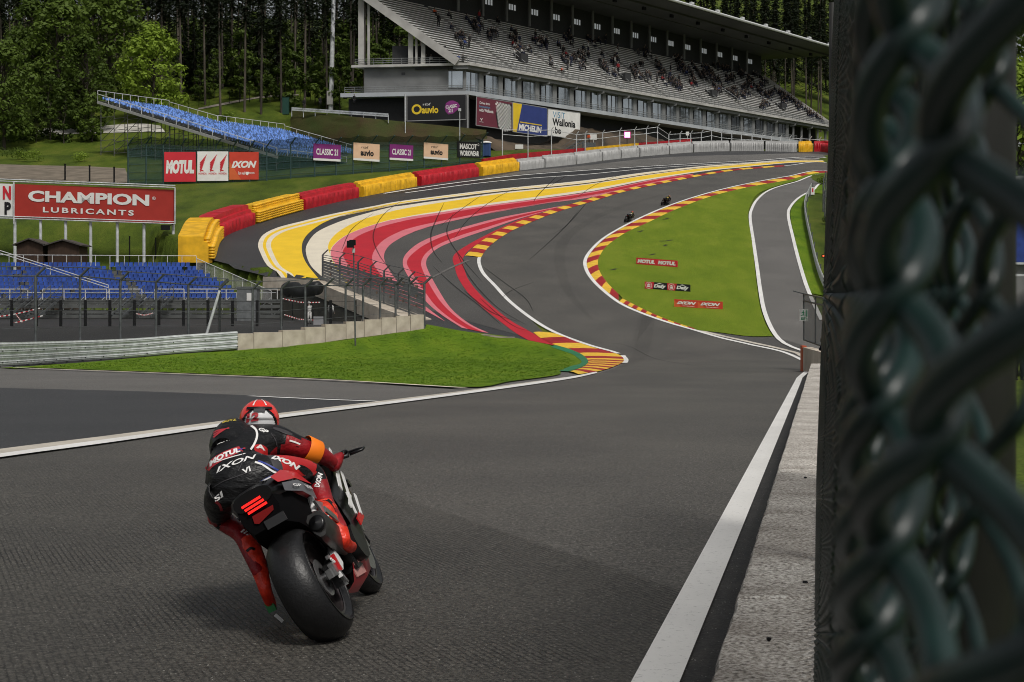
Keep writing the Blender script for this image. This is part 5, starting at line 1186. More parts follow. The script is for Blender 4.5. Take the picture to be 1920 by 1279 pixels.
letters(r_, f_, V_RED, shapes=lambda q: (f_.poly(q, [(0,0),(.175,0),(.21,1),(0,1)], .016), f_.poly(q, [(.50,0),(.67,0),(.71,1),(.50,1)], .016)), name='red_ground')
for c in (.09, .59):
    letters(r_, f_, V_WHITE, ('Dafy', c + .11, .10, c + .38, .74, dict(bold=.06, shear=.2)))
    letters(r_, f_, V_WHITE, shapes=lambda q: (f_.disc(q, c, .5, .072, .026, inner=.064), f_.rect(q, c - .035, .25, c + .035, .48, .026), f_.poly(q, [(c - .045,.56),(c + .045,.56),(c + .02,.7),(c,.78),(c - .02,.7)], .026)), name='emblem')
    letters(r_, f_, V_WHITE, shapes=lambda q: f_.poly(q, [(c + .18,.80),(c + .30,.80),(c + .24,.95)], .026), name='emblem')
r_, f_ = ground_board('low orange sign with two white IXON words on the infield grass', [(1265,561),(1357,566),(1355,580),(1264,575)], V_ORED)
letters(r_, f_, V_WHITE, ('iXON', .05, .36, .46, .78, dict(bold=.05, shear=.45)), ('iXON', .54, .36, .95, .78, dict(bold=.05, shear=.45)), ('For real racers', .18, .12, .42, .24, dict(bold=.015)), ('For real racers', .66, .12, .91, .24, dict(bold=.015)))
letters(r_, f_, V_ORANGE, shapes=lambda q: f_.poly(q, [(0,0),(.16,0),(.0,.85)], .012), name='corner_flash'); letters(r_, f_, V_ORANGE, shapes=lambda q: f_.poly(q, [(.49,0),(.65,0),(.49,.85)], .012), name='corner_flash')
# guard rail of the escape road with posts, wire fence behind
rp = gc([(1522,357),(1511,383),(1510,404),(1521,459),(1534,512),(1552,556),(1575,600)], 40); er = thing('guard_rail', 'curved pale crash rail beside the escape road on the right', 'guard rail', (rp[20][0], rp[20][1], hz(*rp[20])))
for k in range(3): q = MB(); run_profile(q, [(x, y, hz(x, y) + .1 + k * .31) for x, y in rp], [(-.02,0),(-.09,.09),(-.09,.13),(-.03,.155),(-.09,.18),(-.09,.22),(-.02,.31),(0,.31),(0,0)]); q.build('rail', STEEL, er)
for x, y in resample(rp, 14): q = MB(); q.box((x + .15, y, hz(x, y) + .5), (.12, .12, 1.1)); q.build('post', STEEL_D, er)
sf = thing('bank_fence', 'tall dark posts of the wire fence on the bank right of escape road', 'fence', tuple(G(1540, 400))); w_ = MB(); pan = MB(); pr = None
for x, y in resample(offs(rp, 2.2), 13):
    z = hz(x, y); q = MB(); q.tube([(x, y, z - .2), (x, y, z + 3.4)], .09, 6); q.build('post', STEEL_D, sf); v = Vector((x, y, z))
    if pr: [w_.tube([pr + UP * zz, v + UP * zz], .02, 3) for zz in (1.1, 2.2, 3.3)]; pan.add([pr, v, v + UP * 3.3, pr + UP * 3.3], [(0,1,2,3)])
    pr = v
w_.build('wire', STEEL_D, sf); pan.build('wire_mesh', MESH_S, sf)
q = MB(); p = G(1523, 366); q.box((p.x, p.y, p.z + .55), (.5, .5, 1.0)); q.box((p.x, p.y - .27, p.z + .65), (.18, .02, .5), mi=1); tag(q.build('rail_end_block', [V_WHITE, V_RED], off=tuple(p)), 'white end block with red mark where the escape road crash rail starts', 'marker block')
q = MB(); p = P(1549, 480, 118); q.box((p.x, p.y, p.z), (.75, .12, .25)); q.box((p.x, p.y - .07, p.z), (.6, .03, .12), mi=1); q.tube([p, (p.x, p.y, hz(p.x, p.y))], .05, 5); tag(q.build('signal_lamp', [BLACKP, mat('lamp_red', (.6, .05, .02), emit=(1, .1, .03), estr=1.5)], off=tuple(p)), 'small black and red signal lamp on the right bank fence', 'lamp')
# grey gate with exit sign, orange ended block
GYY = 74.0
gt = thing('mesh_gate', 'grey wire mesh gate panel beside the escape road exit', 'gate', tuple(P(1530, 640, GYY)))
fg = Face(P(1507, 551, GYY), P(1562, 563, GYY - 6), P(1507, 637, GYY)); q = MB()
for a, b in (((0,0),(0,1)),((0,1),(1,1)),((1,0),(1,1)),((0,0),(1,0)),((.42,0),(.42,1)),((0,.85),(1,.85))): q.bar(fg.at(*a), fg.at(*b), .07, .07)
q.bar(fg.at(0, 1), fg.at(0, 1) + Vector((-.5, .3, .15)), .05); q.build('frame', STEEL_D, gt); q = MB(); fg.rect(q, 0, 0, 1, 1, 0); q.build('mesh', veil('gate_mesh', (.14, .155, .16), .62), gt)
ex = thing('exit_sign', 'white sign with green running figure and EXIT word on grey gate', 'sign', tuple(P(1507, 602, GYY - .1))); fx = Face(P(1499, 580, GYY - .1), P(1515, 580, GYY - .1), P(1499, 602, GYY - .1)); q = MB(); fx.panel(q, .05); q.build('panel', V_WHITE, ex)
q = MB(); fx.text(q, 'EXIT', .2, .10, .72, .32, bold=.05)
fx.disc(q, .46, .86, .07, .012); fx.poly(q, [(.36,.78),(.52,.80),(.50,.62),(.40,.60)], .012); fx.poly(q, [(.36,.78),(.22,.70),(.24,.64),(.38,.72)], .012); fx.poly(q, [(.5,.78),(.62,.68),(.58,.64),(.48,.72)], .012)
fx.poly(q, [(.42,.62),(.50,.62),(.60,.48),(.56,.40),(.50,.42)], .012); fx.poly(q, [(.40,.60),(.48,.60),(.34,.46),(.16,.44),(.16,.50),(.32,.52)], .012); fx.poly(q, [(.72,.42),(.92,.36),(.92,.92),(.72,.92)], .012); fx.poly(q, [(.72,.30),(.9,.12),(.78,.10),(.92,.04),(.92,.22)], .012); q.build('lettering', V_GREEN, ex)
wb = thing('barrier_block', 'pale concrete wall block with a bright orange end plate', 'barrier block', tuple(P(1510, 672, 69)))
def on(px, py, Y): return P(px, py, Y)
q = MB(); a = P(1509, 640, 69); za = hz(a.x, a.y); b = P(1560, 690, 62); q.bar((a.x + .1, a.y, za + .5), (b.x + .1, b.y, za + .45), .45, 1.35); q.build('block', CONC, wb)
q = MB(); q.box((a.x - .06, a.y + .02, za + .52), (.2, .5, 1.45)); q.build('end_plate', mat('orange_red_plate', (.48, .09, .035), rough=.5), wb)
s2 = thing('warning_sign', 'small white sign with a red letter beside the grey gate', 'sign', tuple(P(1547, 618, 67))); fx = Face(P(1543, 596, 67), P(1560, 596, 67), P(1543, 616, 67)); q = MB(); fx.panel(q, .05); q.build('panel', V_WHITE, s2); q = MB(); fx.text(q, 'T', .08, .35, .55, .85, bold=.06); fx.rect(q, .1, .12, .6, .17); q.build('lettering', V_RED, s2)
# ================================================================ trees and bushes
def leaf_mat(name, c1, c2, tr=.25):
    m = bpy.data.materials.new(name); m.use_nodes = True; t = m.node_tree; b = t.nodes['Principled BSDF']; MATS[name] = m
    oi = _n(t, 'ShaderNodeObjectInfo'); tc = _n(t, 'ShaderNodeTexCoord'); no = _n(t, 'ShaderNodeTexNoise'); no.inputs['Scale'].default_value = .55; no.inputs['Detail'].default_value = 5
    t.links.new(tc.outputs['Object'], no.inputs['Vector']); ad = _n(t, 'ShaderNodeMath', operation='ADD'); mu = _n(t, 'ShaderNodeMath', operation='MULTIPLY'); mu.inputs[1].default_value = .45
    t.links.new(oi.outputs['Random'], mu.inputs[0]); t.links.new(no.outputs['Fac'], ad.inputs[0]); t.links.new(mu.outputs[0], ad.inputs[1])
    rp = _n(t, 'ShaderNodeValToRGB'); rp.color_ramp.elements[0].position = .38; rp.color_ramp.elements[1].position = .95; rp.color_ramp.elements[0].color = (*c2, 1); rp.color_ramp.elements[1].color = (*c1, 1)
    t.links.new(ad.outputs[0], rp.inputs[0]); t.links.new(rp.outputs[0], b.inputs['Base Color']); b.inputs['Roughness'].default_value = .6; b.inputs['Specular IOR Level'].default_value = .2
    tl = _n(t, 'ShaderNodeBsdfTranslucent'); t.links.new(rp.outputs[0], tl.inputs['Color']); mx = _n(t, 'ShaderNodeMixShader'); mx.inputs[0].default_value = tr
    t.links.new(b.outputs[0], mx.inputs[1]); t.links.new(tl.outputs[0], mx.inputs[2]); t.links.new(mx.outputs[0], t.nodes['Material Output'].inputs['Surface']); return m
L_BRIGHT = leaf_mat('leaf_bright', (.27, .38, .045), (.11, .17, .016), .35); L_MID = leaf_mat('leaf_mid', (.110, .165, .026), (.045, .075, .011), .35); L_DARK = leaf_mat('needle_dark', (.022, .032, .014), (.010, .016, .008), .1)
BARK = mat('bark', (.075, .062, .048), rough=.9, col2=(.03, .026, .02), scale=3, stretch=(1, 1, .15)); BARK_P = mat('bark_pale', (.13, .11, .085), rough=.9, col2=(.05, .042, .033), scale=3, stretch=(1, 1, .15))
def quads(mbx, c, n, r, size, rg, flat=.0):
    """n leaf-sized faces scattered round c within the ellipsoid radii r"""
    for _ in range(n):
        while True:
            d = Vector((rg.uniform(-1, 1), rg.uniform(-1, 1), rg.uniform(-1, 1)))
            if d.length < 1: break
        p = c + Vector((d.x * r[0], d.y * r[1], d.z * r[2])); nrm = (d * 1.2 + Vector((rg.gauss(0, .3), rg.gauss(0, .3), .55 + rg.gauss(0, .3)))).normalized()
        u = nrm.orthogonal().normalized(); u.rotate(Matrix.Rotation(rg.uniform(0, 6.28), 3, nrm)); v = nrm.cross(u); s = size * rg.uniform(.6, 1.35)
        mbx.add([p - u*s*.5, p + v*s*.28, p + u*s*.5, p - v*s*.28], [(0,1,2,3)])
def broad_tree(seed, H, Rr, leaf=.5, nl=46, base=.28, trunk_r=.28):
    rg = random.Random(seed); tr_ = MB(); cr = MB()
    trunk = [Vector((0, 0, -.4)), Vector((rg.uniform(-.3,.3), rg.uniform(-.3,.3), H * .3)), Vector((rg.uniform(-.6,.6), rg.uniform(-.6,.6), H * .6)), Vector((rg.uniform(-.6,.6), rg.uniform(-.6,.6), H * .9))]
    tr_.tube(trunk, [trunk_r, trunk_r * .8, trunk_r * .45, trunk_r * .15], 7)
    for k in range(int(nl * 1.0)):
        t = rg.uniform(base, 1.0); zz = H * t; prof = math.sin(math.pi * min(1, (t - base) / (1 - base) * .82 + .18)) ** .6
        an = rg.uniform(0, 6.283); rad = Rr * prof * rg.uniform(.35, 1.05); c = Vector((math.cos(an) * rad, math.sin(an) * rad, zz)); a = trunk[1].lerp(trunk[3], max(0, min(1, (t - .3) / .7)))
        tr_.tube([a - Vector((0,0,H*.08)), (a + c) * .5, c], [trunk_r * .25, trunk_r * .15, .03], 4, cap=False)
        s = rg.uniform(.55, 1.15) * Rr * .34; quads(cr, c, int(52 * rg.uniform(.6, 1.3)), (s, s, s * .75), leaf, rg)
    return tr_, cr
def conifer(seed, H, crown0, Rr, dense=1.0, trunk_r=.24):
    rg = random.Random(seed); tr_ = MB(); cr = MB(); tr_.tube([(0, 0, -.5), (rg.uniform(-.15,.15), rg.uniform(-.15,.15), H * .5), (rg.uniform(-.3,.3), 0, H)], [trunk_r, trunk_r * .75, .04], 7)
    z = H * crown0 * .45
    while z < H * crown0:                                           # dead branch stubs under the crown
        an = rg.uniform(0, 6.28); L = rg.uniform(.6, 1.8); tr_.tube([(0, 0, z), (math.cos(an) * L, math.sin(an) * L, z - L * .15)], [.035, .012], 3, cap=False); z += rg.uniform(.5, 1.3)
    z = H * crown0
    while z < H:
        f = 1 - (z - H * crown0) / (H * (1 - crown0)); L = Rr * (f ** .75) * rg.uniform(.75, 1.15) + .25
        for k in range(rg.randint(4, 6)):
            an = rg.uniform(0, 6.283); d = Vector((math.cos(an), math.sin(an), -.28 - .2 * rg.random())); Lk = L * rg.uniform(.7, 1.1); n = int(9 * dense * (.5 + Lk / Rr))
            for j in range(n):
                t = (j + rg.random()) / n; p = Vector((0, 0, z)) + d * (Lk * t) + Vector((rg.gauss(0, .16), rg.gauss(0, .16), rg.gauss(0, .1))); s = rg.uniform(.45, .85) * (1.15 - .5 * t)
                u = Vector((d.x, d.y, d.z + rg.gauss(0, .3))).normalized(); v = Vector((-d.y, d.x, rg.gauss(0, .35))).normalized(); cr.add([p - u*s*.6, p + v*s*.3, p + u*s*.6, p - v*s*.3], [(0,1,2,3)])
        z += rg.uniform(.45, .8)
    return tr_, cr
def tree_thing(name, label, cat, tr_, cr, ml, mb_, group):
    o = thing(name, label, cat, (0, 0, 0), group, world=False); tr_.build('trunk', mb_, o); cr.build('crown', ml, o); return o
pool = {}
for k in range(4): pool['tall', k] = tree_thing('spruce_tree', 'tall dark spruce with long bare trunk in the forest above the track', 'tree', *conifer(10 + k, 33 + k, .50 + .05 * (k % 3), 3.0, 1.0, .27), L_DARK, BARK_P if k % 2 else BARK, 'tall bare trunked spruces of the hillside forest')
for k in range(3): pool['dense', k] = tree_thing('spruce_tree', 'dense dark spruce branched low in the rear of the hillside forest', 'tree', *conifer(20 + k, 30 + 2 * k, .12, 4.0, 1.15, .25), L_DARK, BARK, 'dense dark spruces at the rear of the forest')
for k in range(4): pool['under', k] = tree_thing('young_tree', 'young light green leafy tree growing under the tall forest trunks', 'tree', *broad_tree(30 + k, 8.5 + 1.5 * k, 2.9, .66, 34, .06, .12), L_MID, BARK, 'young leafy trees under the forest trunks')
for k in range(3): pool['broad', k] = tree_thing('leafy_tree', 'large leafy tree with rounded crown at the forest edge behind the far stand', 'tree', *broad_tree(40 + k, 17 + 2 * k, 5.6, .72, 105, .14, .32), L_BRIGHT if k == 0 else L_MID, BARK, None)
used = set()
def plant(kind, X, Y, scale=1.0, label=None, tilt=0.0):
    k = rnd.randrange(len([1 for a in pool if a[0] == kind])); src = pool[kind, k]; z = hz(X, Y) - .1
    if (kind, k) not in used: o = src; used.add((kind, k))
    else: o = dup(src)
    o.location = (X, Y, z); o.rotation_euler = (rnd.gauss(0, .015), rnd.gauss(0, .015), rnd.uniform(0, 6.28)); o.scale = (scale,) * 3
    if label: o['label'] = label
    return o
def at(px, Y): return (px - CX) / F * Y
# tall trunks, front rows left of the stand
px = -30
while px < 700:
    Y = rnd.uniform(286, 300) if px > 330 else rnd.uniform(303, 322)
    plant('tall', at(px, Y), Y, rnd.uniform(.92, 1.08)); px += rnd.uniform(24, 52)
for Yr, sp in ((312, 26), (330, 24), (350, 22)):
    px = -50 + rnd.uniform(0, 20)
    while px < 880:
        Y = Yr + rnd.uniform(-7, 7); plant('tall' if rnd.random() < .75 else 'dense', at(px, Y), Y, rnd.uniform(.9, 1.1)); px += rnd.uniform(sp * .7, sp * 1.6)
for Yr in (372, 395):
    px = -60
    while px < 900: Y = Yr + rnd.uniform(-6, 6); plant('dense', at(px, Y), Y, rnd.uniform(.95, 1.2)); px += rnd.uniform(22, 40)
# forest behind the roof on the right
for Yr, sp, kd in ((412, 24, 'tall'), (428, 22, 'tall'), (450, 19, 'dense'), (478, 17, 'dense'), (510, 17, 'dense'), (545, 18, 'dense')):
    px = 1225
    while px < 1610: Y = Yr + rnd.uniform(-6, 6); plant(kd, at(px, Y), Y, rnd.uniform(.95, 1.15)); px += rnd.uniform(sp * .7, sp * 1.5)
# wooded slope on the right, mostly hidden by the near fence
for Yr in (300, 345, 390):
    px = 1615
    while px < 1860: Y = Yr + rnd.uniform(-14, 14); plant('dense', at(px, Y), Y, rnd.uniform(.8, 1.1)); px += rnd.uniform(18, 34)
# young trees
for px in range(335, 860, 15):
    Y = rnd.uniform(292, 326); plant('under', at(px + rnd.uniform(-9, 9), Y), Y, rnd.uniform(.55, 1.25))
for px in range(340, 850, 26):
    Y = rnd.uniform(326, 352); plant('under', at(px + rnd.uniform(-12, 12), Y), Y, rnd.uniform(.9, 1.5))
for px in range(-10, 190, 26): Y = rnd.uniform(262, 275); plant('under', at(px, Y), Y, rnd.uniform(.6, 1.0))
for px, Y, s, kd, lb in ((286, 282, 1.12, 0, 'bright rounded leafy tree right behind the top of the far blue stand'), (112, 278, 1.3, 1, 'tall olive leafy tree left of the far blue stand'), (205, 297, 1.45, 2, 'large dim leafy tree between the olive one and the bright one'),
                         (8, 256, 1.0, 1, 'leafy tree cut by the left picture edge'), (62, 282, 1.15, 2, 'leafy tree second from the left picture edge, farther back'), (160, 272, .95, 1, 'smaller olive leafy tree just left of the far stand corner')):
    src = pool['broad', kd]
    if ('broad', kd) not in used: used.add(('broad', kd)); o = src
    else: o = dup(src)
    X = at(px, Y); o.location = (X, Y, hz(X, Y) - .2); o.scale = (s,) * 3; o.rotation_euler = (0, 0, rnd.uniform(0, 6.28)); o['label'] = lb
# trees on the far right beyond the fence
for n_, (px, Y, s) in enumerate(((1905, 120, .85), (1950, 150, 1.1), (1870, 165, 1.0))):
    o = dup(pool['broad', n_ % 3]); X = at(px, Y); o.location = (X, Y, hz(X, Y) - .3); o.scale = (s,) * 3; o['label'] = ('leafy tree above the white roof at the right picture edge', 'leafy tree at far right, farther back outside the fence', 'leafy tree mostly hidden behind the near mesh fence')[n_]
for key, o in pool.items():
    if key not in used: plant(key[0], *( (at(900, 430), 430) )) if False else None
# low shrubs and grass clumps on the banks
def shrub(label, X, Y, s, m, seed):
    q = MB(); rg = random.Random(seed)
    for k in range(7): quads(q, Vector((X + rg.gauss(0, .5) * s, Y + rg.gauss(0, .4) * s, hz(X, Y) + .45 * s * rg.random() + .25 * s)), 60, (.55 * s, .5 * s, .4 * s), .22 * s ** .5, rg)
    return tag(q.build('shrub', m, off=(X, Y, hz(X, Y))), label, 'shrub', 'low shrubs on the grass banks')
for n_, (px, py, s) in enumerate(((395, 236, 2.2), (360, 246, 2.0), (430, 225, 1.8), (690, 232, 1.6), (1550, 345, 1.2), (1556, 420, 1.0), (60, 303, 2.0), (20, 300, 2.2), (150, 303, 1.6))):
    g = G(px, py); shrub('low green shrub on a grass bank beside the track', g.x, g.y, s, L_MID if n_ % 2 else L_BRIGHT, 60 + n_)

# ================================================================ near wall, chain link fence and post
WALLM = mat('wall_top_concrete', (.36, .33, .29), rough=.85)
t = WALLM.node_tree; b = t.nodes['Principled BSDF']; tc = t.nodes['Texture Coordinate']
a1 = _n(t, 'ShaderNodeTexNoise'); a1.inputs['Scale'].default_value = 48; a1.inputs['Detail'].default_value = 10; a1.inputs['Roughness'].default_value = .7; t.links.new(tc.outputs['Object'], a1.inputs['Vector'])
a2 = _n(t, 'ShaderNodeTexNoise'); a2.inputs['Scale'].default_value = 1.7; a2.inputs['Detail'].default_value = 8; t.links.new(tc.outputs['Object'], a2.inputs['Vector'])
r1 = _n(t, 'ShaderNodeValToRGB'); e = r1.color_ramp.elements; e[0].position = .38; e[0].color = (.13, .12, .11, 1); e[1].position = .60; e[1].color = (.82, .81, .79, 1); k_ = e.new(.48); k_.color = (.46, .43, .39, 1)
t.links.new(a1.outputs['Fac'], r1.inputs[0]); r2 = _n(t, 'ShaderNodeValToRGB'); r2.color_ramp.elements[0].position = .3; r2.color_ramp.elements[1].position = .65; r2.color_ramp.elements[0].color = (.62, .58, .54, 1); r2.color_ramp.elements[1].color = (1.1, 1.08, 1.04, 1); t.links.new(a2.outputs['Fac'], r2.inputs[0])
mu = _n(t, 'ShaderNodeMix'); mu.data_type = 'RGBA'; mu.blend_type = 'MULTIPLY'; mu.inputs[0].default_value = 1; t.links.new(r1.outputs[0], mu.inputs[6]); t.links.new(r2.outputs[0], mu.inputs[7]); t.links.new(mu.outputs[2], b.inputs['Base Color'])
bp = _n(t, 'ShaderNodeBump'); bp.inputs['Strength'].default_value = 1; bp.inputs['Distance'].default_value = .02; t.links.new(a1.outputs['Fac'], bp.inputs['Height']); t.links.new(bp.outputs[0], b.inputs['Normal'])
WH = .55
edges = [-2.5, .5, 3.5, 6.55, 9.6, 12.8, 16, 19.5, 23, 27, 31, 36, 41, 46, 51, 57, 62]
for n_, (y0, y1) in enumerate(zip(edges[:-1], edges[1:])):
    rg = random.Random(n_); ys_ = np.arange(y0 + .006, y1, .12 if y1 < 14 else .6).tolist() + [y1 - .006]; rows = []
    for y in ys_:
        j = rg.uniform(-.007, .007); zt = -.03 * y + WH + rg.uniform(-.003, .003); pr = [(-.385 + j, -.03 * y - .15), (-.385 + j * .6, zt - .03), (-.372 + j, zt - .006), (-.345, zt)] + [(x, zt + rg.uniform(-.004, .004)) for x in (-.25, -.15, -.05, .05)] + [(.10, zt - .01), (.12, -.03 * y - .3)]
        rows.append([(RD * y + a, y, c) for a, c in pr])
    q = MB(); q.grid(rows); k = len(rows[0]); q.f += [tuple(range(k)), tuple(reversed(range(len(q.v) - k, len(q.v))))]; q.m += [0, 0]
    o = q.build('wall_block', WALLM, smooth=True, off=(RD * y0, y0, 0)); o.data.set_sharp_from_angle(angle=R(40)); tag(o, 'rough pale concrete block of the low wall along the right track edge', 'wall block', 'blocks of the low concrete wall on the right')
for n_, (x, y) in enumerate(((-.07, 6.9), (-.2, 5.6), (-.12, 12.0))):
    q = MB(); rg = random.Random(n_); q.lathe([(0, -.01), (.012 * rg.uniform(.7, 1.3), 0), (.010, .008), (0, .010)], (RD * y + x, y, -.03 * y + WH + .004), n=6); tag(q.build('rubber_crumb', BLACKP, off=(RD * y + x, y, -.03 * y + WH)), 'small black rubber crumb lying on top of the near concrete wall', 'rubber crumb', 'rubber crumbs on the wall')
PVC = mat('green_pvc_wire', (.0085, .028, .025), rough=.40, var=.6, scale=30, spec=.5)
fr_ = thing('chain_link_fence', 'very near dark green chain link fence filling the right side', 'fence', (RD * 6 + .045, 6, .4)); FO = .045
class Path:
    """the fence line in plan, walked by length: it swings in from the right close to the lens and then follows the wall"""
    def __init__(s, ys, fo):
        p = np.array(crv([(RD * y + f, y) for y, f in zip(ys, fo)], 900)); s.p = p; s.L = np.concatenate([[0], np.cumsum(np.linalg.norm(np.diff(p, axis=0), axis=1))])
        t = np.gradient(p, axis=0); t /= np.linalg.norm(t, axis=1)[:, None]; s.n = np.stack([t[:, 1], -t[:, 0]], 1)
    def at(s, d, out, z):
        x, y, nx_, ny_ = (np.interp(d, s.L, s.p[:, 0]), np.interp(d, s.L, s.p[:, 1]), np.interp(d, s.L, s.n[:, 0]), np.interp(d, s.L, s.n[:, 1])); return (x + nx_ * out + .036 * (z - 1.75), y + ny_ * out, z)
    def of(s, y): return float(np.interp(y, s.p[:, 1], s.L))
def fpt(y, z, out): return (RD * y + FO + out + .036 * (z - 1.75), y, z)
FP = Path([.24, .28, .30, .32, .34, .36, .39, .42, .5, .7, 1, 2, 4, 7, 12], [.075, .0555, .0465, .0376, .0290, .0245, .0215, .0205, .0215, .0240, .0280, .0385, .0432, .0446, .0450])
FP2 = Path([.42, .5, .65, .8, 1.2, 2.0], [.062, .0535, .0580, .0635, .080, .115])
Z0 = 1.7156 + .0175
def weave(pa, ya, yb, sub, sides, rad, thick, name='mesh', ztop=3.9, zbot=None):
    q = MB(); sc0 = pa.of(.34) + .025; i0 = math.ceil((pa.of(ya) - sc0) / .05); i1 = math.floor((pa.of(yb) - sc0) / .05)
    for i in range(i0, i1 + 1):
        c = sc0 + .05 * i; y = pa.at(c, 0, 1.2)[1]; zb_ = (-.03 * y + WH + .02) if zbot is None else zbot; k0 = math.floor((zb_ - Z0) / .07); n = int((ztop - zb_) / .07 * sub); pts = []; ph = (i % 2) * math.pi
        for s_ in range(n):
            an = s_ / sub * 2 * math.pi + ph; tri = (2 / math.pi) * math.asin(.90 * math.sin(an)) / .713; pts.append(pa.at(c + .0275 * tri, thick * math.cos(an), Z0 + .07 * (k0 + s_ / sub)))
        q.tube(pts, rad, sides)
    return q.build(name, PVC, fr_, smooth=True)
weave(FP, .25, .60, 20, 14, .0052, .0085, ztop=2.4, zbot=1.2); weave(FP, .60, 1.6, 10, 8, .0034, .006, ztop=2.9); weave(FP, 1.6, 4.0, 8, 6, .0036, .011); weave(FP, 4.0, 12.0, 8, 5, .0042, .015)
weave(FP2, .44, 1.9, 12, 8, .0030, .0055, ztop=2.9)
for z in (.62, 2.2, 3.75):
    q = MB(); q.tube([fpt(y, z - .03 * y, .012) for y in np.linspace(1.0, 12, 20)], .003, 6); q.build('line_wire', PVC, fr_)
STEELB = mat('dark_post_steel', (.022, .022, .020), rough=.55, var=.4, scale=6)
for y, x, r_ in ((1.5, None, .046), (2.4, .075, .062), (4.5, .07, .03), (7.5, .07, .03), (12.0, .06, .03)):
    X = (1816 - CX) / F * y if x is None else RD * y + FO + x; q = MB(); q.tube([(X, y, -.03 * y - .1), (X + .004, y, 4.2)], r_, 16)
    q.build('post', STEELB, fr_, smooth=True)
# building at the far right, seen through the fence
Y = 62.0; bl = thing('pit_building', 'low building with white flat roof and blue front at the right edge', 'building', (at(1960, Y), Y, hz(at(1960, Y), Y)))
def fbx(name, x0, x1, y0, y1, d, m, dz=0): a = P(x0, y1, Y - dz); c = P(x1, y0, Y - dz); q = MB(); q.box(((a.x + c.x) / 2, Y - dz + d / 2, (a.z + c.z) / 2), (c.x - a.x, d, c.z - a.z)); return q.build(name, m, bl)
fbx('roof', 1888, 2200, 330, 350, 8, V_WHITE, .6); fbx('wall', 1892, 2200, 350, 640, 7, C_M); fbx('cladding', 1893, 2200, 352, 392, .2, mat('tan_cladding', (.25, .21, .16), rough=.7), .25); fbx('blue_front', 1894, 2200, 394, 492, .2, mat('blue_awning', (.02, .05, .25), rough=.5, var=.3), .3)
for yy in (492, 514): fbx('rail', 1890, 2200, yy, yy + 4, .1, STEEL, 1.0)
fbx('base_strip', 1888, 2200, 585, 590, .2, V_ORANGE, .6)
# ================================================================ people
SKIN = mat('skin', (.20, .135, .105), rough=.5); HAIR = mat('dark_hair', (.03, .022, .016), rough=.6)
def sph(mbx, c, r, mi=0, n=8, m=6):
    mbx.lathe([(max(1e-4, math.sin(math.pi * i / m)) , -math.cos(math.pi * i / m)) for i in range(m + 1)], (0, 0, 0), n=n, mi=mi)
    k = (m + 1) * n
    for i in range(len(mbx.v) - k, len(mbx.v)): x, y, z = mbx.v[i]; mbx.v[i] = (c[0] + x * r[0], c[1] + y * r[1], c[2] + z * r[2])
def figure(pose, rg, hi=False):
    """one person facing -Y with the feet (or seat) at the origin; slots: 0 jacket, 1 trousers, 2 skin, 3 hat or hair, 4 shoes"""
    q = MB(); n = 10 if hi else 6
    if pose == 'sit': hip = Vector((0, .02, .10)); sh_ = Vector((0, -.06 + rg.uniform(-.08, .04), .56)); knee = Vector((.12, -.42, .10)); foot = Vector((.13, -.44, -.36))
    else: hip = Vector((0, 0, .90)); sh_ = Vector((0, -.03, 1.40)); knee = Vector((.10, -.03, .49)); foot = Vector((.11, .02, .06))
    if pose == 'walk': knee = Vector((.10, -.16, .50)); foot = Vector((.10, .02, .08))
    tw = [(.15, .11), (.16, .12), (.20, .13), (.19, .11), (.08, .07)]; rows = []
    for i, (a, b) in enumerate(tw):
        t = i / 4 * 1.06; c = hip.lerp(sh_, t); rows.append([c + Vector((a * math.cos(x), b * math.sin(x), 0)) for x in np.linspace(0, 2 * math.pi, n + 1)])
    q.grid(rows, 0); head = sh_ + Vector((rg.uniform(-.03, .03), -.05, .24)); q.tube([sh_ + Vector((0, 0, .0)), head - Vector((0, 0, .06))], .055, 6, mi=2)
    sph(q, head, (.085, .10, .12), 2, n=8 if not hi else 12, m=6); sph(q, head + Vector((0, .018, .028)), (.095, .105, .115), 3, n=8 if not hi else 12, m=6)
    sph(q, head + Vector((0, -.10, -.01)), (.016, .022, .03), 2, n=5, m=4)
    for s in (-1, 1):
        S = sh_ + Vector((.19 * s, 0, -.04))
        if pose == 'sit': el = S + Vector((.05 * s, -.10, -.25)); ha = el + Vector((-.10 * s, -.24, .04 + rg.uniform(0, .12)))
        elif pose == 'photo': el = S + Vector((.09 * s, -.14, -.20)); ha = head + Vector((.06 * s, -.16, -.02))
        else: el = S + Vector((.06 * s, .03, -.28)); ha = el + Vector((.0, -.12, -.22))
        q.tube([S - Vector((.03 * s, 0, -.02)), S, el, ha], [.07, .068, .055, .042], n, mi=0); sph(q, ha + (ha - el).normalized() * .06, (.042, .05, .055), 2, n=6, m=4)
        k = Vector((knee.x * s, knee.y * (1 if s > 0 or pose == 'sit' else -1), knee.z)); f_ = Vector((foot.x * s, foot.y + (.20 if pose == 'walk' and s < 0 else -.10 if pose == 'walk' else 0), foot.z))
        q.tube([hip + Vector((.08 * s, 0, .03)), k, f_], [.10, .075, .05], n, mi=1); q.tube([f_ + Vector((0, .04, -.03)), f_ + Vector((.01 * s, -.17, -.045))], [.05, .035], 6, mi=4)
    return q
CLO = {'black': (.006, .006, .007), 'navy': (.015, .02, .045), 'grey': (.07, .07, .075), 'red': (.30, .02, .025), 'white': (.55, .54, .52), 'orange': (.75, .10, .015), 'green': (.12, .32, .04), 'blue': (.03, .06, .22), 'brown': (.06, .04, .025)}
def cl(n): return mat('cloth_' + n, CLO[n], rough=.85, var=.3, scale=8)
FIG = {}
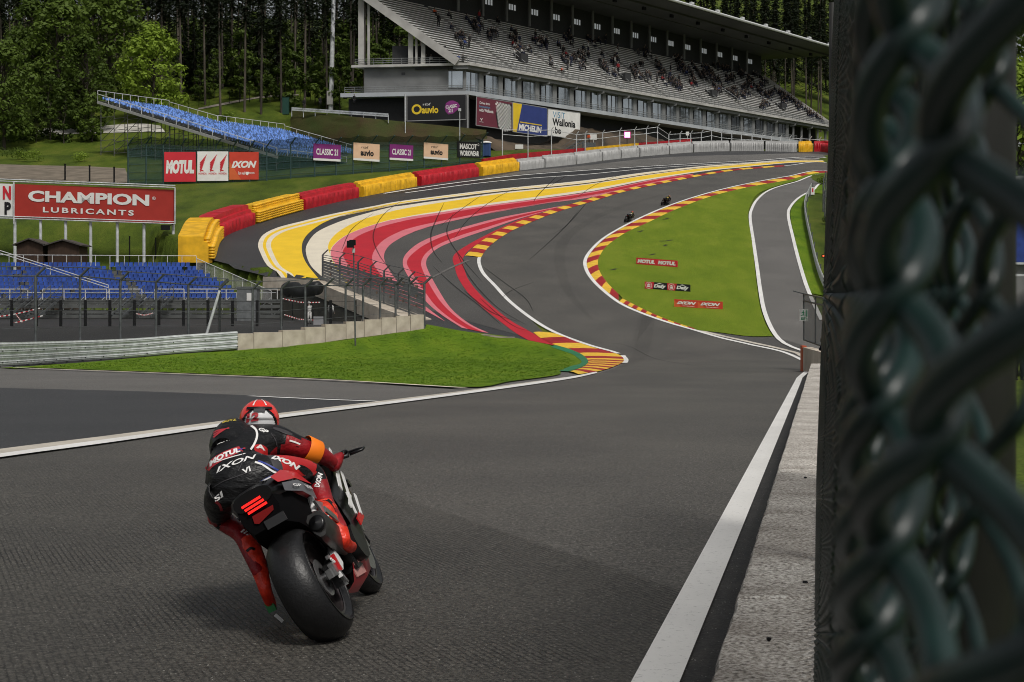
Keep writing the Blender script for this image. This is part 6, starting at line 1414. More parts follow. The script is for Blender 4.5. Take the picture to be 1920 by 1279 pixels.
def fig_mesh(pose, jacket, trousers, hat, v=0, hi=False):
    k = (pose, jacket, trousers, hat, v, hi)
    if k not in FIG:
        q = figure(pose, random.Random(v + 5), hi); o = q.build('person', [cl(jacket), cl(trousers), SKIN, HAIR if hat is None else cl(hat), cl('black')], smooth=True); FIG[k] = o.data; bpy.data.objects.remove(o)
    return FIG[k]
def person(label, p, rz, pose='sit', jacket='black', trousers='black', hat=None, v=0, hi=False, group=None, s=1.0):
    o = bpy.data.objects.new('person', fig_mesh(pose, jacket, trousers, hat, v, hi)); COL.objects.link(o); o.location = p; o.rotation_euler = (0, 0, rz); o.scale = (s,) * 3
    return tag(o, label, 'person', group)
def on_rake(px, py):
    """seat on the rake seen at a photo pixel: search over rows"""
    best = None
    for i in range(NR):
        w = W0 + i * WD + .5; z = ZU + .35 + i * RS + .42
        # solve u from the column
        a = (px - CX) / F; u = (a * (A0.y + K.y * w) - (A0.x + K.x * w)) / (E.x - a * E.y); p = gp_(u, w, z); yy = HY - F * (p.z - ZC) / p.y; d = abs(yy - py)
        if 1 < u < 148 and (best is None or d < best[0]): best = (d, i, u, p)
    return best
CLUST = [(840,30,1),(818,47,1),(850,60,2),(860,72,3),(870,85,3),(890,45,3),(896,55,3),(922,65,3),(920,75,2),(874,38,1),(893,40,2),(932,42,1),(960,62,2),(960,75,3),(968,86,4),(965,100,3),(985,92,2),(1000,95,2),(998,72,2),(1010,76,3),(1018,86,3),(1044,85,2),(1065,70,4),(1060,82,2),(1055,110,4),(1062,117,3),(1095,96,2),(1090,106,3),(1085,119,3),(1025,118,2),(1110,76,3),(1128,76,2),
 (1085,110,3),(1108,72,4),(1127,105,1),(1150,116,4),(1157,101,2),(1130,128,5),(1150,138,5),(1185,130,5),(1195,146,4),(1208,101,5),(1215,144,6),(1232,126,4),(1240,140,4),(1250,152,5),(1270,112,3),(1275,126,5),(1285,140,4),(1300,131,4),(1265,160,6),(1300,155,6),(1310,145,5),(1330,135,6),(1340,150,7),(1340,168,7),(1360,131,4),(1370,150,6),(1370,174,6),(1390,141,5),(1400,160,8),(1390,180,6),(1420,166,6),(1415,132,2),(1430,152,3),(1440,180,6),(1460,176,6),(1470,190,5),(1480,182,4),(1500,196,4),(1520,210,5),(1538,217,3),(1430,198,4)]
GS_ = 'spectators scattered on the concrete stand rows'; rp = random.Random(11); taken = set(); JK = ['black'] * 24 + ['navy'] * 4 + ['grey'] * 4 + ['red', 'white', 'white', 'blue']; RZ = math.atan2(NO.y, NO.x) + math.pi / 2
npp = 0; more = []
for (px, py, n) in CLUST:
    for k in range(n + (n > 2) * 2 + (px > 1180) * 2):
        r_ = on_rake(px + rp.gauss(0, 5.5 if n > 1 else 0), py + rp.gauss(0, 4 if n > 1 else 0))
        if r_ is None: continue
        key = (r_[1], int(r_[2] / .6))
        if key in taken: continue
        taken.add(key); jk = rp.choice(JK)
        lab = {'red': 'spectator in a red jacket sitting among dark clothed people in the stand', 'white': 'spectator in a pale jacket sitting among dark clothed people in the stand', 'blue': 'spectator in a blue jacket sitting among dark clothed people in the stand'}.get(jk, 'dark clothed spectator sitting on the concrete rows of the covered grandstand')
        if npp >= 290 or (npp > 150 and rp.random() < .22): more.append((r_[3], RZ + rp.uniform(-.5, .5))); continue
        stand = rp.random() < .14; p = r_[3]
        if stand: p = p - UP * .42 - K * .45
        person(lab if not stand else lab.replace('sitting', 'standing'), p, RZ + rp.uniform(-.5, .5), 'stand' if stand else 'sit', jk, rp.choice(['black', 'navy', 'grey']), rp.choice([None, None, 'black', 'black', 'grey', 'white']), rp.randrange(3), group=GS_, s=1.5); npp += 1
cm = MB()
for n_, (p, a) in enumerate(more):
    f_ = figure('sit', random.Random(n_ % 5)); c_, s_ = math.cos(a), math.sin(a); cm.add([(p.x + (x * c_ - y * s_) * 1.5, p.y + (x * s_ + y * c_) * 1.5, p.z + z * 1.5) for x, y, z in f_.v], f_.f)
    cm.m[-len(f_.m):] = f_.m
if more: tag(cm.build('crowd', [cl('black'), cl('navy'), SKIN, HAIR, cl('black')]), kind='stuff')
for (px, py, jk, lb) in ((814, 27, 'orange', 'lone spectator in bright orange near the top left of the stand'), (1332, 138, 'green', 'spectator in a bright green vest in the middle of the crowd'), (1053, 136, 'orange', 'person in orange at the front rail of the stand')):
    r_ = on_rake(px, py); person(lb, r_[3], RZ, 'sit', jk, 'black', None, 0, s=1.25)
for n_, (px, jk) in enumerate(((799, 'grey'), (808, 'white'), (830, 'black'), (860, 'blue'), (868, 'black'))):
    Yp = 263.6 + (880 - px) * .012; person(('person in grey standing leftmost at the upper deck rail end', 'person in white at the upper deck rail end', 'person in black at the upper deck rail end, middle', 'person in blue by the foot of the sloping concrete beam', 'person in black by the foot of the sloping concrete beam')[n_], (at(px, Yp), Yp, ZU), 0, 'stand', jk, 'black', 'white' if n_ < 2 else None, n_ % 3, s=1.1)
# walkers on the bank, marshals
for n_, (px, py, Y, jk, lb) in enumerate(((570, 204, 264, 'black', 'person in dark clothes walking on the bank path, nearest the green cabinet'), (600, 200, 266, 'black', 'person in dark clothes on the bank path just left of the mast'), (664, 196, 262, 'black', 'dark figure standing at the left corner under the grandstand'))):
    p = P(px, py, Y); person(lb, p, .6, 'walk' if n_ < 2 else 'stand', jk, 'black', None, n_, True, s=1.1)
for n_, (px, py, Y, jk, lb) in enumerate(((1104, 268, 258, 'orange', 'marshal in orange standing by the stairs behind the wire fence'), (895, 307, 243, 'orange', 'marshal in orange under the black board at the fence end'))):
    p = P(px, py, Y); p.z = max(p.z, hz(p.x, p.y)) if n_ else p.z; person(lb, p, 0, 'stand', jk, 'black', None, n_, True)
q = MB(); p = P(1104, 268, 258); q.box((p.x, p.y + .3, p.z - 1.0), (2.4, 2.0, 2.0)); tag(q.build('marshal_platform', STEEL_D, off=(p.x, p.y, p.z - 2)), 'dark marshal platform by the steel stairs', 'platform')
for n_, (px, Y, lb) in enumerate(((580, 116, 'person in white overalls raising hands to the head behind the beige wall'), (620, 117, 'person in white shirt and grey trousers walking behind the beige wall'))):
    X = at(px, Y); person(lb, (X, Y, hz(X, Y) + .02), math.pi * (.8 if n_ else 1.2), 'walk' if n_ else 'photo', 'white', 'white' if n_ == 0 else 'grey', 'white' if n_ == 0 else None, n_, True, s=1.05)
q = MB(); p = P(597, 604, 114.5); q.box((p.x, p.y, p.z), (.8, .05, .9)); q.bar((p.x - .3, p.y + .1, p.z - .4), (p.x - .3, p.y + .1, hz(p.x, p.y)), .05); q.bar((p.x + .3, p.y + .1, p.z - .4), (p.x + .3, p.y + .1, hz(p.x, p.y)), .05); tag(q.build('notice_board', V_GREY, off=tuple(p)), 'small pale notice board between the two people in white', 'notice board')
# photographer leaning out at the end of the wall, person by the far right building
Y = 52.0; X = at(1546, Y); person('photographer in dark blue cap leaning at the near end of wall', (X + .12, Y, hz(X, Y) + .05), math.pi * .93, 'photo', 'navy', 'black', 'navy', 1, True)
q = MB(); q.box((X - .1, Y - .28, hz(X, Y) + 1.58), (.16, .3, .13)); q.lathe([(.0, 0), (.065, 0), (.07, .3), (.0, .3)], (X - .12, Y - .42, hz(X, Y) + 1.58), axis=(-.3, -1, 0), n=12); tag(q.build('camera_body', BLACKP, off=(X, Y, 1)), 'black camera with long lens held by the photographer at the wall', 'camera')
Y = 56.0; X = at(1911, Y); person('dark clothed person in front of the white roofed building', (X, Y, hz(X, Y)), 0, 'stand', 'black', 'black', None, 0, True)
# ================================================================ the racing motorcycle and its rider
RC = Vector((-1.038, 8.19, -.2457)); HD = Vector((.045, .998, -.03)).normalized(); LT0 = Vector((-HD.y, HD.x, 0)).normalized(); UP0 = HD.cross(LT0); LEAN = R(30); BS = 1.05
UPL = UP0 * math.cos(LEAN) + LT0 * math.sin(LEAN); LTL = LT0 * math.cos(LEAN) - UP0 * math.sin(LEAN)
def B(x, y, z): return RC + (UP0 * .095 + UPL * (z - .095) + LTL * y + HD * x) * BS         # bike frame: x forward, y left, z up before leaning
def W(px, py, x): return P(px, py, 8.19 + .997 * x)
def bb(mbx, name, m, parent, smooth=False, auto=None, ws=False):
    if not ws: mbx.v = [tuple(B(*p)) for p in mbx.v]
    return mbx.build(name, m, parent, smooth=smooth or auto is not None, auto=auto)
GLOSS = lambda n, c, **k: mat('paint_' + n, c, rough=k.pop('rough', .32), spec=.35, coat=.12, **k)
M_BLK = GLOSS('black', (.0035, .0035, .004)); M_RED = GLOSS('red', (.52, .014, .018)); M_WHT = GLOSS('white', (.80, .79, .78)); M_SIL = mat('silver_metal', (.42, .42, .42), rough=.3, metal=.8, var=.3, scale=20); M_DK = mat('dark_metal', (.035, .035, .036), rough=.4, metal=.6, var=.4, scale=15)
M_TYRE = mat('slick_rubber', (.0095, .0095, .010), rough=.42, var=.3, scale=14, bump=.15, bscale=60, spec=.45); M_RIM = mat('rim_metal', (.16, .14, .14), rough=.3, metal=.9); M_CARB = mat('carbon', (.018, .018, .02), rough=.25, var=.5, scale=60, coat=.5); M_GREY = GLOSS('grey', (.12, .12, .13)); M_BLUE = GLOSS('blue', (.03, .05, .25)); M_DRED = GLOSS('dark_red', (.34, .016, .022))
M_TAIL = mat('tail_light_red', (.6, .01, .01), emit=(1, .012, .008), estr=1.1); M_TI = mat('exhaust_titanium', (.11, .105, .10), rough=.35, metal=.8, var=.4, scale=12)
bk = thing('racing_motorcycle', 'black and red racing motorcycle leaning left on the near asphalt', 'motorcycle', tuple(RC))
def wheel(x, rad, wd, rim, tag_, disc):
    hw = wd / 2; prof = [(rim + .004, -hw * .74), (rim + .03, -hw * .96), (rim + .06, -hw)]
    for a in np.linspace(-78, 78, 15): prof.append((rad - hw * .74 * (1 - math.cos(R(a))) * 1.02, hw * 1.01 * math.sin(R(a)) / math.sin(R(78))))
    prof += [(rim + .06, hw), (rim + .03, hw * .96), (rim + .004, hw * .74)]
    w_ = MB(); c = (x, 0, rad); w_.lathe([(rim - .004, -hw * .76), (rim + .010, -hw * .78), (rim - .012, -hw * .6), (rim - .03, 0), (rim - .012, hw * .6), (rim + .010, hw * .78), (rim - .004, hw * .76)], c, axis=(0, 1, 0), n=48)
    w_.lathe([(.0, -.05), (.045, -.05), (.045, .05), (0, .05)], c, axis=(0, 1, 0), n=16)
    for k in range(5):
        for d in (-.16, .16):
            a0 = k * 2 * math.pi / 5 + .3; a1 = a0 + d; p0 = Vector((x + .04 * math.cos(a0), -.02, rad + .04 * math.sin(a0))); p1 = Vector((x + (rim - .02) * math.cos(a1), -.01, rad + (rim - .02) * math.sin(a1))); w_.bar(p0, p1, .022, .028, up=(0, 1, 0))
    o = bb(w_, tag_, M_RIM, bk, auto=35); t = MB(); t.lathe(prof, c, axis=(0, 1, 0), n=72); bb(t, 'tyre', M_TYRE, o, smooth=True)
    for y in disc:
        d = MB(); d.lathe([(.06, y), (.11 if x < .5 else .165, y), (.11 if x < .5 else .165, y + .006), (.06, y + .006)], c, axis=(0, 1, 0), n=36); bb(d, 'brake_disc', M_SIL, o, auto=30)
    return o
wheel(0, .33, .225, .215, 'rear_wheel', (-.085,)); wheel(1.40, .30, .122, .213, 'front_wheel', (-.07, .064))
# swingarm, axle hardware on the right side
for s in (-1, 1):
    q = MB(); q.bar((-.03, .125 * s, .34), (.30, .12 * s, .40), .035, .07); q.bar((.30, .12 * s, .40), (.50, .10 * s, .42), .05, .10); bb(q, 'swingarm', M_DK, bk, auto=30)
q = MB(); q.tube([(0, -.165, .33), (0, .165, .33)], .022, 12); bb(q, 'axle', M_SIL, bk)
q = MB(); q.box((.01, -.155, .345), (.10, .03, .075)); bb(q, 'axle_block', M_SIL, bk); q = MB(); q.box((.11, -.125, .27), (.10, .05, .07)); q.box((.06, -.14, .285), (.05, .03, .05)); bb(q, 'brake_caliper', M_DK, bk)
q = MB(); q.box((.04, -.175, .365), (.03, .02, .10)); bb(q, 'axle_plate', M_RED, bk)
q = MB(); q.prism([(.06, -.15, .40), (.15, -.15, .43), (.17, -.15, .34), (.09, -.15, .31)], (0, 0, 0), (0, -.03, 0)); bb(q, 'toe_guard', M_WHT, bk)
for (x, y, z, dx, dy, dz, m) in ((-.07, -.14, .335, .05, .03, .05, M_SIL), (.02, -.165, .30, .03, .02, .03, M_WHT), (.085, -.15, .245, .03, .03, .035, M_SIL), (.14, -.14, .30, .04, .02, .03, M_DK), (.03, -.15, .415, .05, .015, .02, M_SIL), (.20, -.145, .375, .05, .02, .06, M_DK), (.24, -.15, .46, .02, .02, .07, M_SIL)):
    q = MB(); q.box((x, y, z), (dx, dy, dz)); bb(q, 'axle_fitting', m, bk)
for (x, y, z, r_) in ((1.30, -.13, .42, .035), (1.24, -.16, .50, .03), (1.10, -.235, .70, .028)):
    q = MB(); q.lathe([(0, -.02), (r_, -.02), (r_, .02), (0, .02)], (x, y, z), axis=(0, 1, 0), n=14); bb(q, 'fairing_fitting', M_SIL if x > 1.2 else M_BLK, bk)
for k in range(3): q = MB(); q.tube([(-.03 + .018 * k, -.17, .40 - .012 * k), (-.03 + .018 * k, -.18, .40 - .012 * k)], .007, 6); bb(q, 'bolt', M_WHT, bk)
q = MB(); q.tube([(.02, -.17, .32), (.06, -.17, .26), (.10, -.165, .24)], .009, 6); bb(q, 'brake_hose', M_SIL, bk)
def ringsec(x, zc, yw, zh, n=16, p=2.6, yc=0.0): 
    out = []
    for a in np.linspace(0, 2 * math.pi, n, endpoint=False):
        c, s_ = math.cos(a), math.sin(a); out.append((x, yc + yw * math.copysign(abs(c) ** (2 / p), c), zc + zh * math.copysign(abs(s_) ** (2 / p), s_)))
    return out
def loft(secs, mi=0, caps=True):
    q = MB(); rows = [list(s_) + [s_[0]] for s_ in secs]; q.grid(rows, mi)
    if caps:
        k = len(rows[0]); q.f += [tuple(range(k - 1)), tuple(reversed(range(len(q.v) - k, len(q.v) - 1)))]; q.m += [mi, mi]
    return q
# tail unit: black body, red and grey side panels, light bars
q = loft([ringsec(-.20, .895, .115, .050), ringsec(-.12, .89, .150, .068), ringsec(.06, .87, .180, .090), ringsec(.28, .82, .185, .10), ringsec(.46, .79, .15, .08)]); bb(q, 'tail_unit', M_BLK, bk, auto=40)
q = MB(); q.grid([[(-.17, -.10, .80), (-.17, .10, .80)], [(-.10, -.13, .83), (-.10, .13, .83)]]); rows = [[(-.195, y, z) for y, z in ((-.105, .90), (-.115, .80), (-.085, .72), (.085, .72), (.115, .80), (.105, .90))], [(-.02, y, z) for y, z in ((-.16, .86), (-.15, .74), (-.12, .66), (.13, .66), (.15, .74), (.16, .86))], [(.34, y, z) for y, z in ((-.15, .80), (-.15, .62), (-.13, .50), (.15, .50), (.17, .62), (.16, .80))]]
q = MB(); q.grid(rows); q.f.append(tuple(range(6))); q.m.append(0); bb(q, 'undertray', mat('matt_black', (.003, .003, .0035), rough=.85, spec=.08), bk, auto=30)
for k in range(3):
    q = MB(); z = .882 - .022 * k; y0 = -.028 - .008 * k; q.bar((-.206 - .001 * k, y0 + .098, z), (-.206 - .001 * k, y0 - .018, z + .004), .012, .013); bb(q, 'tail_light', M_TAIL, bk)
q = MB(); q.add([(-.2035, .045, .815), (-.2035, -.085, .815), (-.2035, -.075, .79), (-.2035, .03, .762), (-.2035, .052, .775)], [(0,1,2,3,4)]); bb(q, 'light_reflector', mat('lens_dark_red', (.20, .008, .008), rough=.25), bk)
q = MB(); q.box((-.20, -.055, .735), (.01, .12, .05)); bb(q, 'number_plate', mat('plate_dark', (.028, .028, .03), rough=.5), bk)
sd_ = [[(-.16, -.105, .945), (-.16, -.128, .90)], [(.05, -.125, .955), (.05, -.172, .875)], [(.30, -.14, .905), (.30, -.182, .80)]]
q = MB(); q.grid(sd_); q.v = [(x, y * 1.02 - .028, z + .008) for x, y, z in q.v]; bb(q, 'side_panel', M_RED, bk, smooth=True)
q = MB(); q.grid([[(-.13, -.168, .895), (-.13, -.162, .85)], [(.05, -.208, .87), (.05, -.204, .80)], [(.28, -.210, .80), (.28, -.204, .72)]]); bb(q, 'side_panel', M_GREY, bk, smooth=True)
q = MB(); q.grid([[(-.15, -.085, .957), (-.15, -.098, .950)], [(.10, -.10, .958), (.10, -.125, .947)], [(.30, -.11, .920), (.30, -.14, .908)]]); bb(q, 'side_stripe', M_WHT, bk)
q = MB(); q.grid([[(-.15, -.070, .960), (-.15, -.083, .957)], [(.10, -.08, .964), (.10, -.098, .958)], [(.30, -.09, .928), (.30, -.108, .920)]]); bb(q, 'side_stripe', M_BLUE, bk)
q = loft([ringsec(.18, .90, .12, .02), ringsec(.36, .86, .13, .03), ringsec(.50, .84, .11, .03)]); bb(q, 'seat', mat('seat_foam', (.006, .006, .006), rough=.9), bk, auto=40)
q = loft([ringsec(.48, .82, .10, .08), ringsec(.60, .89, .16, .12), ringsec(.80, .90, .17, .13), ringsec(.98, .86, .11, .10)]); bb(q, 'fuel_tank', M_BLK, bk, smooth=True)
def side_text(txt, p0, p1, hh, m, lift=.006):
    v, f = text_geo(txt, .03, .2); p0 = Vector(p0); p1 = Vector(p1); u = p1 - p0; q = MB(); q.add([p0 + u * a[0] + Vector((0, -lift, .0)) + Vector((0, .35, 1)).normalized() * (a[1] * hh) for a in v], f); bb(q, 'lettering', m, bk)
side_text('MOTUL', (.0, -.176, .885), (.13, -.190, .865), .026, M_WHT); side_text('GP', (-.05, -.196, .845), (.06, -.212, .820), .022, M_WHT); side_text('IXON', (.13, -.215, .80), (.25, -.215, .775), .03, M_WHT)
q = MB(); q.prism([(.20, -.19, .72), (.34, -.20, .68), (.36, -.20, .60), (.26, -.19, .60)], (0, 0, 0), (0, -.015, 0)); bb(q, 'heel_guard', M_SIL, bk)
q = MB(); q.tube([(.30, -.20, .60), (.20, -.18, .50), (.10, -.15, .42)], .012, 6); bb(q, 'footrest_bracket', M_SIL, bk)
q = MB(); q.tube([(.24, -.16, .66), (.30, -.17, .74)], .02, 8); bb(q, 'reservoir', M_WHT, bk)
# exhaust with oval muffler pointing back on the right
mz = lambda t: (-.03 + .36 * t, -.205 + .02 * t, .60 - .20 * t)
def tri(t, r, hh):
    cx, cy, cz = mz(t); return [(cx + .02 * dz, cy + dy * r, cz + dz * hh) for dy, dz in ((-1, .55), (-.75, .95), (.6, 1), (1, .6), (.75, -.5), (.3, -1), (-.3, -1), (-.8, -.35))]
q = loft([tri(0, .052, .068), tri(.10, .060, .078), tri(.6, .060, .078), tri(1, .03, .04)]); ex_ = bb(q, 'muffler', M_TI, bk, auto=35)
q = MB(); c = Vector(mz(-.015)); q.lathe([(.020, .006), (.045, .0), (.048, .012), (.036, .016), (.0, .03)], c, axis=(-.87, .05, .48), n=18); bb(q, 'outlet', M_BLK, ex_, smooth=True)
q = MB(); q.prism([(.06, -.262, .635), (.22, -.262, .545), (.24, -.262, .585), (.09, -.262, .668)], (0, 0, 0), (0, .01, 0)); bb(q, 'heat_shield', M_SIL, bk)
q = MB(); q.tube([mz(1), (.45, -.15, .33), (.62, -.08, .20), (.85, 0, .17)], .035, 10); bb(q, 'exhaust_pipe', M_DK, bk, smooth=True)
# engine, frame, fairings
q = MB(); q.box((.66, 0, .42), (.40, .36, .34)); q.lathe([(0, -.03), (.10, -.03), (.11, 0), (.11, .05), (0, .05)], (.58, -.19, .38), axis=(0, -1, 0), n=18); bb(q, 'engine', M_DK, bk, auto=30)
for s in (-1, 1):
    q = MB(); q.bar((.40, .14 * s, .62), (.98, .12 * s, .80), .04, .12); bb(q, 'frame_beam', M_SIL if s < 0 else M_BLK, bk)
    fr_pts = [[(.70, .20 * s, .70), (.68, .22 * s, .50), (.60, .20 * s, .28)], [(.86, .24 * s, .80), (.88, .245 * s, .55), (.84, .20 * s, .26)], [(1.05, .25 * s, .92), (1.06, .24 * s, .62), (1.02, .18 * s, .32)], [(1.22, .19 * s, 1.0), (1.24, .17 * s, .72), (1.14, .13 * s, .46)], [(1.36, .07 * s, 1.0), (1.36, .06 * s, .78), (1.25, .05 * s, .55)]]
    q = MB(); q.grid(fr_pts); q2 = MB(); q2.v = q.v + [(x, y - .012 * s, z) for x, y, z in q.v]; n_ = len(q.v); q2.f = q.f + [tuple(reversed([i + n_ for i in f])) for f in q.f]; q2.m = [0] * len(q2.f)
    bb(q2, 'fairing', M_BLK, bk, smooth=True)
    # white lettering-like patches of the livery on the fairing flank
    for (x0, z0, x1, z1, wd) in ((.76, .70, 1.00, .86, .045), (.84, .60, 1.02, .78, .035), (.74, .58, .90, .64, .03), (.93, .50, 1.04, .62, .03), (.90, .84, 1.06, .94, .03), (.80, .52, .84, .66, .028)):
        q = MB(); yy = .256; q.bar((x0, yy * s, z0), (x1, (yy + .004) * s, z1), .006, wd, up=(0, 0, 1)); bb(q, 'livery_patch', M_WHT, bk)
    q = MB(); q.bar((.80, .245 * s, .47), (.98, .25 * s, .50), .008, .05); bb(q, 'livery_patch', M_RED, bk)
    q = MB(); q.grid([[(.38, .06 * s, .16), (.40, .13 * s, .20), (.46, .165 * s, .30)], [(.62, .07 * s, .12), (.64, .16 * s, .17), (.66, .205 * s, .31)], [(.92, .06 * s, .13), (.94, .14 * s, .18), (.92, .19 * s, .34)], [(1.06, .02 * s, .24), (1.06, .07 * s, .28), (1.05, .12 * s, .40)]]); bb(q, 'belly_pan', M_DRED, bk, smooth=True)
    q = MB(); q.bar((.44, .150 * s, .235), (.60, .175 * s, .225), .008, .05); bb(q, 'belly_patch', mat('pale_red', (.42, .20, .18), rough=.4), bk); q = MB(); q.bar((.46, .165 * s, .29), (.62, .195 * s, .29), .008, .03); bb(q, 'belly_patch', MATS['pale_red'], bk)
    q = MB(); q.tube([(1.12, .10 * s, .82), (1.40, .10 * s, .30)], .028, 10); q.tube([(1.02, .10 * s, .98), (1.16, .10 * s, .74)], .024, 10); bb(q, 'fork_leg', M_DK, bk, smooth=True)
    q = MB(); q.box((1.31, .10 * s, .33), (.05, .05, .10)); bb(q, 'brake_caliper', M_SIL, bk)
    q = MB(); q.tube([(1.02, .10 * s, .90), (.98, .24 * s, .875), (.95, .36 * s, .85)], .013, 8); bb(q, 'handlebar', M_DK, bk, smooth=True)
    q = MB(); q.tube([(1.00, .26 * s, .885), (1.04, .32 * s, .875), (1.02, .42 * s, .855), (.97, .455 * s, .845)], .009, 6); q.tube([(.955, .37 * s, .85), (.95, .455 * s, .84), (.985, .46 * s, .845)], .010, 6); bb(q, 'lever', M_BLK, bk, smooth=True)
    q = MB(); q.box((.27, .17 * s, .43), (.05, .12, .02)); q.bar((.27, .12 * s, .43), (.40, .12 * s, .50), .02, .05); bb(q, 'footrest', M_DK, bk)
q = loft([ringsec(1.18, .18, .065, .02), ringsec(1.18, .20, .06, .02)]); fq = MB()
for a0 in np.linspace(20, 130, 9): pass
fq.grid([[(1.40 + .318 * math.cos(R(a)), y, .30 + .318 * math.sin(R(a)) - abs(y) * .25) for y in (-.07, -.04, 0, .04, .07)] for a in np.linspace(35, 150, 10)]); bb(fq, 'front_mudguard', M_BLK, bk, smooth=True)
q = MB(); q.grid([[(1.06, y, .98 + .02 * (1 - (y / .17) ** 2)) for y in np.linspace(-.17, .17, 7)], [(1.14, y * .9, 1.08 - 1.2 * y * y) for y in np.linspace(-.17, .17, 7)], [(1.30, y * .6, 1.04 - 1.0 * y * y) for y in np.linspace(-.17, .17, 7)], [(1.42, y * .3, .92) for y in np.linspace(-.17, .17, 7)]]); bb(q, 'windscreen', mat('dark_screen', (.01, .01, .012), rough=.08), bk, smooth=True)

# ---------------------------------------------------------------- rider
SUIT_K = mat('leather_black', (.0055, .0055, .006), rough=.42, bump=.9, bscale=11, spec=.35, stretch=(1, 1, 2.2)); SUIT_R = mat('leather_red', (.32, .010, .015), rough=.42, var=.4, scale=14, bump=.9, bscale=12); SUIT_B = mat('boot_red', (.85, .045, .018), rough=.36, var=.4, scale=16, bump=.9, bscale=14); SUIT_G = mat('leather_grey', (.045, .042, .045), rough=.45); SUIT_BR = mat('leather_bright_red', (.52, .018, .020), rough=.4, var=.2, scale=12)
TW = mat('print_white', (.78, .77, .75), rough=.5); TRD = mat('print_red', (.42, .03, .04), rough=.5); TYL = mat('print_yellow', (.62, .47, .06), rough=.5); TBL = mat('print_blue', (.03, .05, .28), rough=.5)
rd = thing('person', 'rider in black and red leathers with red helmet hanging off the near motorcycle', 'person', tuple(RC))
def skin(chains, sub=2):
    """chains: {name: (point, radius, parent)} -> one continuous smooth mesh"""
    me = bpy.data.meshes.new('sk'); names = list(chains); idx = {n: i for i, n in enumerate(names)}
    me.from_pydata([tuple(chains[n][0]) for n in names], [(idx[n], idx[chains[n][2]]) for n in names if chains[n][2]], []); o = bpy.data.objects.new('sk', me); COL.objects.link(o)
    m = o.modifiers.new('s', 'SKIN'); m.use_smooth_shade = True; o.modifiers.new('u', 'SUBSURF').render_levels = sub; o.modifiers['u'].levels = sub
    for n in names:
        r_ = chains[n][1]; r_ = r_ if isinstance(r_, tuple) else (r_, r_); sv = me.skin_vertices[0].data[idx[n]]; sv.radius = r_; sv.use_root = chains[n][2] is None
    dg = bpy.context.evaluated_depsgraph_get(); r2 = bpy.data.meshes.new_from_object(o.evaluated_get(dg)); bpy.data.objects.remove(o); return r2
HL = B(.97, .30, .865)
J = dict(pelvis=(W(447, 900, .22), (.155, .125), None), waist=(W(438, 874, .36), (.16, .125), 'pelvis'), chest=(W(450, 846, .54), (.185, .13), 'waist'), upper=(W(470, 828, .70), (.15, .10), 'chest'), neck=(W(482, 810, .82), .062, 'upper'), head=(W(486, 796, .90), .06, 'neck'),
         shr=(W(528, 824, .72), .092, 'upper'), uar=(W(556, 838, .72), .078, 'shr'), elr=(W(588, 846, .80), .066, 'uar'), far_=(W(610, 858, .88), .056, 'elr'), wrr=(W(628, 872, .95), .042, 'far_'),
         shl=(W(418, 850, .70), .09, 'upper'), ell=(W(410, 895, .86), .062, 'shl'), wrl=(HL + HD * -.06, .042, 'ell'),
         hpr=(W(492, 892, .24), .125, 'pelvis'), thr=(W(540, 880, .42), .098, 'hpr'), knr=(W(590, 888, .62), .078, 'thr'), cfr=(W(607, 945, .46), .066, 'knr'), anr=(W(643, 1000, .24), .048, 'cfr'),
         hpl=(W(421, 918, .24), .12, 'pelvis'), thl=(W(410, 945, .44), .10, 'hpl'), knl=(W(414, 974, .64), .072, 'thl'), cfl=(W(452, 1000, .52), .056, 'knl'), anl=(W(488, 1080, .30), .042, 'cfl'))
me = skin(J); body = bpy.data.objects.new('body', me); COL.objects.link(body); body.parent = rd
for m in (SUIT_K, SUIT_R, SUIT_BR, SUIT_G): me.materials.append(m)
def near_seg(p, a, b): a = Vector(a); b = Vector(b); d = b - a; t = max(0, min(1, (p - a).dot(d) / d.length_squared)); return (p - (a + d * t)).length, t
SEG = [(n, J[n][2]) for n in J if J[n][2]]
TOCAM = (Vector((0, 0, ZC)) - RC).normalized()
for f in me.polygons:
    p = Vector(f.center); best = min((near_seg(p, J[b][0], J[a][0]) + (a,) for a, b in SEG), key=lambda x: x[0]); d, t, a = best; mi = 0; nz = f.normal
    if a in ('uar', 'elr'): mi = 1 if (a == 'elr' and nz.z < .75) or (a == 'uar' and t > .3 and nz.z < .45) else 0
    elif a in ('far_', 'wrr'): mi = 1
    elif a == 'thr': mi = 0 if t < .25 else (3 if t < .45 and nz.z > .1 else 2) if nz.z > -.35 else 0
    elif a == 'knr': mi = 2 if t < .72 and nz.z > -.3 else 0
    elif a == 'cfr': mi = 1 if t > .45 or nz.dot(TOCAM) < .2 else 0
    elif a == 'knl': mi = 1 if t > .55 and nz.x < .1 else 0
    elif a == 'cfl': mi = 1 if t > .35 else 0
    elif a == 'ell': mi = 0
    elif a in ('anr', 'anl'): mi = 1
    elif a == 'shr' and nz.z < -.1 and p.z < J['shr'][0].z - .02: mi = 1
    f.material_index = mi; f.use_smooth = True
me.transform(Matrix.Translation(-rd.location))
from mathutils.bvhtree import BVHTree
def bvh_of(o, root):
    m_ = o.data; return BVHTree.FromPolygons([v.co + root.location for v in m_.vertices], [tuple(p.vertices) for p in m_.polygons])
BV = bvh_of(body, rd)
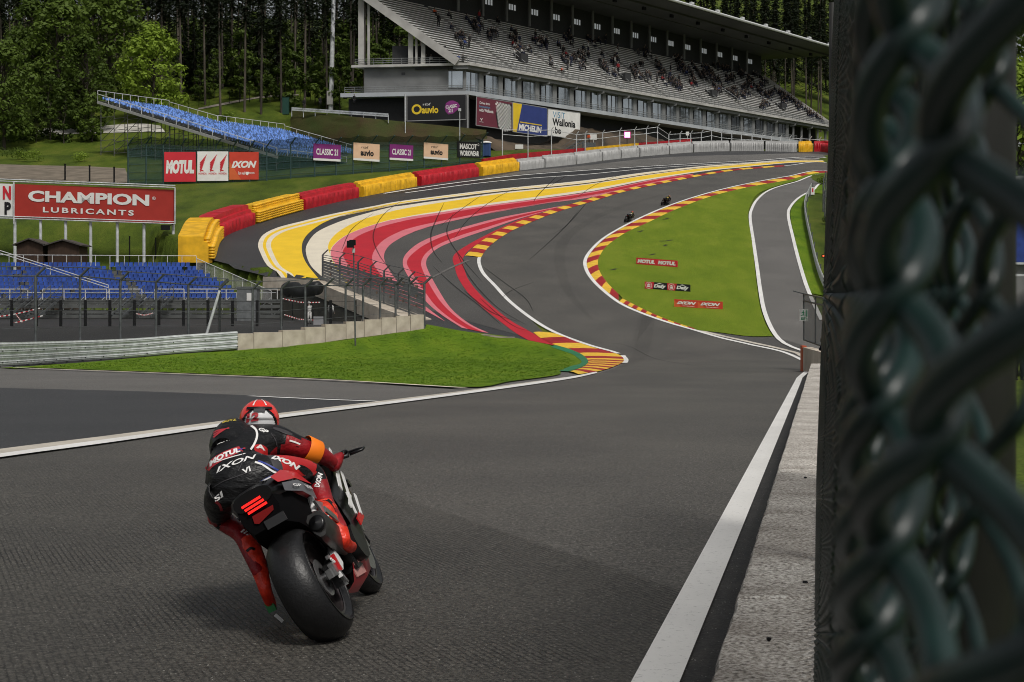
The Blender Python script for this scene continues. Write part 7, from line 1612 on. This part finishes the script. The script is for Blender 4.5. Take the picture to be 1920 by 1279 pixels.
# aero hump on the back
q = MB(); rows = []
for t in np.linspace(0, 1, 9):
    c = W(418, 852, .42).lerp(W(446, 812, .78), t); k = math.sin(math.pi * (.16 + .74 * t)) ** .6; rows.append([c + LT0 * (.118 * k * math.cos(a)) + UP0 * (.02 + .125 * k * math.sin(a)) for a in np.linspace(-.7, math.pi + .7, 15)])
q.grid(rows); q.f += [tuple(range(15)), tuple(reversed(range(len(q.v) - 15, len(q.v))))]; q.m += [0, 0]; hump = q.build('back_hump', SUIT_K, rd, smooth=True)
# helmet: red shell, white back panel, black rim
hc = W(486, 789, .90); q = MB(); q.lathe([(max(.001, .128 * math.sin(math.pi * i / 22)), -.135 * math.cos(math.pi * i / 22)) for i in np.linspace(0, 22, 61)], (0, 0, 0), axis=(0, 0, 1), n=96)
HF = (HD * .95 + LT0 * .22 - UP0 * .12).normalized(); HS = UP0.cross(HF).normalized(); HU = HF.cross(HS)
q.v = [tuple(hc + HF * (y * 1.14 + (.012 if z < 0 else 0)) + HS * x + HU * z) for x, y, z in q.v]; helm = q.build('helmet', [mat('helmet_red', (.80, .030, .020), rough=.18, coat=.6), mat('helmet_white', (.70, .70, .71), rough=.25, coat=.5), M_BLK], rd, smooth=True)
for f in helm.data.polygons:
    p = Vector(f.center) + rd.location - hc; a, b_, c = p.dot(HF), p.dot(HS), p.dot(HU); rr_ = math.hypot(b_ / .100, (c - (-.045)) / .108)
    f.material_index = 0
    if a < .02 and rr_ < 1.16 and c > -.085: f.material_index = 2
    if a < .02 and rr_ < 1.00 and c > -.07: f.material_index = 1
    if c < -.095: f.material_index = 2
q = MB(); q.grid([[hc + (HF * (-.147 * math.cos(a)) + HS * (.131 * math.sin(a))) * k_ + HU * z for a in np.linspace(-.75, .75, 11)] for k_, z in ((.86, .082), (.93, .066))]); q.build('helmet_spoiler', M_BLK, helm, smooth=True)
for a0 in (-.5, .35): q = MB(); q.grid([[hc + HF * (-.150 * math.cos(a0 + da) * math.cos(e)) + HS * (.132 * math.sin(a0 + da) * math.cos(e)) + HU * (.1385 * math.sin(e)) for e in np.linspace(.72, 1.35, 8)] for da in (0, .10)]); q.build('helmet_highlight', TW, helm, smooth=True)  # white strips paint highlights onto the red crown
q = MB(); q.bar(hc - HF * .138 + HU * .058 + HS * -.035, hc - HF * .138 + HU * .058 + HS * .035, .02, .018); q.build('helmet_vent', M_GREY, helm)
q = MB(); q.grid([[hc + HF * (.150 * math.cos(a)) + HS * (.134 * math.sin(a)) + HU * z for a in np.linspace(-1.15, 1.15, 13)] for z in (-.035, .0, .035)]); q.build('visor', mat('visor_dark', (.01, .01, .012), rough=.05), helm, smooth=True)
def decal(txt, o, root, c, u, v, w_, hh, m, n=None, bold=.03, shear=.2, lift=.004, name='lettering', rad=.4, back=.35):
    """lettering laid on a part: letters are thrown onto its surface along -n from outside"""
    tr_ = bvh_of(o, root); u = Vector(u).normalized(); n = (n or -Vector(u).cross(Vector(v))).normalized(); v = n.cross(u).normalized() if n.cross(u).dot(Vector(v)) > 0 else -n.cross(u).normalized(); V_, F_ = text_geo(txt, bold, shear)
    bm = bmesh.new(); vs = [bm.verts.new((p[0] * w_, p[1] * hh, 0)) for p in V_]
    for f in F_:
        try: bm.faces.new([vs[i] for i in f])
        except ValueError: pass
    bmesh.ops.triangulate(bm, faces=bm.faces[:]); bmesh.ops.subdivide_edges(bm, edges=[e for e in bm.edges if e.calc_length() > .03], cuts=2)
    q = MB(); bm.verts.index_update(); P_ = []
    for x in bm.verts:
        p = c + u * (x.co.x - w_ / 2) + v * (x.co.y - hh / 2); hit = tr_.ray_cast(p + n * rad, -n, rad + back); P_.append((hit[0] + n * lift) if hit[0] is not None else p)
    q.add(P_, [tuple(a.index for a in f.verts) for f in bm.faces]); bm.free(); return q.build(name, m, o)
def patch(o, root, c, u, v, w_, hh, m, n, name, lift=.0025, rad=.4, shape=None):
    tr_ = bvh_of(o, root); u = Vector(u).normalized(); n = n.normalized(); v = n.cross(u).normalized() if n.cross(u).dot(Vector(v)) > 0 else -n.cross(u).normalized(); rows = []
    for i in np.linspace(0, 1, 9):
        r_ = []
        for j in np.linspace(0, 1, 13):
            yy = i if shape is None else .5 + (i - .5) * shape(j)
            p = c + u * (j - .5) * w_ + v * (yy - .5) * hh; hit = tr_.ray_cast(p + n * rad, -n, rad + .4); r_.append((hit[0] + n * lift) if hit[0] is not None else p)
        rows.append(r_)
    q = MB(); q.grid(rows); return q.build(name, m, o, smooth=True)
def px_dir(x0, y0, x1, y1, x): return (W(x1, y1, x) - W(x0, y0, x))
cn = lambda p: (Vector((0, 0, ZC)) - p).normalized()
def dpx(txt, o, px0, py0, px1, py1, hpx, x, m, bold=.04, shear=.2, name='lettering', lift=.004):
    a, b = W(px0, py0, x), W(px1, py1, x); c = (a + b) / 2; u = b - a; n = (cn(c) + UP0 * .35).normalized(); pm = 2667 / (8.19 + x); decal(txt, o, rd, c, u, UP0, u.length, hpx / pm, m, n, bold, shear, name=name, lift=lift)
def ppx(o, px0, py0, px1, py1, hpx, x, m, name, shape=None, lift=.0025):
    a, b = W(px0, py0, x), W(px1, py1, x); c = (a + b) / 2; u = b - a; n = (cn(c) + UP0 * .35).normalized(); patch(o, rd, c, u, UP0, u.length, hpx / (2667 / (8.19 + x)), m, n, name, lift=lift, shape=shape)
dpx('12', helm, 461, 785, 485, 783, 15, .78, TRD, .06, .1, lift=.008)
ppx(body, 388, 884, 452, 844, 17, .36, TRD, 'back_panel'); dpx('MOTUL', body, 391, 880, 449, 847, 12, .36, TW, .05, .3, lift=.006)
dpx('SCENT', body, 400, 842, 434, 829, 8, .50, TW, .02, .2); dpx('IXON', body, 404, 893, 482, 858, 11, .30, TW, .02, .4); dpx('IXON', body, 510, 871, 562, 884, 12, .42, TW, .05, .3); dpx('IXON', body, 594, 922, 601, 888, 10, .55, TW, .04, .1)
dpx('GP', body, 486, 808, 502, 818, 10, .66, TW, .04, .1); ppx(body, 477, 848, 502, 846, 22, .5, SUIT_BR, 'side_badge', shape=lambda j: math.sin(math.pi * (.1 + .8 * j)) ** .5); dpx('A', body, 480, 842, 498, 841, 10, .5, TW, .04, 0, lift=.006)
dpx('SI', body, 402, 933, 418, 923, 11, .15, TW, .03, .1); dpx('VI', body, 455, 888, 470, 880, 10, .2, TW, .03, .1)
dpx('BOTZ', hump, 416, 793, 444, 784, 7, .6, TYL, .03, .2)
for k in range(3): ppx(hump, 400, 826 - k * 8, 430, 806 + 2 * k - 4, 5, .52, TRD, 'wing_print', shape=lambda j: 1 - .85 * j)
def stripe(px_pts, wpx, x, m, lift=.004, name='seam_stripe'):
    tr_ = BV; pts = crv([(a, b) for a, b in px_pts], 20); q = MB(); A = []; Bq = []
    o2 = offs(pts, wpx / 2), offs(pts, -wpx / 2)
    for side, out in zip(o2, (A, Bq)):
        for a, b in side:
            p = W(a, b, x); n = cn(p); hit = tr_.ray_cast(p + n * .5, -n, 1.0); out.append((hit[0] + n * lift) if hit[0] is not None else p)
    q.grid([A, Bq]); return q.build(name, m, body)
stripe([(470, 797), (480, 806), (482, 818), (477, 832), (470, 843)], 4, .55, TW); stripe([(478, 866), (492, 871), (510, 883), (526, 890)], 3.5, .35, TW); stripe([(484, 864), (500, 870), (522, 882)], 3, .35, TBL)
# panels of the leathers: shoulder cap, elbow cup, stretch panel behind the knee, seat panel, flags
ppx(body, 512, 806, 548, 818, 9, .70, SUIT_G, 'shoulder_cap', shape=lambda j: math.sin(math.pi * (.08 + .84 * j)) ** .5, lift=.004)
ppx(body, 560, 889, 586, 893, 15, .5, SUIT_K, 'stretch_panel', shape=lambda j: .6 + .4 * math.sin(math.pi * j), lift=.004)
stripe([(543, 826), (553, 829), (563, 833)], 3, .72, TW, .005); stripe([(556, 834), (562, 836)], 3, .72, TRD, .006)
stripe([(398, 915), (420, 902), (445, 893), (470, 884), (492, 878)], 1.6, .28, SUIT_G); stripe([(452, 845), (456, 858), (452, 872), (446, 884)], 1.4, .45, SUIT_G); stripe([(508, 812), (516, 824), (520, 838)], 1.4, .68, SUIT_G)
stripe([(400, 868), (430, 858), (460, 850)], 1.5, .4, TW); stripe([(404, 940), (412, 948), (416, 958)], 5, .2, TRD)
stripe([(441, 846), (448, 843), (455, 841)], 2.2, .5, TBL, .005); stripe([(455, 841), (460, 840)], 2.2, .5, TRD, .005)
# orange armband, knee slider, gloves with fingers, boots
q = MB(); a, b = W(569, 840, .76), W(596, 851, .82); ax = (b - a).normalized(); q.lathe([(.082, -.052), (.086, -.046), (.082, .046), (.078, .052)], (a + b) / 2, axis=ax, n=28); q.build('armband', mat('armband_orange', (.95, .22, .008), rough=.6, emit=None), rd, smooth=True)
q = MB(); c = W(401, 972, .66); q.lathe([(0, .035), (.03, .03), (.042, .01), (.044, -.02)], c, axis=(-.8, -.5, -.2), n=16); q.build('knee_slider', SUIT_BR, rd, smooth=True)
def glove(grip, wrist, s, name='glove'):
    """palm, four curled fingers of unequal length round the bar, thumb on the near side"""
    ch = {}; d = (grip - wrist).normalized(); bar = (LTL * s).normalized(); up = bar.cross(d) * (1 if bar.cross(d).z > 0 else -1); up.normalize(); palm = wrist.lerp(grip, .62) + up * .018
    ch['wrist'] = (wrist - d * .05, .046, None); ch['cuff'] = (wrist + d * .0, .044, 'wrist'); ch['palm'] = (palm, (.044, .026), 'cuff')
    for k, (off_, L) in enumerate(((-.036, .92), (-.012, 1.0), (.012, .95), (.035, .78))):
        a = palm + bar * off_ + d * .035 + up * .008; b = a + d * .030 * L - up * .004; c = b + d * .012 * L - up * .030 * L; e = c - d * .026 * L - up * .012 * L
        for nme, p, r_, par in (('k%d' % k, a, .0125, 'palm'), ('m%d' % k, b, .0115, 'k%d' % k), ('t%d' % k, c, .0105, 'm%d' % k), ('e%d' % k, e, .0095, 't%d' % k)): ch[nme] = (p, r_, par)
    t0 = palm - bar * .040 - up * .006; ch['h0'] = (t0, .013, 'palm'); ch['h1'] = (t0 + d * .03 - up * .022 - bar * .004, .0115, 'h0'); ch['h2'] = (t0 + d * .045 - up * .040 + bar * .010, .010, 'h1')
    m_ = skin(ch, 1); m_.materials.append(SUIT_R); m_.materials.append(SUIT_K); o = bpy.data.objects.new(name, m_); COL.objects.link(o); o.parent = rd
    for f in m_.polygons: f.use_smooth = True; f.material_index = 1 if (Vector(f.center) - palm).dot(d) > .03 else 0
    m_.transform(Matrix.Translation(-rd.location)); return o
glove(B(.965, -.315, .862), J['wrr'][0], -1); glove(B(.965, .315, .862), J['wrl'][0], 1)
def boot(chain, heel, name='boot'):
    m_ = skin(chain, 2); m_.materials.append(SUIT_B); m_.materials.append(SUIT_K); o = bpy.data.objects.new(name, m_); COL.objects.link(o); o.parent = rd
    for f in m_.polygons: f.use_smooth = True; f.material_index = 0
    m_.transform(Matrix.Translation(-rd.location)); return o
br = boot(dict(top=(W(601, 943, .45), .088, None), f1=(W(605, 953, .43), .078, 'top'), f2=(W(610, 963, .40), .092, 'f1'), f3=(W(616, 973, .36), .076, 'f2'), mid=(W(622, 982, .33), .082, 'f3'), f4=(W(629, 991, .29), .066, 'mid'), low=(W(637, 1001, .26), .068, 'f4'), heel=(W(645, 1018, .22), .045, 'low'), ball=(W(657, 1026, .38), (.040, .030), 'heel'), toe=(W(664, 1026, .46), (.032, .022), 'ball')), None)
bl_ = boot(dict(top=(W(462, 1008, .49), .066, None), f1=(W(466, 1018, .47), .058, 'top'), f2=(W(471, 1028, .44), .071, 'f1'), f3=(W(477, 1040, .41), .058, 'f2'), mid=(W(481, 1052, .385), .064, 'f3'), low=(W(489, 1074, .34), .052, 'mid'), heel=(W(498, 1108, .27), .040, 'low'), ball=(W(508, 1132, .36), (.038, .028), 'heel'), toe=(W(512, 1142, .44), (.030, .02), 'ball')), None)
for o in (br, bl_):
    pass
q = MB(); a, b = W(603, 955, .38), W(640, 975, .40); 
stripe_b = bvh_of(br, rd)
def bstripe(o, pts_px, wpx, x, m, name):
    t_ = bvh_of(o, rd); pts = crv(pts_px, 14); q = MB(); R0 = []; R1 = []
    for side, out in ((offs(pts, wpx / 2), R0), (offs(pts, -wpx / 2), R1)):
        for a, b in side:
            p = W(a, b, x); n = cn(p); hit = t_.ray_cast(p + n * .4, -n, .8); out.append((hit[0] + n * .003) if hit[0] is not None else p)
    q.grid([R0, R1]); return q.build(name, m, o)
bstripe(br, [(598, 938), (612, 936), (626, 948), (632, 960)], 5, .42, SUIT_K, 'boot_strap'); bstripe(br, [(612, 968), (622, 966), (632, 972)], 3, .36, TW, 'boot_print'); bstripe(bl_, [(462, 1034), (470, 1028), (478, 1030)], 5, .40, SUIT_K, 'boot_strap')
q = MB(); a = W(503, 1128, .34); b = W(512, 1146, .34); q.bar(a, b, .03, .05); q.build('toe_slider', mat('slider_green', (.03, .20, .06), rough=.5), bl_); q = MB(); q.bar(W(516, 1153, .34), W(530, 1165, .36), .012, .02); q.build('toe_tip', TW, bl_)
dpx('III', body, 453, 997, 468, 1006, 9, .5, TW, .02, .1)

# ---------------------------------------------------------------- two more riders far up the hill, leaning right
def far_pair(px, py, px2, py2, lb_b, lb_r, swap):
    g = G(px, py); g2 = G(px2, py2); d = g2 - g; rz = math.atan2(d.y, d.x) - math.atan2(HD.y, -HD.x); SW = {}
    for src, lb in ((bk, lb_b), (rd, lb_r)):
        r_ = dup(src, loc=tuple(g + UP * .02), rz=rz, label=lb, scale=(-1, 1, 1)); r_['_w'] = 0
        def walk(o):
            if o.type == 'MESH':
                k = o.data.name
                if k not in SW:
                    SW[k] = o.data.copy()
                    for i, m in enumerate(SW[k].materials):
                        if m and m.name in swap: SW[k].materials[i] = swap[m.name]
                o.data = SW[k]
            for c in [x for x in bpy.data.objects if x.parent == o]: walk(c)
        walk(r_)
HR = mat('helmet_light_red', (.62, .06, .05), rough=.25)
DARK = {'paint_red': M_BLK, 'paint_white': M_BLK, 'tail_light_red': M_DK, 'boot_red': SUIT_K, 'leather_red': SUIT_K, 'leather_bright_red': SUIT_K, 'print_red': TYL, 'paint_dark_red': M_BLK, 'armband_orange': SUIT_K, 'helmet_white': HR}
far_pair(1172, 417, 1243, 385, 'black motorcycle leaning right beside the red and yellow kerb, lower of two', 'rider in black with a bright red helmet on the lower far motorcycle', DARK)
far_pair(1241, 385.5, 1330, 362, 'black motorcycle leaning right farther up the hill, upper of two', 'rider in black with a dull orange helmet on the upper far motorcycle', {**DARK, 'helmet_red': mat('helmet_orange', (.40, .10, .05), rough=.3), 'helmet_white': M_BLK, 'print_white': TYL})
